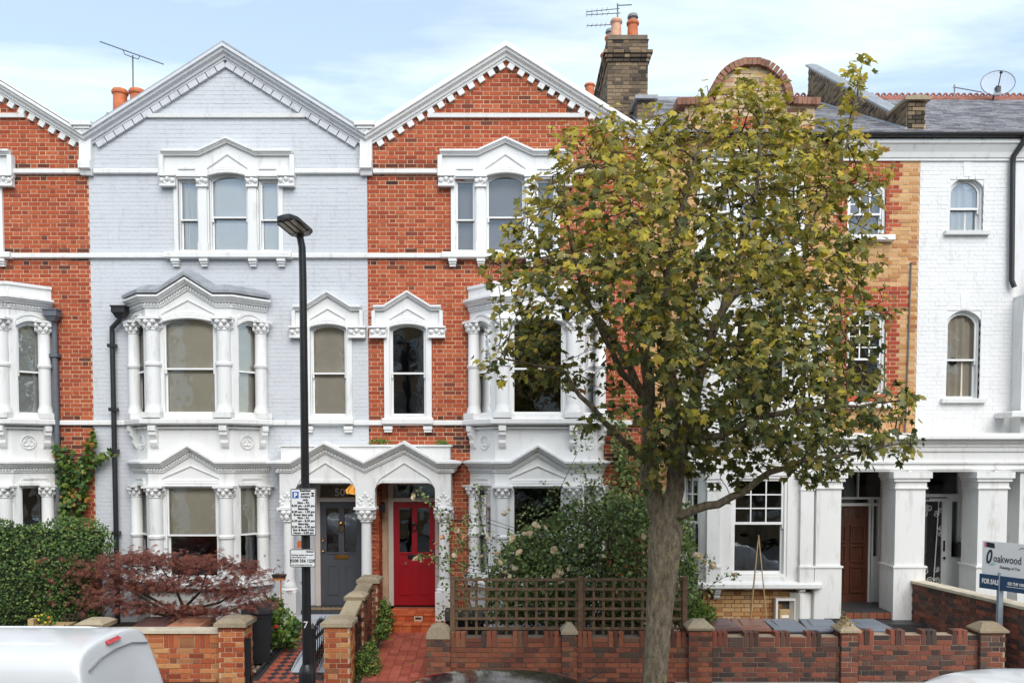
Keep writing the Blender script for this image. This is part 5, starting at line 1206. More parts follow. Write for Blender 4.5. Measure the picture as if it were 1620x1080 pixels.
# wall between the two paths, stepping up to the house
dv_ = thing('dividing_wall', (-2.52, 13.1, 0), 'stepped brick wall with stone caps between the two front paths', 'garden wall')
xs = [(-2.745, -2.36, 11.86, 12.26, Z(990, 11.9)), (-2.64, -2.37, 13.0, 13.32, Z(949, 13.0)), (-2.63, -2.30, 14.0, 14.35, Z(922, 14.0))]
for i, (a, b, y0, y1, zt) in enumerate(xs):
    brick_block(dv_, a, b, y0, y1, ZW0, zt, M['wallbrick3'] if i == 0 else M['wallbrick'], 'FR', 100 if i == 0 else 40, M['mortar']); cap_flat(dv_, a, b, y0, y1, zt, .075, .035)
for (p, q_) in ((xs[0], xs[1]), (xs[1], xs[2])):
    y0, y1 = p[3], q_[2]; za, zb = p[4] - .02, q_[4] - .05; a, b = -2.6, -2.41
    m = MB(Frame((b, 0), (0, 1), (1, 0))); m.plate([(y0, ZW0), (y1, ZW0), (y1, zb), (y0, za)], [], -(b - a), -.009); m.build('core', M['mortar_grey'], dv_)
    F = Frame((b, 0), (0, 1), (1, 0)); br = lay(y0, y1, 0, zb, lambda z: [(y0 if z < za else y0 + (y1 - y0) * (z - za) / (zb - za), y1)]); put_bricks(dv_, F, br, M['wallbrick'], indiv=90, d=.09)
    m = MB(); m.add([(a - .03, y0, za), (b + .03, y0, za), (b + .03, y1, zb), (a - .03, y1, zb), (a - .03, y0, za + .06), (b + .03, y0, za + .06), (b + .03, y1, zb + .06), (a - .03, y1, zb + .06)], [[0, 1, 2, 3], [4, 5, 6, 7], [0, 1, 5, 4], [1, 2, 6, 5], [2, 3, 7, 6], [3, 0, 4, 7]]); m.build('coping', M['stone'], dv_)
# red house: castellated wall with piers
def castle_wall(u0, u1, vt, label, mat, mort):
    H = thing('garden_wall', (X((u0 + u1) / 2, 1040, YW), YW + .1, ZP), label, 'garden wall'); x0, x1 = X(u0, 1040, YW), X(u1, 1040, YW); zt = Z(vt, YW); zb = zt - .0752 * 3
    nr = int((zb - ZW0) / .0752); z0 = zb - nr * .0752
    MB().box(x0, x1, YW + .012, YW + .2, ZW0, zt - .0752).build('core', mort, H)
    put_bricks(H, Frame((0, YW), (1, 0), (0, -1)), lay(x0, x1, z0, zb, lambda z: [(x0, x1)]), mat, indiv=240, d=.09)
    soldier_band(H, x0, x1, YW, zt, mat, True); return H
castle_wall(712, 889, 1000, 'castellated red brick garden wall under the left trellis panel', M['wallbrick'], M['mortar_dark'])
castle_wall(913, 1090, 1000, 'castellated red brick garden wall behind the street tree trunk', M['wallbrick'], M['mortar_dark'])
castle_wall(1127, 1331, 999, 'castellated purple brick wall in front of the wheelie bins', M['wallbrick2'], M['mortar_grey'])
castle_wall(1358, 1551, 996, 'castellated purple brick wall before the wooden door', M['wallbrick2'], M['mortar_grey'])
def pier(u0, u1, vt, label, mat, cap, mort=None):
    y0 = YW - .07; x0, x1 = X(u0, 1040, y0), X(u1, 1040, y0); zt = Z(vt, y0); H = thing('wall_pier', ((x0 + x1) / 2, YW, ZP), label, 'pier')
    brick_block(H, x0, x1, y0, YW + .25, ZW0, zt, mat, 'FLR', 90, mort or M['mortar_dark'])
    q = MB(); y1 = YW + .25; ym = (y0 + y1) / 2
    if cap == 'round':
        n = 8; w = (x1 - x0) / 2; c = (x0 + x1) / 2; prof = [(c + w * math.cos(math.pi * i / n), zt + .16 * math.sin(math.pi * i / n) ** .8) for i in range(n + 1)]
        q.T = Frame((0, 0), (1, 0), (0, -1)); q.plate([(x0, zt - .02), (x1, zt - .02)] + prof, [], -y1 - .01, -y0 + .015)
    elif cap == 'point': q.box(x0 - .01, x1 + .01, y0 - .015, y1, zt, zt + .04); q.frust(x0 - .01, x1 + .01, y0 - .015, y1, zt + .04, (x0 + x1) / 2 - .03, (x0 + x1) / 2 + .03, ym - .03, ym + .03, zt + .15)
    else: q.box(x0 - .03, x1 + .03, y0 - .03, y1 + .03, zt, zt + .03); q.frust(x0 - .03, x1 + .03, y0 - .03, y1 + .03, zt + .03, x0 + .08, x1 - .08, y0 + .1, y1 - .1, zt + .13)
    q.build('cap_stone', M['stone'], H)
pier(674, 712, 1008, 'brick pier with rounded mossy cap beside the red path', M['wallbrick'], 'round')
pier(889, 913, 1003, 'narrow brick pier with pointed cap below the trellis post', M['wallbrick'], 'point')
pier(1090, 1127, 996, 'brick pier with sloped stone cap right of the tree trunk', M['wallbrick'], 'flat')
pier(1331, 1358, 1000, 'narrow purple brick pier with a weedy top before the porch', M['wallbrick2'], 'flat', M['mortar_grey'])
pier(1551, 1591, 1000, 'wide brick pier with rough cap at the right end', M['wallbrick2'], 'flat', M['mortar_grey'])
# wall between the yellow and the white house
_n, _f = (X(1628, 975, 11.85), 11.85), (X(1443, 920, 14.42), 14.42); LD = math.hypot(_f[0] - _n[0], _f[1] - _n[1]); _a = ((_f[0] - _n[0]) / LD, (_f[1] - _n[1]) / LD)
F = Frame(_n, _a, (-_a[1], _a[0])); zt = Z(922, 14.4)
dw = thing('dividing_wall', (F.o[0] - .1, 13, 0), 'long sooty brick wall running from the square pier to the street', 'garden wall')
MB(F).plate([(0, ZW0), (LD, ZW0), (LD, zt), (0, zt)], [], -.22, -.009).build('core', M['mortar_dark'], dw)
put_bricks(dw, F, lay(0, LD, ZW0, zt, lambda z: [(0, LD)]), M['wallbrick2'], indiv=300, d=.09)
MB(F).box(-.02, LD, -.25, .03, zt, zt + .045).build('coping', M['coping'], dw)
# ---------------------------------------------------------------- paths and steps
def slope(y): return .09 + (y - 12.0) * .095
def sl_slab(H, name, x0, x1, y0, y1, mat, dz=0, th=.2):
    z0, z1 = slope(y0) + dz, slope(y1) + dz
    return MB().add([(x0, y0, z0 - th), (x1, y0, z0 - th), (x1, y1, z1 - th), (x0, y1, z1 - th), (x0, y0, z0), (x1, y0, z0), (x1, y1, z1), (x0, y1, z1)], [[0, 3, 2, 1], [4, 5, 6, 7], [0, 1, 5, 4], [1, 2, 6, 5], [2, 3, 7, 6], [3, 0, 4, 7]]).build(name, mat, H)
def bed(x0, x1, mat, name):
    o = sl_slab(None, name, x0, x1, 11.94, 14.97, mat, -.03); return struct(o)
bed(-12, -3.80, M['soil'], 'garden_bed'); bed(-2.3, -2.22, M['soil'], 'garden_bed'); bed(-1.18, 2.4, M['soil'], 'garden_bed'); bed(2.4, 7.2, M['paving'], 'front_yard')
# red tiled path
rp_ = struct(sl_slab(None, 'red_path', -2.22, -1.18, 11.94, 14.3, M['grout']))
tm = {}
def tile(H, x, y, sx, sy, mat, rot=0, name='tile', lift=.004):
    k = (round(sx, 3), round(sy, 3), mat.name)
    if k not in tm:
        c = .004; a, b = sx / 2, sy / 2
        m = MB(); m.add([(-a, -b, -.01), (a, -b, -.01), (a, b, -.01), (-a, b, -.01), (-a, -b, .004), (a, -b, .004), (a, b, .004), (-a, b, .004), (-a + c, -b + c, .007), (a - c, -b + c, .007), (a - c, b - c, .007), (-a + c, b - c, .007)], [[i, (i + 1) % 4, 4 + (i + 1) % 4, 4 + i] for i in range(4)] + [[4 + i, 4 + (i + 1) % 4, 8 + (i + 1) % 4, 8 + i] for i in range(4)] + [[8, 9, 10, 11]]); tm[k] = m.mesh(name, (0, 0, 0), [mat])
    o = link(name, tm[k], H, (x, y, slope(y) + lift + random.random() * .002)); o.rotation_euler = (math.atan(.095) if rot == 0 else math.atan(.095), 0, 0) if rot == 0 else (math.atan(.095), 0, rot)
    return o
s = .152
for i in range(6):
    for k in range(15): tile(rp_, -2.22 + .06 + (i + .5) * s + .02, 11.95 + (k + .5) * s, s - .006, s - .006, M['redtile'])
# chequered path of the grey house, with its black border
bp_ = struct(sl_slab(None, 'chequered_path', -3.80, -2.6, 11.94, 14.7, M['grout']))
for x in (-3.77, -2.82): 
    for k in range(9): tile(bp_, x, 12.1 + k * .28, .06, .27, M['blacktile'], name='border_tile')
sd = .118; dg_ = sd * math.sqrt(2)
for i in range(6):
    for k in range(17):
        for (ox, oy, mt) in ((0, 0, M['claytile']), (dg_ / 2, dg_ / 2, M['blacktile'])):
            x, y = -3.65 + i * dg_ + ox * 1, 11.98 + k * dg_ + oy
            if x < -2.87 and y < 14.5:
                o = tile(bp_, x, y, sd - .006, sd - .006, mt, R(45)); o.rotation_euler = (Matrix.Rotation(math.atan(.095), 3, 'X') @ Matrix.Rotation(R(45), 3, 'Z')).to_euler()
st = thing('wheelchair_ramp', (-3.05, 13.4, .1), 'pale grey pair of metal ramp tracks up to the charcoal door', 'ramp')
for (a, b) in ((-3.33, -3.10), (-2.94, -2.745)):
    y0, y1, z0, z1 = 12.25, 14.55, slope(12.25) + .02, .5
    q = MB()
    for (p, r_, h) in ((a, b, .012), (a, a + .012, .07), (b - .012, b, .07)): q.add([(p, y0, z0), (r_, y0, z0), (r_, y1, z1), (p, y1, z1), (p, y0, z0 + h * .3), (r_, y0, z0 + h * .3), (r_, y1, z1 + h), (p, y1, z1 + h), (p, y0 + .3, z0 + (z1 - z0) * .13 + h), (r_, y0 + .3, z0 + (z1 - z0) * .13 + h)], [[0, 1, 2, 3], [4, 5, 9, 8], [8, 9, 6, 7], [0, 1, 5, 4], [2, 3, 7, 6], [0, 4, 8, 7, 3], [1, 5, 9, 6, 2]])
    q.build('track', M['ramp'], st)
zd = Z(957, 15.35)
stp = thing('doorstep', (-3.2, 14.8, .3), 'grey step with a patterned tile threshold below the charcoal door', 'step')
MB().box(-3.85, -2.72, 14.5, 15.0, .1, .50).build('tread', M['ramp'], stp)
MB().box(-3.85, -2.72, 14.9, 15.5, .3, zd - .005).build('threshold', M['blacktile'], stp)
for k in range(9):
    for r_ in range(4):
        q = MB(); x = -3.72 + k * .09 + (.045 if r_ % 2 else 0); y = 14.94 + r_ * .06; q.add([(x, y - .03, zd), (x + .045, y, zd), (x, y + .03, zd), (x - .045, y, zd)], [[0, 1, 2, 3]]); q.build('tile', M['bufftile'], stp)
# red steps
rs_ = thing('front_steps', (-1.7, 14.6, .3), 'orange tiled steps below the red front door', 'steps')
ys, hs = [14.22, 14.55], [.445, .555]; xa_, xb_ = -2.22, -1.12
MB().box(xa_, xb_, 14.235, 14.9, .1, .43).build('core', M['grout'], rs_); MB().box(xa_, xb_, 14.565, 15.5, .1, .545).build('core', M['grout'], rs_)
for i, (y, h) in enumerate(zip(ys, hs)):
    n = 7; w = (xb_ - xa_) / n; zl = slope(14.22) if i == 0 else hs[0] + .004
    for k in range(n):
        a, b = xa_ + k * w + .004, xa_ + (k + 1) * w - .004
        if i == 1 and k == 3: q = MB(); q.ring([(a, zl), (b, zl), (b, h - .02), (a, h - .02)], [(a + .02, zl + .02), (b - .02, zl + .02), (b - .02, h - .04), (a + .02, h - .04)], y, y - .02); q.v = [(p[0], p[1], p[2]) for p in q.v]; q.build('vent_tile', M['coping'], rs_)
        else: MB().box(a, b, y, y + .02, zl, h - .018).build('riser_tile', M['steptile'], rs_)
        for (t0, t1) in (((y - .012, y + .15), (y + .155, y + .325)) if i == 0 else ((y - .012, y + .15), (y + .155, y + .31), (y + .315, y + .47), (y + .475, y + .63))):
            MB().box(a, b, t0, t1 - .006, h - .016, h).build('tread_tile', M['steptile'], rs_)
# gravel and edging in front of the grey house
vs = []; q = MB(); rng = random.Random(3)
for k in range(1500):
    x, y = rng.uniform(-4.9, -3.84), rng.uniform(12.25, 14.0); q.blob((x, y, slope(y) - .02 + rng.random() * .015), rng.uniform(.012, .026), (rng.uniform(.8, 1.3), rng.uniform(.8, 1.3), .7))
o = q.build('gravel', M['gravel']); o['kind'] = 'stuff'
q = MB(); q.add([(-3.845, 12.2, slope(12.2) - .1), (-3.80, 12.2, slope(12.2) - .1), (-3.80, 14.6, slope(14.6) - .1), (-3.845, 14.6, slope(14.6) - .1), (-3.845, 12.2, slope(12.2) + .05), (-3.80, 12.2, slope(12.2) + .05), (-3.80, 14.6, slope(14.6) + .05), (-3.845, 14.6, slope(14.6) + .05)], [[0, 1, 2, 3], [4, 5, 6, 7], [0, 1, 5, 4], [1, 2, 6, 5], [2, 3, 7, 6], [3, 0, 4, 7]])
struct(q.build('path_edging', M['blacktile']))
# ---------------------------------------------------------------- iron gates
def iron_gate(x, y0, y1, z0, z1, label, n=7):
    H = thing('iron_gate', (x, y0, z0), label, 'gate'); 
    q = MB(); q.box(x - .03, x + .03, y0 - .03, y0 + .03, ZP, z1 + .12); q.frust(x - .035, x + .035, y0 - .035, y0 + .035, z1 + .12, x - .004, x + .004, y0 - .004, y0 + .004, z1 + .2); q.build('post', M['blackmetal'], H)
    for z in (z0 + .12, z0 + .5, z1 - .05): q = MB(); q.box(x - .012, x + .012, y0 + .03, y1, z - .015, z + .015); q.build('rail', M['blackmetal'], H)
    for k in range(n):
        y = y0 + .06 + (y1 - y0 - .08) * k / (n - 1); q = MB(); t = z1 + .10 * math.sin(math.pi * k / (n - 1)); q.tube([(x, y, z0 + .05), (x, y, t)], .009, 5); q.lathe([(.009, t), (.022, t + .03), (.001, t + .11)], x, y, 6); q.build('bar', M['blackmetal'], H)
iron_gate(X(495, 1040, 12.05), 12.05, 12.85, .15, Z(1008, 12.05) + .02, 'black spiked iron gate standing open beside the tiled path')
iron_gate(X(556, 1040, 12.3) + .02, 12.3, 13.0, .15, Z(1000, 12.3), 'black iron gate folded back against the stepped wall', 6)
gp = thing('gate_post', (X(392, 1040, 12), 12, ZP), 'black square gate post against the left brick pier', 'post'); xg = X(392, 1040, 11.95)
MB().box(xg - .035, xg + .035, 11.93, 12.0, ZP, Z(1009, 12)).build('post', M['blackmetal'], gp); q = MB(); q.box(xg - .042, xg + .042, 11.92, 12.01, Z(1009, 12), Z(1008, 12)); q.build('cap', M['blackmetal'], gp)
# ---------------------------------------------------------------- trellis
def trellis(u0, u1, label, posts, YT=12.27):
    x0, x1 = X(u0, 950, YT), X(u1, 950, YT); H = thing('trellis_panel', ((x0 + x1) / 2, YT, .75), label, 'trellis', 'trellis panels on the garden wall')
    n = int(round((x1 - x0) / .152)); zt, zb = Z(913, YT), Z(1003, YT)
    for k in range(n + 1):
        x = x0 + (x1 - x0) * k / n; q = MB(); q.box(x - .02, x + .02, YT - .002, YT + .018, zb, zt); q.build('lath', M['trellis'], H)
    for v in (916, 931, 946.5, 962, 977.5, 993):
        z = Z(v, YT); q = MB(); q.box(x0 - .03, x1 + .03, YT - .024, YT - .004, z - .019, z + .019); q.build('lath', M['trellis'], H)
    for u in posts:
        x = X(u, 950, YT); q = MB(); q.box(x - .035, x + .035, YT - .05, YT + .03, .3, zt + .02); q.build('post', M['trellis'], H)
trellis(722, 912, 'brown timber trellis panel on the wall left of the middle post', (716,))
trellis(924, 1078, 'brown timber trellis panel partly hidden by the tree trunk', (918, 1083))
# ---------------------------------------------------------------- bins
def wheelie_bin(x, y, z, w, h, body, lid, label, rz=0, group='wheelie bins', tilt=0, d=None):
    d = d or w * 1.15; T = Frame((x, y), (math.cos(rz), math.sin(rz)), (math.sin(rz), -math.cos(rz))); H = thing('wheelie_bin', (x, y, z), label, 'bin', group); a = w / 2
    q = MB(T); q.frust(-a * .8, a * .8, -d * .36, d * .36, z + .03, -a * .96, a * .96, -d / 2, d / 2, z + h - .06); q.box(-a, a, -d / 2 - .01, d / 2 + .01, z + h - .1, z + h - .05); q.build('body', body, H)
    q = MB(T); zt = z + h - .045
    q.add([(-a * 1.04, d / 2 + .04, zt), (a * 1.04, d / 2 + .04, zt), (a * 1.04, -d / 2, zt), (-a * 1.04, -d / 2, zt), (-a * 1.04, d / 2 + .04, zt + .02), (a * 1.04, d / 2 + .04, zt + .02), (a * 1.0, d / 2 - .02, zt + .05), (-a * 1.0, d / 2 - .02, zt + .05), (a * .98, -d / 2 + .04, zt + .09), (-a * .98, -d / 2 + .04, zt + .09)],
          [[0, 3, 2, 1], [0, 1, 5, 4], [4, 5, 6, 7], [7, 6, 8, 9], [9, 8, 2, 3], [1, 2, 8, 6, 5], [0, 4, 7, 9, 3]])
    lo = q.build('lid', lid, H)
    q = MB(T)
    q.add([(-a * .6, d / 2 - .1, zt + .056), (a * .6, d / 2 - .1, zt + .056), (a * .6, -d / 2 + .12, zt + .088), (-a * .6, -d / 2 + .12, zt + .088), (-a * .55, d / 2 - .12, zt + .066), (a * .55, d / 2 - .12, zt + .066), (a * .55, -d / 2 + .14, zt + .098), (-a * .55, -d / 2 + .14, zt + .098)], [[4, 5, 6, 7], [0, 1, 5, 4], [1, 2, 6, 5], [2, 3, 7, 6], [3, 0, 4, 7]]); q.build('lid_panel', lid, lo)
    q = MB(T); q.tube([(-a * .8, -d / 2 - .05, zt - .02), (a * .8, -d / 2 - .05, zt - .02)], .014, 6); q.build('handle', body, H)
    for s in (-1, 1):
        q = MB(T); q.tube([(s * a * .84, -d * .38, z + .1), (s * a * .99, -d * .38, z + .1)], .1, 14); q.build('wheel', M['blackmetal'], H)
pl = lambda n, c: m_plain(n, c, .45, .15, 6, .15, 60)
M['binbrown'] = pl('brown_bin_plastic', srgb(126, 82, 64)); M['bindark'] = pl('maroon_bin_plastic', srgb(92, 62, 58)); M['bintan'] = pl('tan_bin_plastic', srgb(176, 122, 94)); M['bingrey'] = pl('grey_bin_plastic', srgb(112, 118, 128)); M['binblack'] = pl('black_bin_plastic', srgb(34, 36, 40))
for (u, v, Y, body, lid, lb, rz) in ((248, 984, 12.55, 'bindark', 'bindark', 'maroon wheelie bin behind the wall of the grey house', .05), (304, 984, 12.55, 'bintan', 'bintan', 'tan brown wheelie bin next to the left gate pier', -.08),
        (1136, 987, 12.6, 'bindark', 'bindark', 'dark maroon wheelie bin right of the tree trunk', .1), (1186, 987, 12.62, 'binbrown', 'binbrown', 'rust brown wheelie bin below the bamboo canes', -.06), (1240, 988, 12.6, 'bingrey', 'bingrey', 'grey wheelie bin under the open meter box', .04), (1296, 988, 12.62, 'bingrey', 'bingrey', 'blue grey wheelie bin left of the weedy pier', -.1), (1372, 988, 12.6, 'bingrey', 'bingrey', 'grey wheelie bin in front of the porch steps', .12)):
    zt = Z(v, Y); wheelie_bin(X(u, v, Y), Y, slope(Y) - .02, .5, zt - slope(Y) + .02, M[body], M[lid], lb, rz)
wheelie_bin(X(735, 975, 13.3), 13.3, slope(13.3) - .02, .62, Z(968, 13.3) - slope(13.3), M['binblack'], M['binblack'], 'black wheelie bin behind the left trellis panel', .1)
wheelie_bin(X(402, 990, 12.6), 12.75, slope(12.6), .45, .86, M['binblack'], M['binblack'], 'black wheelie bin beside the left gate pier', .3)
# ---------------------------------------------------------------- small garden things
mb_ = thing('meter_box', (X(1243, 985, 14.4), 14.45, Z(985, 14.45)), 'open white framed meter box on the yellow bay base', 'meter box')
F = Frame((0, 14.60), (1, 0), (0, -1)); a0, a1, z0, z1 = X(1227, 965, 14.45), X(1260, 965, 14.45), Z(984, 14.45), Z(946, 14.45)
MB(F).ring([(a0, z0), (a1, z0), (a1, z1), (a0, z1)], [(a0 + .04, z0 + .04), (a1 - .04, z0 + .04), (a1 - .04, z1 - .04), (a0 + .04, z1 - .04)], -.02, .16).build('frame', M['stucco_cream'], mb_)
MB(F).box(a0 + .03, a1 - .03, -.02, .02, z0 + .03, z1 - .03).build('back', M['plaster_dark'], mb_)
MB(F).cbox(a0 + .09, a1 - .09, .02, .1, z0 + .05, z0 + .22).build('meter', M['cane'], mb_); MB(F).cbox(a0 + .12, a1 - .12, .1, .11, z0 + .07, z0 + .12, .003).build('label_plate', M['letterwhite'], mb_)
mc = thing('meter_cabinet', (X(1290, 960, 14.5), 14.6, Z(985, 14.5)), 'white angled meter cabinet under the right end of bay sill', 'meter box')
F = Frame((X(1265, 960, 14.35), 14.38), (math.cos(R(35)), math.sin(R(35))), (math.sin(R(35)), -math.cos(R(35)))); z0, z1 = Z(983, 14.4), Z(938, 14.4)
MB(F).box(0, .36, -.2, .02, z0, z1).build('cabinet', M['stucco_cream'], mc); MB(F).cbox(.02, .34, .02, .04, z0 + .03, z1 - .03).build('door', M['gloss'], mc); MB(F).box(.38, .62, -.2, 0, z0 + .14, z1 + .04).build('cabinet', M['stucco_cream'], mc); MB(F).cbox(.40, .6, 0, .016, z0 + .17, z1).build('door', M['gloss'], mc)
cn = thing('bamboo_canes', (X(1200, 985, 12.9), 12.9, .1), 'bamboo cane wigwam standing before the dark bay window', 'canes')
for (a, b) in (((1200, 846, 13.0), (1215, 1000, 12.85)), ((1199, 857, 13.0), (1186, 1000, 12.9)), ((1200, 850, 13.05), (1184, 1000, 13.3))):
    q = MB(); q.tube([A3(*a), A3(*b)], .009, 6); q.build('cane', M['cane'], cn)
q = MB(); q.tube([A3(1196, 905, 13), A3(1204, 903, 12.95), A3(1203, 880, 12.98), A3(1196, 882, 13)], .004, 4); q.build('string', m_plain('green_twine', srgb(40, 110, 90), .8), cn)
br_ = thing('broom', (X(446, 975, 13.9), 13.9, .3), 'upturned broom leaning by the left porch column', 'broom')
q = MB(); q.tube([A3(446, 985, 13.9), A3(444, 917, 14.1)], .014, 6); q.build('handle', M['pine'], br_)
q = MB(); x, z = at(442, 917, 14.1); q.box(x - .1, x + .1, 14.06, 14.12, z, z + .035); q.build('head', M['pine'], br_); q = MB(); q.frust(x - .1, x + .1, 14.06, 14.12, z + .035, x - .12, x + .12, 14.03, 14.15, z + .1); q.build('bristles', m_plain('broom_bristle', (.05, .04, .035, 1), .9, .4, 60, .6, 120), br_)
pt = thing('wooden_planter', (X(62, 985, 12.6), 12.7, .05), 'small timber planter edge showing above the van roof', 'planter')
x, z = at(51, 985, 12.6); q = MB(); q.box(x - .04, x + .05, 12.55, 12.65, .05, z + .07); q.build('post', M['cane'], pt); q = MB(); q.box(x + .05, x + .5, 12.58, 12.62, z - .2, z - .02); q.build('board', M['cane'], pt); MB().box(x, x + .5, 12.62, 12.95, .05, z - .05).build('trough', M['cane'], pt)
lt = thing('lattice_chair', (X(110, 985, 12.9), 12.95, .1), 'dark lattice chair back half hidden behind the van roof', 'chair')
a, b = A3(93, 1000, 12.9), A3(126, 972, 12.9)
for k in range(6):
    t = k / 5; q = MB(); q.tube([(a[0] + (b[0] - a[0]) * t, 12.9, .5), (a[0] + (b[0] - a[0]) * t + .08, 12.98, b[2])], .012, 5); q.build('slat', M['twig'], lt)
    q = MB(); z = .5 + (b[2] - .5) * (t * .95 + .05); q.tube([(a[0], 12.9 + .08 * t, z), (b[0] + .08, 12.9 + .08 * t, z)], .01, 5); q.build('slat', M['twig'], lt)
q = MB(); q.box(a[0], b[0] + .05, 12.5, 12.92, .46, .5); q.build('seat', M['twig'], lt)
for (i, j) in ((a[0] + .02, 12.52), (b[0], 12.52), (a[0] + .02, 12.88), (b[0], 12.88)): q = MB(); q.box(i - .015, i + .015, j - .015, j + .015, .06, .46); q.build('leg', M['twig'], lt)
# door bell, porch lamp, plaque
q = MB(); x, z = at(475, 861, 14.6); 
q = MB(Frame((0, 14.56), (1, 0), (0, -1))); n = 12; q.plate([(x - .05, z - .06), (x + .05, z - .06)] + [(x + .05 * math.cos(math.pi * i / n), z + .02 + .06 * math.sin(math.pi * i / n)) for i in range(n + 1)], [], -.03, .0); tag(q.build('wall_plaque', M['terracotta']), 'small terracotta plaque between the two street signs', 'plaque')
q = MB(); x, z = at(608, 802, 15.2); q.box(x - .02, x + .02, 15.12, 15.2, z - .09, z + .09); q.box(x - .04, x + .04, 15.02, 15.12, z - .07, z + .07); q.frust(x - .05, x + .05, 15.01, 15.13, z + .07, x - .01, x + .01, 15.06, 15.08, z + .11); tag(q.build('porch_lantern', M['blackmetal']), 'black lantern on the left jamb of the red door', 'lamp')
# ---------------------------------------------------------------- foliage
RG = np.random.default_rng(11)
def tmpl_maple(bend=.18, fold=.16, curl=0.0, seed=0):
    rr = random.Random(seed)
    ang = [-112, -82, -60, -40, -19, 0, 19, 40, 60, 82, 112]; ln = [.36, .66, .50, .88, .62, 1.0, .62, .88, .50, .66, .36]
    v = [(0, .10, 0)] + [(l * math.sin(R(a)), .10 + l * math.cos(R(a)), 0) for a, l in zip(ang, ln)]
    v = [(x * (1 - curl * abs(x)) + rr.uniform(-.05, .05), y + rr.uniform(-.06, .06), -fold * abs(x) - bend * y * y + curl * .8 * x * x + .06 * math.sin(9 * x + 5 * y) + rr.uniform(-.05, .05)) for x, y, _ in v]
    return np.array(v), [[0, i, i + 1] for i in range(1, 11)] + [[0, 11, 1]]
def tmpl_oval(w=.32, fold=.12, bend=.15):
    v = [(0, 0, 0), (w * .8, .3, -fold), (w, .6, -fold - bend * .4), (0, 1, -bend), (-w, .6, -fold - bend * .4), (-w * .8, .3, -fold), (0, .5, 0)]
    return np.array(v, float), [[0, 1, 6], [1, 2, 6], [2, 3, 6], [3, 4, 6], [4, 5, 6], [5, 0, 6]]
def tmpl_small(w=.36): return np.array([(0, 0, 0), (w, .5, -.1), (0, 1, -.08), (-w, .5, -.1)], float), [[0, 1, 2], [0, 2, 3]]
def tmpl_fingers(n=5, w=.07):
    v = []; f = []
    for k in range(n):
        a = R(-70 + 140 * k / (n - 1)); L = 1 - .3 * abs(k - (n - 1) / 2) / ((n - 1) / 2); c, s = math.cos(a), math.sin(a); o = len(v)
        v += [(0, 0, 0), (s * L * .5 + c * w, c * L * .5 - s * w, -.05), (s * L, c * L, -.22), (s * L * .5 - c * w, c * L * .5 + s * w, -.05)]; f += [[o, o + 1, o + 2], [o, o + 2, o + 3]]
    return np.array(v, float), f
def basis(nrm, spin=None):
    n = nrm / np.linalg.norm(nrm, axis=1, keepdims=True); N = len(n)
    r = RG.normal(size=(N, 3)) if spin is None else spin
    d = r - n * (r * n).sum(1, keepdims=True); d /= np.linalg.norm(d, axis=1, keepdims=True) + 1e-9
    x = np.cross(d, n); return np.stack([x, d, n], axis=2)      # columns
def leaves(name, tm_, pos, B, sc, mats, idx=None, parent=None, kind='stuff', label=None):
    V, F = tm_; N = len(pos); k = len(V)
    co = np.einsum('nij,kj->nki', B, V) * sc[:, None, None] + pos[:, None, :]
    me = bpy.data.meshes.new(name); fs = np.array(F); m = len(fs)
    me.vertices.add(N * k); me.loops.add(N * m * 3); me.polygons.add(N * m)
    org = np.array([pos[:, 0].mean(), pos[:, 1].mean(), pos[:, 2].min()])
    me.vertices.foreach_set('co', (co.reshape(-1, 3) - org).astype(np.float32).ravel())
    me.loops.foreach_set('vertex_index', (fs[None] + (np.arange(N) * k)[:, None, None]).astype(np.int32).ravel())
    me.polygons.foreach_set('loop_start', np.arange(0, N * m * 3, 3, dtype=np.int32))
    for q in mats: me.materials.append(q)
    if idx is not None: me.polygons.foreach_set('material_index', np.repeat(idx, m).astype(np.int32))
    me.update(calc_edges=True); me.validate()
    return link(name, me, parent, tuple(org), kind, label)
def inpoly(P, u, v):
    c = np.zeros(len(u), bool); n = len(P)
    for i in range(n):
        (x0, y0), (x1, y1) = P[i], P[(i + 1) % n]
        if y0 == y1: continue
        k = ((y0 > v) != (y1 > v)) & (u < (x1 - x0) * (v - y0) / (y1 - y0) + x0); c ^= k
    return c
def sample_poly(P, n):
    A = np.array(P, float); u = np.empty(0); v = np.empty(0)
    while len(u) < n:
        a = RG.uniform(A[:, 0].min(), A[:, 0].max(), n); b = RG.uniform(A[:, 1].min(), A[:, 1].max(), n); k = inpoly(P, a, b); u = np.append(u, a[k]); v = np.append(v, b[k])
    return u[:n], v[:n]
def edge_dist(P, u, v):
    d = np.full(len(u), 1e9); n = len(P)
    for i in range(n):
        a = np.array(P[i], float); b = np.array(P[(i + 1) % n], float); ab = b - a; t = np.clip(((u - a[0]) * ab[0] + (v - a[1]) * ab[1]) / (ab @ ab), 0, 1); d = np.minimum(d, np.hypot(u - a[0] - t * ab[0], v - a[1] - t * ab[1]))
    return d
def to3(u, v, Y):
    a = (u - 810) / FPX; b = (PPY - v) / FPX; t = Y / (math.cos(PITCH) + b * math.sin(PITCH)); return np.stack([t * a, Y + 0 * t, HC + t * (b * math.cos(PITCH) - math.sin(PITCH))], 1)
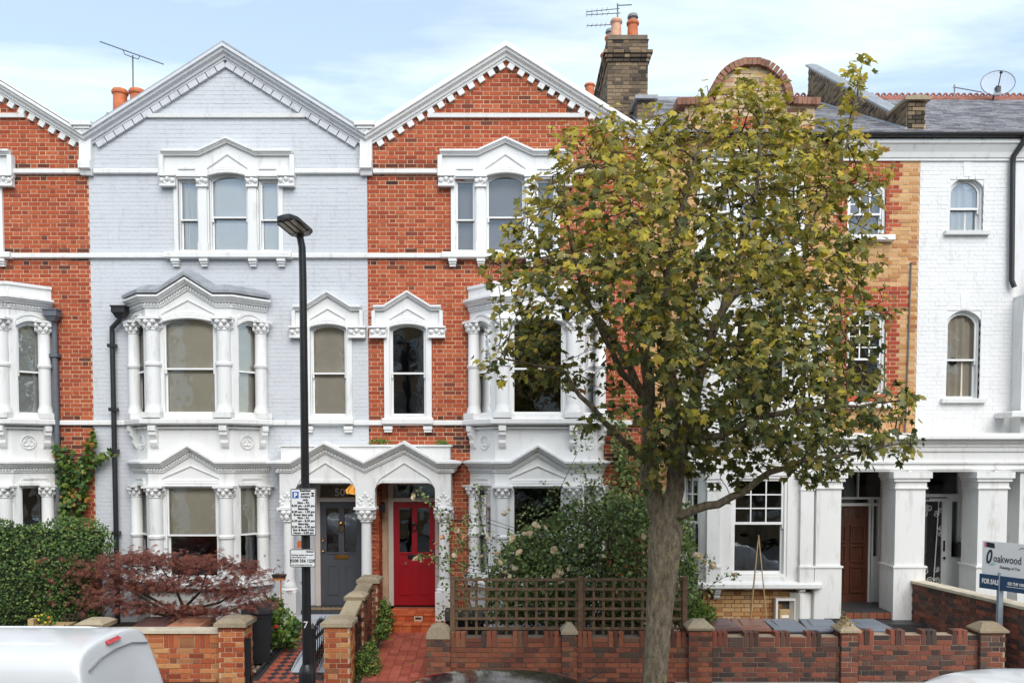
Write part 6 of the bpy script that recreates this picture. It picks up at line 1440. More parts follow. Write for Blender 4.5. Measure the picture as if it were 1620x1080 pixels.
# ---------------------------------------------------------------- the street tree
M['leaf_olive'] = m_leaf('sycamore_leaf_olive', [(0, srgb(106, 108, 46)), (.4, srgb(134, 130, 58)), (.75, srgb(156, 146, 74)), (1, srgb(172, 156, 100))], .4)
M['leaf_green'] = m_leaf('sycamore_leaf_green', [(0, srgb(62, 74, 38)), (.5, srgb(90, 98, 50)), (1, srgb(120, 122, 72))], .3)
M['leaf_yellow'] = m_leaf('sycamore_leaf_yellow', [(0, srgb(160, 152, 56)), (.5, srgb(192, 178, 68)), (.85, srgb(212, 188, 78)), (1, srgb(180, 134, 80))], .42)
CROWN = [(755, 575), (800, 535), (768, 445), (775, 415), (800, 380), (808, 340), (845, 285), (885, 240), (888, 190), (930, 200), (960, 168), (1000, 190), (1045, 168), (1085, 195), (1110, 150), (1150, 120), (1200, 112), (1240, 130), (1255, 170), (1290, 190), (1325, 190), (1330, 140), (1345, 95), (1378, 88), (1372, 140), (1350, 190), (1385, 232), (1412, 262), (1405, 300), (1372, 330), (1395, 385), (1400, 430), (1372, 470), (1425, 478), (1440, 495), (1380, 520), (1385, 560), (1405, 600), (1452, 622), (1445, 650), (1400, 655), (1462, 700), (1455, 722), (1400, 715), (1340, 745), (1290, 765), (1230, 745), (1170, 745), (1120, 755), (1085, 730), (1060, 770), (1010, 770), (985, 730), (960, 690), (900, 690), (905, 668), (940, 640), (900, 600), (870, 640), (850, 610), (820, 590), (790, 600)]
TRK = [((1036, 1190), 9.55, .19), ((1035, 1080), 9.55, .148), ((1042, 980), 9.55, .152), ((1049, 900), 9.53, .18), ((1053, 838), 9.5, .205)]
LIMB = [
    ([(1051, 838), (1030, 775), (1026, 705), (1030, 640), (1020, 560), (1010, 490), (1014, 430), (1000, 340), (985, 270)], (9.5, 9.8), (.125, .02)),
    ([(1051, 838), (1071, 750), (1064, 640), (1056, 560), (1050, 490), (1062, 400), (1085, 310), (1108, 230)], (9.5, 9.1), (.125, .02)),
    ([(1071, 750), (1086, 680), (1112, 570), (1143, 485), (1168, 400), (1195, 300), (1205, 200)], (9.4, 8.7), (.085, .015)),
    ([(1060, 825), (1100, 805), (1135, 795), (1178, 776), (1215, 748), (1270, 728), (1350, 715), (1425, 702)], (9.45, 8.9), (.062, .012)),
    ([(1027, 735), (990, 700), (955, 665), (920, 625), (895, 590), (850, 575), (795, 568)], (9.55, 9.0), (.05, .01)),
    ([(1029, 655), (985, 560), (945, 500), (905, 450), (868, 400), (835, 360)], (9.6, 10.2), (.06, .012)),
    ([(1079, 715), (1120, 655), (1180, 600), (1250, 560), (1320, 535), (1385, 500)], (9.4, 10.3), (.055, .012)),
    ([(1143, 485), (1200, 430), (1270, 370), (1320, 300), (1345, 215), (1362, 115)], (9.0, 9.8), (.05, .008)),
    ([(1083, 695), (1140, 690), (1200, 660), (1280, 645), (1360, 642), (1425, 632)], (9.4, 8.5), (.05, .01)),
    ([(1030, 640), (985, 590), (930, 480), (900, 380), (895, 280)], (9.6, 8.7), (.05, .01)),
    ([(1056, 560), (1090, 470), (1130, 350), (1160, 240), (1180, 150)], (9.3, 10.2), (.045, .01))]
def grow():
    pos = []; par = []; rad = []
    def add(p, q, r): pos.append(np.array(p)); par.append(q); rad.append(r); return len(pos) - 1
    last = -1
    for (uv, Y, r) in TRK: last = add(A3(uv[0], uv[1], Y) if uv[1] < 1180 else (X(1036, 1080, 9.55), 9.55, ZP - .02), last, r)
    top = last
    for (pts, (Ya, Yb), (ra, rb)) in LIMB:
        P = [np.array(A3(u, v, Ya + (Yb - Ya) * i / (len(pts) - 1))) for i, (u, v) in enumerate(pts)]
        d = [np.linalg.norm(P[0] - q) for q in pos]; last = int(np.argmin(d)); L = sum(np.linalg.norm(b - a) for a, b in zip(P[:-1], P[1:])); s = 0
        for a, b in zip(P[:-1], P[1:]):
            n = max(2, int(np.linalg.norm(b - a) / .14)); st_ = np.linalg.norm(b - a) / n
            for k in range(1, n + 1):
                s += st_; w = RG.normal(size=3) * .012; last = add(a + (b - a) * k / n + w, last, ra + (rb - ra) * (s / L) ** .8)
    n0 = len(pos)
    u, v = sample_poly(CROWN, 6800); e = edge_dist(CROWN, u, v)
    keep = np.ones(len(u), bool); sparse = (u < 1010) & (v > 455); keep &= ~(sparse & (RG.random(len(u)) < .68)); keep &= ~((v > 690) & (u < 1060) & (RG.random(len(u)) < .55))
    for (cu, cv, r) in ((985, 640, 60), (930, 560, 40), (1140, 500, 45), (1030, 600, 45), (1110, 620, 30), (880, 660, 40), (1340, 340, 26), (1375, 570, 24)): keep &= ~((np.hypot(u - cu, v - cv) < r) & (RG.random(len(u)) < .8))
    u, v, e = u[keep], v[keep], e[keep]
    dmax = 2.0 * np.sqrt(np.clip(e / 190, .01, 1)); Y = 9.4 + RG.uniform(-1, 1, len(u)) * dmax
    att = to3(u, v, Y); from mathutils import noise as _ns
    clump = np.array([_ns.noise(Vector((p[0] * 1.25, p[1] * 1.25, p[2] * 1.6))) for p in att]); att = att[(clump > -.17) | (RG.random(len(att)) < .35) | ((v > 540) & (u > 1060))]
    alive = np.ones(len(att), bool)
    for it in range(70):
        P = np.array(pos); A = att[alive]
        if len(A) == 0: break
        i0 = 4; D = ((A[:, None, :] - P[None, i0:, :]) ** 2).sum(2); nn = D.argmin(1) + i0; dm = np.sqrt(D.min(1))
        ok = dm < 1.6; acc = {}
        for k in np.where(ok)[0]: acc.setdefault(int(nn[k]), []).append(A[k])
        if not acc: break
        new = 0
        for n, q in acc.items():
            d = np.mean([(x - pos[n]) / (np.linalg.norm(x - pos[n]) + 1e-6) for x in q], 0); d = d + RG.normal(size=3) * .12 + np.array([0, 0, .08]); L = np.linalg.norm(d)
            if L < .05: d = RG.normal(size=3); L = np.linalg.norm(d)
            np_ = pos[n] + d / L * .13
            add(np_, n, .0); new += 1
        P2 = np.array(pos[len(P):]); idx = np.where(alive)[0]
        D = np.sqrt(((A[:, None, :] - P2[None]) ** 2).sum(2)).min(1); alive[idx[D < .17]] = False
        if len(pos) > 14000: break
    N = len(pos); ch = [[] for _ in range(N)]
    for i, p in enumerate(par):
        if p >= 0: ch[p].append(i)
    w = np.zeros(N)
    for i in range(N - 1, -1, -1):
        w[i] = max(1.0, sum(w[c] for c in ch[i]))
        if i >= n0: rad[i] = .0045 * w[i] ** .42
    return np.array(pos), par, np.array(rad), ch, n0, w
tp, tpar, trad, tch, n0, tw_ = grow()
ST = thing('street_tree', (tp[0][0], tp[0][1], ZP), 'street tree with mottled trunk and yellowing lobed leaves on the pavement', 'tree')
def chains(pos, par, rad, ch):
    out = []; seen = set()
    def start(i, p):
        c = [p, i] if p >= 0 else [i]
        while True:
            ks = [k for k in ch[c[-1]] if k not in seen]
            if not ks: break
            k = max(ks, key=lambda q: tw_[q] + rad[q] * 1000); seen.add(k); c.append(k)
        return c
    stack = [(0, -1)]; seen.add(0)
    order = []
    c = start(0, -1); out.append(c)
    for i in range(len(pos)):
        if i not in seen: seen.add(i); out.append(start(i, par[i]))
    return out
qb = MB(); ql = MB(); qt = MB()
for c in chains(tp, tpar, trad, tch):
    pts = [tuple(tp[i]) for i in c]; rr = [trad[i] for i in c]
    if c[0] != 0 and len(c) > 1: rr[0] = min(rr[0], rr[1] * 1.25)
    m = max(rr)
    if c[0] == 0: qb.tube(pts, rr, 16)
    elif m > .028: ql.tube(pts, rr, 9)
    else: qt.tube(pts, rr, 4, cap=False)
qb.build('trunk', M['bark'], ST, smooth=True); ql.build('limbs', M['bark'], ST, smooth=True, kind='stuff'); qt.build('twigs', M['twig'], ST, kind='stuff')
# leaves at the twig ends
tips = [i for i in range(n0, len(tp)) if tw_[i] <= 3]
pp_, oo = [], []
cen = np.array(A3(1090, 480, 9.4))
for i in tips:
    d = tp[i] - tp[tpar[i]]; d = d / (np.linalg.norm(d) + 1e-6)
    for k in range(RG.integers(4, 8) if tw_[i] <= 1.5 else RG.integers(2, 5)):
        o = d * .5 + RG.normal(size=3) * .55; o /= np.linalg.norm(o); pp_.append(tp[i] + o * RG.uniform(.03, .15)); oo.append(o)
pp_ = np.array(pp_); oo = np.array(oo)
outw_ = (pp_ - cen) / np.array([2.6, 2.0, 2.6]); rel = np.linalg.norm(outw_, axis=1)
nr = np.array([0, -.25, .75]) + outw_ * .35 + RG.normal(size=pp_.shape) * .5
spin = oo + np.array([0, 0, -.45]) + RG.normal(size=pp_.shape) * .3
BL = basis(nr, spin); scl = RG.uniform(.045, .104, len(pp_))
hgt_ = (pp_[:, 2] - 3.2) / 5.0; py = np.clip(-.04 + .72 * hgt_ + .25 * (rel - .7), .03, .7); rr_ = RG.random(len(pp_))  # yellowing leaves gather high and outside, green below: sunlit top put into colour
mi = np.where(rr_ < py, 2, np.where(rr_ < py + .35 + .3 * hgt_, 0, 1))
dcam = np.linalg.norm(pp_ - np.array([0, 0, HC]), axis=1); near_ = np.argsort(dcam)[:300]; rest = np.ones(len(pp_), bool); rest[near_] = False
LM = [M['leaf_olive'], M['leaf_green'], M['leaf_yellow']]
tms = [tmpl_maple(.12, .12, .1, 1), tmpl_maple(.38, .2, .35, 2), tmpl_maple(-.1, .28, .2, 3), tmpl_maple(.55, .35, .3, 4), tmpl_maple(.2, -.25, .3, 5), tmpl_maple(.3, .45, 0, 6)]
var = RG.integers(0, 6, len(pp_))
for t in range(6):
    k = rest & (var == t); leaves('foliage', tms[t], pp_[k], BL[k], scl[k], LM, mi[k], ST)
lm = {}
for i in near_:
    key = (int(var[i]), int(mi[i]))
    if key not in lm:
        me = bpy.data.meshes.new('leaf'); me.from_pydata([tuple(v) for v in tms[key[0]][0]], [], tms[key[0]][1]); me.materials.append(LM[key[1]]); lm[key] = me
    o = link('leaf', lm[key], ST, tuple(pp_[i])); mt = Matrix([list(r) for r in BL[i]]).to_4x4(); o.rotation_euler = mt.to_euler(); s = float(scl[i]); o.scale = (s, s, s)
print('tree nodes', len(tp), 'leaves', len(pp_))
# ---------------------------------------------------------------- shrubs and hedges
def shrub(name, label, cat, poly, Yr, n, tm_, size, mats, group=None, up=.5, parent=None, part='foliage', face=.5, base=None, core=None):
    u, v = sample_poly(poly, n); e = edge_dist(poly, u, v); half = (Yr[1] - Yr[0]) / 2; Y = (Yr[0] + Yr[1]) / 2 + RG.uniform(-1, 1, n) ** 1 * half * np.sqrt(np.clip(e / max(8, e.max() * .6), .05, 1))
    p = to3(u, v, Y); H = parent or thing(name, (float(p[:, 0].mean()), (Yr[0] + Yr[1]) / 2, base if base is not None else float(p[:, 2].min())), label, cat, group)
    nr = np.array([0, -face, up]) + RG.normal(size=p.shape) * .55; leaves(part, tm_, p, basis(nr), RG.uniform(size[0], size[1], n), mats, RG.integers(0, len(mats), n), H); return H, p
G1 = m_leaf('hedge_leaf', [(0, srgb(42, 66, 32)), (.5, srgb(74, 104, 50)), (.85, srgb(110, 136, 68)), (1, srgb(156, 164, 86))], .25)
G2 = m_leaf('rose_leaf', [(0, srgb(60, 80, 44)), (.5, srgb(100, 122, 66)), (.9, srgb(142, 158, 92)), (1, srgb(176, 182, 110))], .25, .4)
G3 = m_leaf('bright_leaf', [(0, srgb(60, 92, 36)), (.6, srgb(104, 136, 56)), (1, srgb(150, 164, 70))], .3)
G4_ = m_leaf('ivy_leaf', [(0, srgb(34, 58, 28)), (.5, srgb(66, 98, 42)), (.9, srgb(112, 132, 52)), (1, srgb(168, 116, 52))], .25)
RM = m_leaf('red_maple_leaf', [(0, srgb(84, 44, 40)), (.4, srgb(114, 62, 56)), (.75, srgb(136, 80, 68)), (.93, srgb(164, 102, 74)), (1, srgb(104, 88, 58))], .3)
HP = [(-60, 812), (0, 818), (40, 832), (70, 824), (110, 816), (150, 820), (172, 835), (182, 858), (176, 890), (150, 905), (140, 935), (165, 960), (165, 995), (-60, 995)]
H, _ = shrub('hedge', 'dense green hedge between the two left front gardens', 'hedge', HP, (12.75, 14.2), 15000, tmpl_small(.34), (.035, .06), [G1], up=.6, base=0)
q = MB(); q.add([A3(-60, 830, 13.6), A3(165, 840, 13.6), A3(160, 1010, 13.4), A3(-60, 1010, 13.4), A3(-60, 830, 14.4), A3(165, 840, 14.4), A3(160, 1010, 14.4), A3(-60, 1010, 14.4)], [[0, 1, 2, 3], [4, 5, 6, 7], [0, 1, 5, 4], [1, 2, 6, 5], [2, 3, 7, 6], [3, 0, 4, 7]]); q.build('inner_shade_block', m_plain('hedge_inner_shade', (.02, .026, .012, 1), .95, .4, 20, 0), H)  # solid near-black block, the shade inside the hedge put into colour
# red japanese maple in layered pads
pads = [((250, 885), 140, 22), ((170, 905), 75, 16), ((330, 890), 85, 20), ((215, 925), 110, 18), ((370, 935), 62, 22), ((300, 915), 110, 16), ((170, 948), 60, 14), ((395, 905), 38, 12), ((255, 960), 100, 16), ((400, 955), 38, 14), ((215, 880), 40, 16), ((330, 965), 80, 10)]
P = []
for (c, rx, ry) in pads:
    n = int(rx * ry * .21); a = RG.normal(size=(n, 2)) * .48; u = c[0] + a[:, 0] * rx; v = c[1] + a[:, 1] * ry * .66 + .06 * np.abs(a[:, 0] * rx) + RG.normal(size=n) * 3; Y = 12.85 + RG.normal(size=n) * .28 + (c[1] - 920) * -.003; P.append(to3(u, v, np.clip(Y, 12.3, 13.8)))
P = np.concatenate(P); JM = thing('japanese_maple', (X(265, 1000, 12.9), 12.9, .1), 'spreading dark red japanese maple in front of the grey house', 'tree')
leaves('crown', tmpl_fingers(7, .05), P, basis(np.array([0, -.35, .7]) + RG.normal(size=P.shape) * .35, np.array([0, -.4, -.6]) + RG.normal(size=P.shape)), RG.uniform(.06, .115, len(P)), [RM], None, JM)
q = MB(); b0 = np.array([X(270, 1010, 12.95), 12.95, .08])
q.tube([tuple(b0), A3(280, 985, 12.95), A3(290, 960, 12.95)], [.06, .05, .045], 8); tk = q.build('trunk', M['twig'], JM, smooth=True)
q = MB()
for (a, b) in (((280, 975), (200, 930)), ((285, 970), (170, 905)), ((290, 960), (250, 890)), ((290, 962), (330, 895)), ((290, 965), (385, 930)), ((288, 972), (405, 952)), ((284, 978), (190, 950))):
    m_ = ((a[0] + b[0]) / 2 + 8, (a[1] + b[1]) / 2 + 6); q.tube([A3(a[0], a[1], 12.95), A3(m_[0], m_[1], 12.9), A3(b[0], b[1], 12.85)], [.028, .018, .007], 5)
q.build('branches', M['twig'], JM, kind='stuff')
# creeper on the left house
CP = [(85, 705), (112, 706), (118, 740), (138, 700), (142, 680), (150, 680), (155, 715), (178, 712), (178, 720), (155, 735), (140, 755), (136, 800), (125, 830), (90, 830), (96, 780), (86, 740)]
H, _ = shrub('climbing_creeper', 'green creeper climbing the red brick beside the grey downpipe', 'creeper', CP, (14.74, 14.96), 620, tmpl_maple(.2, .15), (.045, .085), [G4_], up=.25, face=1.0, base=0)
q = MB(); q.tube([A3(120, 980, 14.93), A3(112, 820, 14.93), A3(100, 740, 14.93), A3(95, 705, 14.93)], [.015, .012, .009, .004], 5); q.tube([A3(114, 830, 14.93), A3(138, 740, 14.93), A3(147, 685, 14.94)], [.012, .009, .004], 5); q.build('stem', M['twig'], H)
# the roses
RP = [(690, 985), (700, 930), (690, 890), (700, 850), (690, 800), (705, 810), (725, 850), (735, 800), (750, 830), (752, 765), (765, 770), (770, 830), (795, 840), (815, 830), (830, 800), (870, 790), (850, 755), (880, 770), (900, 760), (915, 790), (945, 760), (960, 800), (985, 770), (1010, 790), (1035, 760), (1060, 800), (1095, 790), (1095, 850), (1105, 900), (1100, 985), (1000, 990), (850, 988), (770, 940), (745, 985)]
RB, rp3 = shrub('rose_bush', 'sprawling rose bush with cream blooms above the trellis', 'shrub', RP, (12.4, 13.6), 3200, tmpl_small(.38), (.04, .075), [G2], up=.55, base=.1)
dense = [(765, 985), (775, 900), (800, 860), (835, 835), (880, 815), (905, 790), (940, 800), (965, 780), (1000, 790), (1040, 770), (1090, 800), (1100, 870), (1105, 990)]
shrub('', '', '', dense, (12.45, 14.1), 15000, tmpl_small(.38), (.045, .09), [G2], up=.5, parent=RB)
tall = [(960, 800), (985, 690), (1000, 640), (1010, 700), (1030, 760), (1085, 770), (1090, 860), (970, 860)]
tall2 = [(905, 670), (930, 690), (925, 740), (955, 720), (968, 760), (975, 830), (940, 850), (930, 790), (905, 760)]
shrub('', '', '', tall2, (13.4, 14.2), 260, tmpl_small(.38), (.045, .075), [G2], up=.5, parent=RB)
IV, _ = shrub('climbing_ivy', 'dark climber on the red brick behind the tree trunk', 'creeper', [(955, 840), (970, 720), (965, 660), (985, 650), (1000, 700), (1020, 740), (1030, 850)], (14.5, 14.95), 900, tmpl_oval(.4), (.05, .09), [G2], up=.3, face=.9, base=.2)
q = MB(); q.tube([A3(1000, 980, 14.9), A3(995, 850, 14.9), A3(975, 690, 14.92)], [.02, .014, .005], 5); q.build('stem', M['twig'], IV)
rng = random.Random(5)
for k in range(34):
    u0 = rng.uniform(730, 1085); tips_ = rng.choice([(700, 800), (752, 768), (740, 760), (880, 765), (905, 770), (945, 765), (985, 775), (1035, 765), (690, 885), (660, 885), (820, 830), (1060, 800), (870, 800), (960, 830), (1000, 820), (930, 700)]); Y = rng.uniform(12.6, 13.3)
    a = A3(u0, 1010, Y); b = A3(tips_[0] + rng.uniform(-14, 14), tips_[1] + rng.uniform(-10, 25), Y - .1); m_ = [(a[i] * .45 + b[i] * .55) for i in range(3)]; m_[2] += .25; m_[0] = a[0] * .6 + b[0] * .4
    q = MB(); q.tube([a, tuple(m_), b], [.009, .007, .003], 5); q.build('cane', M['twig'], RB)
M['petal'] = m_leaf('cream_rose_petal', [(0, srgb(232, 206, 160)), (.5, srgb(240, 224, 192)), (1, srgb(246, 236, 216))], .3, .6); M['petal_pink'] = m_leaf('apricot_rose_petal', [(0, srgb(236, 184, 140)), (1, srgb(244, 210, 176))], .3, .6)
def rose_mesh(mat):
    q = MB(); q.blob((0, 0, 0), .016)
    for (n, r, t, h) in ((5, .032, 55, .012), (5, .022, 25, .02)):
        for k in range(n):
            a = 2 * math.pi * k / n + r * 40; c, s = math.cos(a), math.sin(a); w = .018
            P_ = lambda x, y, z: (x * c - y * s, x * s + y * c, z)
            q.add([P_(.004, 0, -.012), P_(r * .7, -w, h * .3), P_(r, -w * .6, h), P_(r, w * .6, h), P_(r * .7, w, h * .3)], [[0, 1, 2], [0, 2, 3], [0, 3, 4]])
    return q.mesh('rose', (0, 0, 0), [mat])
rmesh = [rose_mesh(M['petal']), rose_mesh(M['petal_pink'])]
spots = [(725, 843, 1), (735, 848, 1), (700, 850, 1), (722, 838, 0), (798, 812, 0), (804, 805, 0), (862, 835, 0), (846, 829, 0), (838, 845, 0), (850, 833, 0), (822, 874, 0), (877, 870, 0), (920, 864, 0), (830, 845, 0), (685, 883, 1), (800, 905, 0), (805, 912, 0), (815, 900, 0), (790, 890, 0), (880, 912, 0), (886, 918, 0), (885, 905, 0), (718, 880, 0), (845, 830, 0), (812, 852, 0), (762, 880, 0), (787, 876, 0), (690, 860, 1), (658, 884, 0), (1020, 848, 0), (655, 786, 0), (1100, 878, 0), (1112, 889, 0), (1127, 894, 0), (1075, 928, 0), (1105, 880, 0), (1162, 910, 0), (900, 900, 0), (955, 880, 0), (770, 850, 0)]
for (u, v, k) in spots:
    o = link('rose', rmesh[k], RB, A3(u, v, 12.35 + rng.uniform(-.05, .25))); s = rng.uniform(1.2, 2.1); o.scale = (s, s, s); o.rotation_euler = (R(60 + rng.uniform(-40, 40)), rng.uniform(-.5, .5), rng.uniform(0, 6))
spr = [((1075, 985), (1130, 905), (1165, 910)), ((1070, 980), (1105, 900), (1125, 880)), ((740, 900), (690, 870), (655, 884)), ((745, 880), (700, 800), (655, 775))]
pos_ = []
for (a, b, c) in spr:
    Pa, Pb, Pc = (np.array(A3(*p, 12.4)) for p in (a, b, c)); ts = np.linspace(0, 1, 9); pts = [(1 - t) ** 2 * Pa + 2 * t * (1 - t) * Pb + t * t * Pc for t in ts]; q = MB(); q.tube([tuple(p) for p in pts], [.007 - .005 * t for t in ts], 5); q.build('cane', M['twig'], RB)
    for t in RG.uniform(.1, 1, 70): pos_.append((1 - t) ** 2 * Pa + 2 * t * (1 - t) * Pb + t * t * Pc + RG.normal(size=3) * .05)
pos_ = np.array(pos_); leaves('spray_leaves', tmpl_small(.38), pos_, basis(np.array([0, -.4, .6]) + RG.normal(size=pos_.shape) * .5), RG.uniform(.04, .07, len(pos_)), [G2], None, RB)
shrub('fern', 'light green fern at the foot of the rose by the bins', 'plant', [(1085, 990), (1095, 950), (1110, 945), (1130, 965), (1135, 985)], (12.5, 12.9), 420, tmpl_oval(.18), (.05, .1), [G3], base=.1)
# low planting
GP, _ = shrub('geranium', 'round leaved geranium clump beside the gravel bed', 'plant', [(400, 1018), (405, 990), (425, 975), (440, 960), (458, 965), (474, 985), (476, 1010), (465, 1022), (430, 1024)], (12.9, 13.5), 620, tmpl_oval(.46), (.05, .085), [G3, G1], base=.15)
q = MB(); c = A3(437, 990, 12.85)
for k in range(7): q.blob((c[0] + rng.uniform(-.03, .03), c[1], c[2] + rng.uniform(-.02, .03)), .016)
q.build('flower', m_plain('red_petals', srgb(220, 60, 40), .6), GP)
shrub('dark_shrub', 'dark leafy shrub behind the geranium near the broom', 'plant', [(405, 985), (412, 955), (430, 940), (446, 950), (446, 985)], (13.4, 13.9), 500, tmpl_oval(.4), (.05, .08), [G1], base=.2)
wp = [[(556, 1090), (562, 1040), (575, 1020), (590, 1010), (600, 1030), (602, 1060), (598, 1095)], [(590, 1012), (596, 990), (610, 985), (620, 1000), (612, 1010)], [(596, 985), (600, 955), (606, 945), (618, 960), (622, 985), (612, 998), (600, 995)]]
for k, (pz, Yr, n, lb) in enumerate(zip(wp, ((12.0, 12.6), (13.1, 13.5), (13.6, 14.1)), (900, 240, 480), ('weeds crowding the red path near the front gate', 'small weed tuft halfway along the stepped wall', 'bushy weeds beside the orange steps'))): shrub('weeds', lb, 'weeds', pz, Yr, n, tmpl_oval(.22), (.04, .075), [G3, G1], 'weeds along the stepped wall', base=.12)
for k, (pz, lb) in enumerate((([(582, 703), (588, 694), (600, 692), (618, 697), (622, 703)], 'green weed tuft on the porch roof near its middle'), ([(688, 703), (692, 697), (704, 696), (710, 703)], 'green weed tuft at the right end of the porch roof'))): shrub('roof_weeds', lb, 'weeds', pz, (14.6, 14.9), 160, tmpl_oval(.2), (.03, .06), [G3], 'weeds on the porch roof')
shrub('dry_weeds', 'dry straw coloured weeds on the narrow purple pier', 'weeds', [(1330, 1000), (1326, 985), (1335, 965), (1342, 980), (1350, 985), (1354, 1000)], (11.95, 12.15), 150, tmpl_oval(.1), (.04, .09), [m_leaf('dry_grass', [(0, srgb(140, 120, 80)), (1, srgb(190, 170, 120))], .2)])
FL, _ = shrub('flowering_plant', 'yellow flowered plant above the van roof', 'plant', [(48, 992), (55, 978), (70, 972), (86, 978), (92, 992)], (12.5, 12.8), 200, tmpl_oval(.3), (.03, .06), [G3], base=.2)
for (u, v, c) in ((56, 974, 0), (66, 972, 0), (77, 976, 1), (61, 980, 0), (72, 984, 0), (79, 983, 1)):
    q = MB(); p = A3(u, v, 12.5); q.blob(p, .02, (1, .6, 1)); q.build('flower', m_plain('yellow_petals' if c == 0 else 'orange_petals', srgb(240, 200, 40) if c == 0 else srgb(230, 130, 50), .6), FL)
# fallen leaves and petals on the red path
for k in range(16):
    x, y = rng.uniform(-2.1, -1.25), rng.uniform(12.05, 14.1); me = lm.get((0, 2)) or list(lm.values())[0]; o = link('fallen_leaf', me, None, (x, y, slope(y) + .018)); s = rng.uniform(.03, .06); o.scale = (s, s, s); o.rotation_euler = (rng.uniform(-.2, .2), rng.uniform(-.2, .2), rng.uniform(0, 6)); tag(o, 'small fallen leaf lying on the red tiled path', 'leaf', 'fallen leaves on the red path')
# ---------------------------------------------------------------- street lamp with its signs
YL = 10.2; lx = X(486, 1070, YL)
LP = thing('street_lamp', (lx, YL, ZP), 'tall black street lamp with a flat lantern in front of the grey house', 'street lamp')
ztop = Z(372, YL); xt = X(478.5, 372, YL)
zb = Z(1058, YL)
q = MB(); q.lathe([(.105, ZP), (.105, zb - .05), (.095, zb), (.06, zb + .07)], lx, YL, 16); q.build('base', M['blackmetal'], LP, smooth=True)
q = MB(); q.tube([(lx, YL, zb), (lx + (xt - lx) * .5, YL, (zb + ztop) / 2), (xt, YL, ztop - .5), (xt - .005, YL - .005, ztop - .15), (xt - .03, YL - .02, ztop)], [.058, .05, .045, .044, .042], 14); q.build('column', M['blackmetal'], LP, smooth=True)
text('7', .12, Frame((0, YL - .062), (1, 0), (0, -1)), X(485.5, 985, YL), .004, Z(991, YL), M['letterwhite'], LP, name='column_number')
# lantern: a flat head seen from below, tilted down to the left
lh = MB(); ax = Vector((-.2, -.96, .12)).normalized(); c = Vector((xt - .03, YL - .02, ztop + .03)) + ax * .2 + Vector((.02, 0, 0)); up_ = Vector((-.12, .05, .99)); ax = ax.normalized(); sd_ = ax.cross(up_).normalized(); up_ = sd_.cross(ax).normalized()
Lh, Wh = .28, .14
def lp(a, s, h): return tuple(c + ax * a + sd_ * s + up_ * h)
out = [(-Lh, -.06), (-Lh * .8, -Wh), (Lh * .5, -Wh), (Lh * .95, -Wh * .55), (Lh, 0), (Lh * .95, Wh * .55), (Lh * .5, Wh), (-Lh * .8, Wh), (-Lh, .06)]
n = len(out); vs = [lp(a, s, -.02) for a, s in out] + [lp(a, s, .02) for a, s in out] + [lp(a * .75, s * .7, .06) for a, s in out]
lh.add(vs, [list(range(n))[::-1], [2 * n + i for i in range(n)]] + [[i, (i + 1) % n, n + (i + 1) % n, n + i] for i in range(n)] + [[n + i, n + (i + 1) % n, 2 * n + (i + 1) % n, 2 * n + i] for i in range(n)]); hd = lh.build('lantern', M['blackmetal'], LP)
q = MB(); t = NT('lantern_lens'); t.bsdf((.5, .46, .34, 1), .25); 
for i in range(3):
    s0 = -.10 + i * .075; q = MB(); q.add([lp(-.12, s0, -.021), lp(.2, s0, -.021), lp(.2, s0 + .05, -.021), lp(-.12, s0 + .05, -.021), lp(-.12, s0, -.032), lp(.2, s0, -.032), lp(.2, s0 + .05, -.032), lp(-.12, s0 + .05, -.032)], [[0, 1, 2, 3], [4, 7, 6, 5], [0, 1, 5, 4], [1, 2, 6, 5], [2, 3, 7, 6], [3, 0, 4, 7]]); q.build('led_strip', t.m, hd)
q = MB(); q.add([lp(-.27, -.09, -.022), lp(-.14, -.13, -.022), lp(-.14, .13, -.022), lp(-.27, .09, -.022), lp(-.27, -.09, -.03), lp(-.14, -.13, -.03), lp(-.14, .13, -.03), lp(-.27, .09, -.03)], [[4, 7, 6, 5], [0, 1, 5, 4], [1, 2, 6, 5], [2, 3, 7, 6], [3, 0, 4, 7]]); q.build('gear_cover', M['galv'], hd)
q = MB(); q.tube([lp(-.02, .05, .06), lp(-.04, .08, .11), lp(-.1, .08, .12), lp(-.16, .06, .06)], .014, 6); q.build('photocell_hoop', M['blackmetal'], hd)
q = MB(); q.tube([(xt - .03, YL - .02, ztop - .05), lp(-.2, 0, 0)], .042, 10); q.build('spigot', M['blackmetal'], hd)
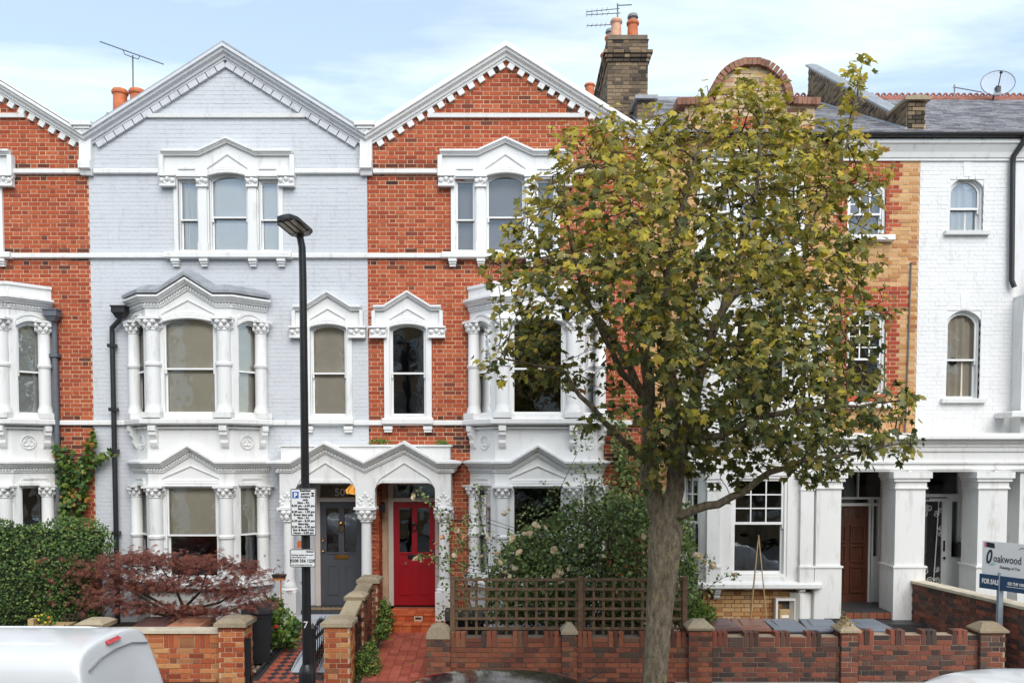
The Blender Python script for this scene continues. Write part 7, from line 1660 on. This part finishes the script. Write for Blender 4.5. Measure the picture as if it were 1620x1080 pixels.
# signs on the column
M['signwhite'] = m_plain('sign_white_sheet', (.78, .79, .80, 1), .35, .03, 4, 0); M['signblue'] = m_plain('sign_blue_sheet', srgb(20, 92, 176), .4, .03, 4, 0); M['signgrey'] = m_plain('sign_edge', srgb(60, 64, 70), .5, .05, 4, 0)
def sign(u0, u1, v0, v1, label, Ys):
    F = Frame((0, Ys), (1, 0), (0, -1)); a0, a1, z0, z1 = X(u0, v0, Ys), X(u1, v0, Ys), Z(v1, Ys), Z(v0, Ys); H = thing('street_sign', ((a0 + a1) / 2, Ys, z0), label, 'sign')
    rr = lambda d, r: [(x, z) for (cx, cz, t0) in ((a1 - d - r, z1 - d - r, 0), (a0 + d + r, z1 - d - r, 90), (a0 + d + r, z0 + d + r, 180), (a1 - d - r, z0 + d + r, 270)) for (x, z) in [(cx + r * math.cos(R(t0 + k * 30)), cz + r * math.sin(R(t0 + k * 30))) for k in range(4)]]
    MB(F).plate(rr(0, .02), [], -.012, 0).build('plate', M['signwhite'], H); MB(F).ring(rr(0.001, .02), rr(.009, .014), 0, .003).build('border', M['letterblack'], H)
    q = MB(F); q.box((a0 + a1) / 2 - .05, (a0 + a1) / 2 + .05, -.05, -.012, z1 - .1, z1 - .07); q.box((a0 + a1) / 2 - .05, (a0 + a1) / 2 + .05, -.05, -.012, z0 + .07, z0 + .1); q.build('clamp', M['galv'], H)
    return H, F, a0, a1, z0, z1
Ys = YL - .10
H, F, a0, a1, z0, z1 = sign(459.5, 499.5, 772.5, 846.5, 'upper white parking sign with blue P on the lamp column', Ys)
w, h = a1 - a0, z1 - z0; cx = (a0 + a1) / 2
MB(F).cbox(a0 + w * .07, a0 + w * .32, 0, .003, z1 - h * .205, z1 - h * .065, .001).build('parking_panel', M['signblue'], H)
text('P', h * .135, F, a0 + w * .2, .005, z1 - h * .185, M['letterwhite'], H, name='letter_p', bold=.004)
rows = ['Resident', 'permit', 'holders', 'only', 'Mon - Fri', '8.30 am - 6.30 pm', 'Saturday', '8.30 am - 1.30 pm', 'Event days only', 'Mon - Fri', '6.30 am - 8.30 pm', 'Saturday', '8.30 am - 4.30 pm', 'Sun & Bank Hols', 'Noon - 4.30 pm']
for i, s in enumerate(rows):
    text(s, h * .066, F, a0 + w * .585 if i < 4 else cx, .002, z1 - h * (.062 + i * .0645), M['letterblack'], H, name='lettering', bold=.0012)
q = MB(F); x, z = a1 - w * .125, z1 - h * .125
q.plate([(x - .018, z + .025), (x + .018, z + .025), (x + .018, z + .012), (x, z), (x - .018, z + .012)], [], 0, .003); q.build('permit_symbol', M['letterblack'], H); q = MB(F); q.plate([(x - .018, z - .025), (x + .018, z - .025), (x + .018, z - .01), (x, z - .002), (x - .018, z - .01)], [], 0, .003); q.build('permit_symbol', M['letterblack'], H)
H, F, a0, a1, z0, z1 = sign(458.5, 499, 868, 896.5, 'lower white parking information sign with a phone number', Ys)
w, h = a1 - a0, z1 - z0
text('Hackney', h * .12, F, a1 - w * .07, .002, z1 - h * .17, M['letterblack'], H, 'RIGHT', bold=.001); text('Parking match and event', h * .125, F, a0 + w * .06, .002, z1 - h * .36, M['letterblack'], H, 'LEFT', sx=.98); text('information line', h * .125, F, a0 + w * .06, .002, z1 - h * .49, M['letterblack'], H, 'LEFT'); text('0208 356 1220', h * .23, F, (a0 + a1) / 2, .002, z1 - h * .72, M['letterblack'], H, bold=.001, sx=.97); text('Calls will be charged at local rate', h * .09, F, a0 + w * .06, .002, z1 - h * .9, M['letterblack'], H, 'LEFT', sx=.93)
# ---------------------------------------------------------------- sale board
YB = 12.3; ang = R(60); bxm = X(1582, 940, YB)
SB = thing('sale_board', (bxm, YB, ZP), 'white and navy estate agent sale board on a grey post', 'sign')
F = Frame((bxm, YB - .05), (math.cos(ang), -math.sin(ang)), (-math.sin(ang), -math.cos(ang)))
q = MB(); q.box(bxm - .035, bxm + .035, YB - .03, YB + .03, ZP, Z(905, YB)); q.build('post', m_plain('grey_painted_post', srgb(140, 152, 160), .6, .15, 9, .1), SB)
zb0, zb1, zb2 = Z(935, YB), Z(910, YB), Z(857, YB); aL, aR = -.31, .36
M['navy'] = m_plain('navy_print', srgb(34, 66, 100), .45, .05, 5, 0); M['navytext'] = m_plain('dark_navy_print', srgb(40, 50, 70), .45, .05, 5, 0); M['teal'] = m_plain('pale_teal_print', srgb(160, 206, 204), .45, .05, 5, 0)
MB(F).box(aL, aR, -.012, 0, zb1 - .01, zb2).build('board', M['signwhite'], SB)
bl = MB(F).box(aL - .03, aR, -.01, .012, zb0 + .02, zb1).build('lower_strip', M['navy'], SB)
hb = zb2 - zb1
text('oakwood', .165, F, -.14, .003, zb1 + hb * .40, M['navytext'], SB, 'LEFT', sx=.66, name='lettering'); text('0', .30, F, -.215, .003, zb1 + hb * .34, M['navytext'], SB, 'CENTER', shear=.25, sx=.6, name='logo', bold=.006)
q = MB(F); q.plate([(-.21, zb1 + hb * .3), (-.15, zb1 + hb * .38), (-.1, zb1 + hb * .33), (-.16, zb1 + hb * .27)], [], 0, .003); q.build('logo_leaf', M['teal'], SB)
text('Thinking of You', .055, F, -.05, .003, zb1 + hb * .22, M['signgrey'], SB, 'LEFT', shear=.3, sx=.85)
q = MB(F); n = 9; q.sweep([(.28 + .05 * math.cos(math.pi * (1 - i / n)), 0, zb1 + hb * .80 + .035 * math.sin(math.pi * (1 - i / n))) for i in range(n + 1)], [(-.001, 0), (.003, 0), (.003, .01), (-.001, .01)]); q.build('emblem', M['signgrey'], SB)
q = MB(F); q.plate([(aL + .03, zb2 - .09), (aL + .06, zb2 - .09), (aL + .06, zb2 - .015), (aL + .03, zb2 - .015)], [], 0, .003); q.build('sticker', m_plain('pink_print', srgb(226, 120, 170), .5), SB); q = MB(F); q.plate([(aL + .062, zb2 - .09), (aL + .19, zb2 - .1), (aL + .18, zb2 - .025), (aL + .062, zb2 - .015)], [], 0, .003); q.build('sticker', M['letterblack'], SB)
text('FOR SALE', .105, F, aL + .01, .014, (zb0 + zb1) / 2 - .02, M['letterwhite'], SB, 'LEFT', sx=.58, bold=.003); text('020 7249 1000', .065, F, aR - .03, .014, (zb0 + zb1) / 2 + .0, M['letterwhite'], SB, 'RIGHT', sx=.62, bold=.001)
q = MB(F); q.box(.07, aR - .03, .012, .014, (zb0 + zb1) / 2 - .03, (zb0 + zb1) / 2 - .022); q.build('underline', M['letterwhite'], SB)
# ---------------------------------------------------------------- vehicles
M['vanpaint'] = m_plain('white_van_paint', (.78, .79, .80, 1), .25, .03, 2, 0, coat=.6); M['darkcar'] = m_plain('aubergine_car_paint', (.018, .010, .014, 1), .15, .05, 2, 0, coat=1); M['whitecar'] = m_plain('white_car_paint', (.75, .76, .78, 1), .2, .03, 2, 0, coat=.8)
M['redlens'] = m_plain('red_lamp_lens', srgb(190, 20, 40), .2, .1, 30, 0); M['rubber'] = m_plain('tyre_rubber', (.02, .02, .02, 1), .8, .2, 9, .2); M['headlamp'] = m_plain('clear_lamp_lens', (.5, .52, .54, 1), .15, .1, 20, 0); M['seam'] = m_plain('panel_gap', (.28, .28, .29, 1), .7, 0, 9, 0)
def loft(T, stations, glassrows=None, subdiv=2):
    """closed body from half sections (x, [(half width, z), ...])"""
    q = MB(T); k = len(stations[0][1]); vs = []
    for (x, sec) in stations:
        full = [(-p[0], *p[1:]) for p in sec] + [tuple(p) for p in sec[::-1]]; vs += [(x + (p[2] if len(p) > 2 else 0), p[0], p[1]) for p in full]
    m = 2 * k; fs = []; mt = []
    for i in range(len(stations) - 1):
        for j in range(m): fs.append([i * m + j, i * m + (j + 1) % m, (i + 1) * m + (j + 1) % m, (i + 1) * m + j])
    fs += [list(range(m))[::-1], [(len(stations) - 1) * m + j for j in range(m)]]
    q.add(vs, fs); return q
def wheel(H, x, y, r, T, z0):
    q = MB(T); q.tube([(x, y - .1, z0 + r), (x, y + .1, z0 + r)], r, 22); w = q.build('wheel', M['rubber'], H, smooth=True)
    q = MB(T); q.tube([(x, y - .108, z0 + r), (x, y + .108, z0 + r)], r * .62, 18); q.build('rim', M['galv'], w)
def add_sub(o, lv=2):
    s = o.modifiers.new('smooth', 'SUBSURF'); s.levels = lv; s.render_levels = lv
    for p in o.data.polygons: p.use_smooth = True
def van():
    xr = X(246, 1080, 8.3) - .04; y0, y1 = 7.08, 8.66; yc = (y0 + y1) / 2; T = Frame((xr, yc), (-1, 0), (0, 1)); z = ZR; hw = (y1 - y0) / 2
    H = thing('white_van', (xr - 2.4, yc, ZR), 'white panel van parked at the lower left with red brake light', 'van')
    def sec(s, top, rx=0.0):
        return [(hw * .90 * s, z + .32), (hw * s, z + .42), (hw * s, z + .75), (hw * .995 * s, z + 1.1), (hw * .955 * s, z + 1.5), (hw * .90 * s, z + 1.5 + (top - 1.5) * .55), (hw * .80 * s, z + 1.5 + (top - 1.5) * .84), (hw * .55 * s, z + 1.5 + (top - 1.5) * .96), (hw * .2 * s, z + top)]
    def tail(sc, lean, top, base):
        out_ = []
        for (w, zz) in sec(sc, top): out_.append((w, zz, lean * max(0, (zz - z - .95))))
        return out_
    st = [(-.1, tail(.955, .28, 1.96, 0)), (-.085, tail(.975, .28, 1.975, 0)), (-.04, tail(.993, .27, 1.985, 0)), (.2, tail(1.0, .16, 1.99, 0)), (.7, sec(1, 1.995)), (1.6, sec(1, 2.0)), (2.9, sec(1, 1.99)), (3.5, sec(1, 1.93))]
    fr = [[(w, min(zz, z + t)) for (w, zz) in sec(s, t + .0 if t > 1.5 else 1.93)] for (s, t) in ((.985, 1.75), (.96, 1.2), (.95, 1.05), (.9, .95), (.8, .8))]
    st += [(3.75, fr[0]), (4.2, fr[1]), (4.55, fr[2]), (4.85, fr[3]), (4.95, fr[4])]
    b = loft(T, st).build('body', M['vanpaint'], H); add_sub(b)
    ny = -hw
    # recessed side panel outlines, door seam, tail door groove, lamps
    def side(s_, zz): # point on the near side, leaning in with height
        t = max(0, (zz - z - 1.1)); return -(hw * (1 - .0 * t) - .11 * t * t * 1.3 - .045 * t * 0) 
    def roundrect(x0, x1, za, zb, r, n=5):
        P_ = []
        for (cx, cz, t0) in ((x1 - r, zb - r, 0), (x0 + r, zb - r, 90), (x0 + r, za + r, 180), (x1 - r, za + r, 270)): P_ += [(cx + r * math.cos(R(t0 + 90 * k / n)), cz + r * math.sin(R(t0 + 90 * k / n))) for k in range(n + 1)]
        return P_
    for (x0, x1) in ((.95, 2.35), (2.5, 3.4)):
        P_ = roundrect(x0, x1, z + .95, z + 1.62, .09); q = MB(T); q.tube([(p[0], -hw * .995 + (.045 * hw) * max(0, (p[1] - z - 1.1)) / .4 * 1.0 - .004, p[1]) for p in P_ + P_[:1]], .016, 6, cap=False); q.build('panel_moulding', M['vanpaint'], H, smooth=True)
    q = MB(T); q.tube([(.62, -hw * .955 * 1.0 + .035, z + 1.66), (.60, -hw * .955 - .004, z + 1.5), (.60, -hw * .995 - .004, z + 1.1), (.60, -hw - .004, z + .75), (.6, -hw - .003, z + .4)], .006, 5); q.build('door_seam', M['seam'], H)
    lean = lambda zz: .28 * max(0, zz - .95) - .1
    q = MB(T); pts = [(lean(1.76) - .004, -hw * .7, z + 1.77), (lean(1.80) - .004, -hw * .4, z + 1.825), (lean(1.83) - .004, 0, z + 1.845), (lean(1.82) - .004, hw * .4, z + 1.83), (lean(1.76) - .004, hw * .8, z + 1.76)]
    q.tube(pts, .009, 6); q.build('tail_door_groove', M['seam'], H)
    q = MB(T); zz = 1.83; q.add([(lean(1.84) - .0, -.13, z + 1.915), (lean(1.84) - .0, .13, z + 1.915), (lean(1.88) + .04, .13, z + 1.955), (lean(1.88) + .04, -.13, z + 1.955), (lean(1.80) + .09, -.13, z + 1.915), (lean(1.80) + .09, .13, z + 1.915), (lean(1.86) + .1, .13, z + 1.955), (lean(1.86) + .1, -.13, z + 1.955)], [[0, 1, 2, 3], [4, 5, 6, 7], [0, 1, 5, 4], [1, 2, 6, 5], [2, 3, 7, 6], [3, 0, 4, 7]]); q.build('brake_light', M['redlens'], H)
    for k in range(4):
        y = -.36 + k * .24; q = MB(T); q.tube([(.3, y, z + 1.935), (.6, y, z + 1.966), (1.6, y, z + 1.97), (3.2, y, z + 1.95)], .02, 8); q.build('roof_rib', M['vanpaint'], H, smooth=True)
    for s in (-1, 1):
        q = MB(T); q.cbox(-.02, .1, s * hw * .95 - .06, s * hw * .95 + .06, z + .8, z + 1.25); q.build('tail_light', M['redlens'], H)
        for x in (.95, 4.05): wheel(H, x, s * (hw - .1), .33, T, ZR)
        q = MB(T); q.blob((4.9, s * hw * .7, z + .78), .13, (.6, 1, .8)); q.build('headlight', M['headlamp'], H)
        q = MB(T); q.plate([(3.35, z + 1.15), (4.1, z + 1.15), (3.85, z + 1.65), (3.4, z + 1.68)], [], s * hw * .985 - .03, s * hw * .985 + .02); q.build('side_window', M['carglass'], H)
    q = MB(T); q.box(-.06, .06, -hw * .95, hw * .95, z + .35, z + .55); q.build('bumper', M['binblack'], H)
van()
def car(xc, y0, y1, paint, label, flip=1, ht=1.45, roof=(-.95, .95), aerial=False):
    yc = (y0 + y1) / 2; hw = (y1 - y0) / 2; T = Frame((xc, yc), (flip, 0), (0, 1)); z = ZR; H = thing('parked_car', (xc, yc, ZR), label, 'car', 'cars parked at the far kerb')
    def sec(s, belt, top, rw): return [(hw * .92 * s, z + .22), (hw * s, z + .38), (hw * s, z + .62), (hw * .97 * s, z + belt), (hw * rw * s, z + max(belt + .01, top - .09)), (hw * rw * .84 * s, z + max(belt + .02, top - .025)), (hw * .35 * s, z + max(belt + .03, top))]
    r0, r1 = roof
    st = [(-2.1, sec(.82, .7, .74, .85)), (-2.05, sec(.93, .78, .84, .9)), (-1.75, sec(.98, .86, .98, .86)), (r0 - .35, sec(1, .9, 1.1, .84)), (r0, sec(1, .92, ht - .09, .76)), (r0 + .45, sec(1, .92, ht - .015, .74)), (0, sec(1, .92, ht, .735)), (r1 - .5, sec(1, .92, ht - .02, .735)), (r1 - .1, sec(1, .91, ht - .12, .75)), (r1 + .45, sec(1, .89, 1.0, .83)), (1.75, sec(.97, .82, .88, .88)), (2.05, sec(.9, .72, .76, .88)), (2.12, sec(.8, .62, .66, .85))]
    b = loft(T, st).build('body', paint, H); add_sub(b)
    for s in (-1, 1):
        for (p, q0) in (((r0 + .05, -.05)), ((.02, r1 - .12))):
            q = MB(T); yb, yt = s * hw * .945, s * hw * .75
            a, e = p, q0; q.add([(a, yb, z + .93), (e, yb, z + .93), (e - .04, yt, z + ht - .2), (a + .08, yt, z + ht - .2), (a, yb - s * .02, z + .93), (e, yb - s * .02, z + .93), (e - .04, yt - s * .02, z + ht - .2), (a + .08, yt - s * .02, z + ht - .2)], [[0, 1, 2, 3], [4, 7, 6, 5], [0, 1, 5, 4], [1, 2, 6, 5], [2, 3, 7, 6], [3, 0, 4, 7]]); q.build('side_window', M['carglass'], H)
        for x in (-1.3, 1.3): wheel(H, x, s * (hw - .1), .31, T, ZR)
        q = MB(T); q.blob((2.0, s * hw * .68, z + .62), .12, (.7, 1.2, .7)); q.build('headlight', M['headlamp'], H); q = MB(T); q.blob((-2.02, s * hw * .72, z + .72), .12, (.6, 1, .9)); q.build('tail_light', M['redlens'], H)
        q = MB(T); q.blob((r1 - .0, s * (hw + .06), z + .98), .1, (.6, 1, .7)); q.build('wing_mirror', paint, H)
    if aerial: q = MB(T); q.tube([(r1 - .22, .0, z + ht - .06), (r1 + .06, .0, z + ht + .1)], [.009, .004], 6); q.build('roof_aerial', M['blackmetal'], H)
    return H
car(X(795, 1070, 8.0), 7.05, 8.85, M['darkcar'], 'glossy dark car roof at the bottom middle of the street', 1, 1.52, aerial=True)
car(X(1640, 1070, 8.0), 7.05, 8.85, M['whitecar'], 'white car roof at the bottom right of the street', -1, 1.53)
# ---------------------------------------------------------------- the other side of the street (seen in the window glass)
OT = thing('opposite_terrace', (0, -5.0, ZP), 'brown brick terrace across the street mirrored in the window glass', 'house')
t = NT('brown_brick_courses'); bt = t.n('ShaderNodeTexBrick', {'Vector': t.n('ShaderNodeMapping', {'Vector': t.pos(), 'Rotation': (R(90), 0, 0)}).outputs[0], 'Color1': srgb(176, 142, 100), 'Color2': srgb(150, 116, 80), 'Mortar': srgb(190, 172, 146), 'Scale': 1.0, 'Mortar Size': .012, 'Brick Width': .225, 'Row Height': .075}); t.bsdf(bt.outputs[0], .9); BB = t.m
FO = Frame((0, -4.6), (-1, 0), (0, 1))
hol = []; 
for k in range(-4, 5):
    for (z0, z1) in ((.9, 2.7), (4.0, 5.9), (7.0, 8.4)): hol.append((k * 5.0 - 1.0, k * 5.0 + .1, z0, z1)); hol.append((k * 5.0 + 1.3, k * 5.0 + 2.2, z0, z1))
q = MB(FO); wall_cells(q, -26, 26, ZP, 9.2, hol, 0, -.3); q.build('wall', BB, OT)
for h in hol:
    q = MB(FO); q.ring(arch(h[0], h[1], h[2], h[3]), arch(h[0] + .08, h[1] - .08, h[2] + .08, h[3] - .08), -.14, -.06); q.box(h[0], h[1], -.13, -.07, (h[2] + h[3]) / 2 - .03, (h[2] + h[3]) / 2 + .03); w_ = q.build('window', M['gloss'], OT)
    MB(FO).plate(arch(h[0] + .06, h[1] - .06, h[2] + .06, h[3] - .06), [], -.112, -.108).build('pane', M['glass'], w_)
    MB(FO).box(h[0] - .1, h[1] + .1, -.05, .12, h[2] - .12, h[2]).build('sill', M['stucco'], w_)
for x in [k * 5.0 + 3.6 for k in range(-5, 5)]:
    for i in range(int(9 / .3)): q = MB(FO); w = .34 if i % 2 else .2; q.box(x - w, x + w, 0, .03, i * .3 + .004, (i + 1) * .3 - .004); q.build('quoin', M['stucco'], OT)
q = MB(FO); q.prism_bz([(.3, 9.2), (-4, 11.6), (-8, 9.2)], -26, 26); q.build('roof', M['slate'], OT); MB(FO).box(-26, 26, -8, -7.9, ZP, 9.2).build('rear_wall', BB, OT); MB(FO).box(-26, 26, -7.9, -.31, 9.1, 9.19).build('ceiling', M['plaster'], OT)
for (x, y, lb) in ((-8.5, -2.6, 'leafy tree across the street mirrored in the left bay'), (1.5, -2.8, 'leafy tree across the street mirrored in the red house'), (9.5, -2.6, 'leafy tree across the street mirrored in the right bay')):
    H = thing('street_tree', (x, y, ZP), lb, 'tree'); q = MB(); q.tube([(x, y, ZP), (x + .05, y, 1.4), (x, y, 3.0)], [.14, .11, .05], 8); q.build('trunk', M['bark'], H)
    n = 1500; d = RG.normal(size=(n, 3)); d /= np.linalg.norm(d, axis=1, keepdims=True); p = d * RG.uniform(.5, 1, n)[:, None] ** .5 * np.array([1.5, 1.1, 1.3]) + np.array([x, y, 3.1]); leaves('crown', tmpl_small(.4), p, basis(d + RG.normal(size=d.shape) * .5), RG.uniform(.15, .28, n), [M['leaf_green']], None, H)
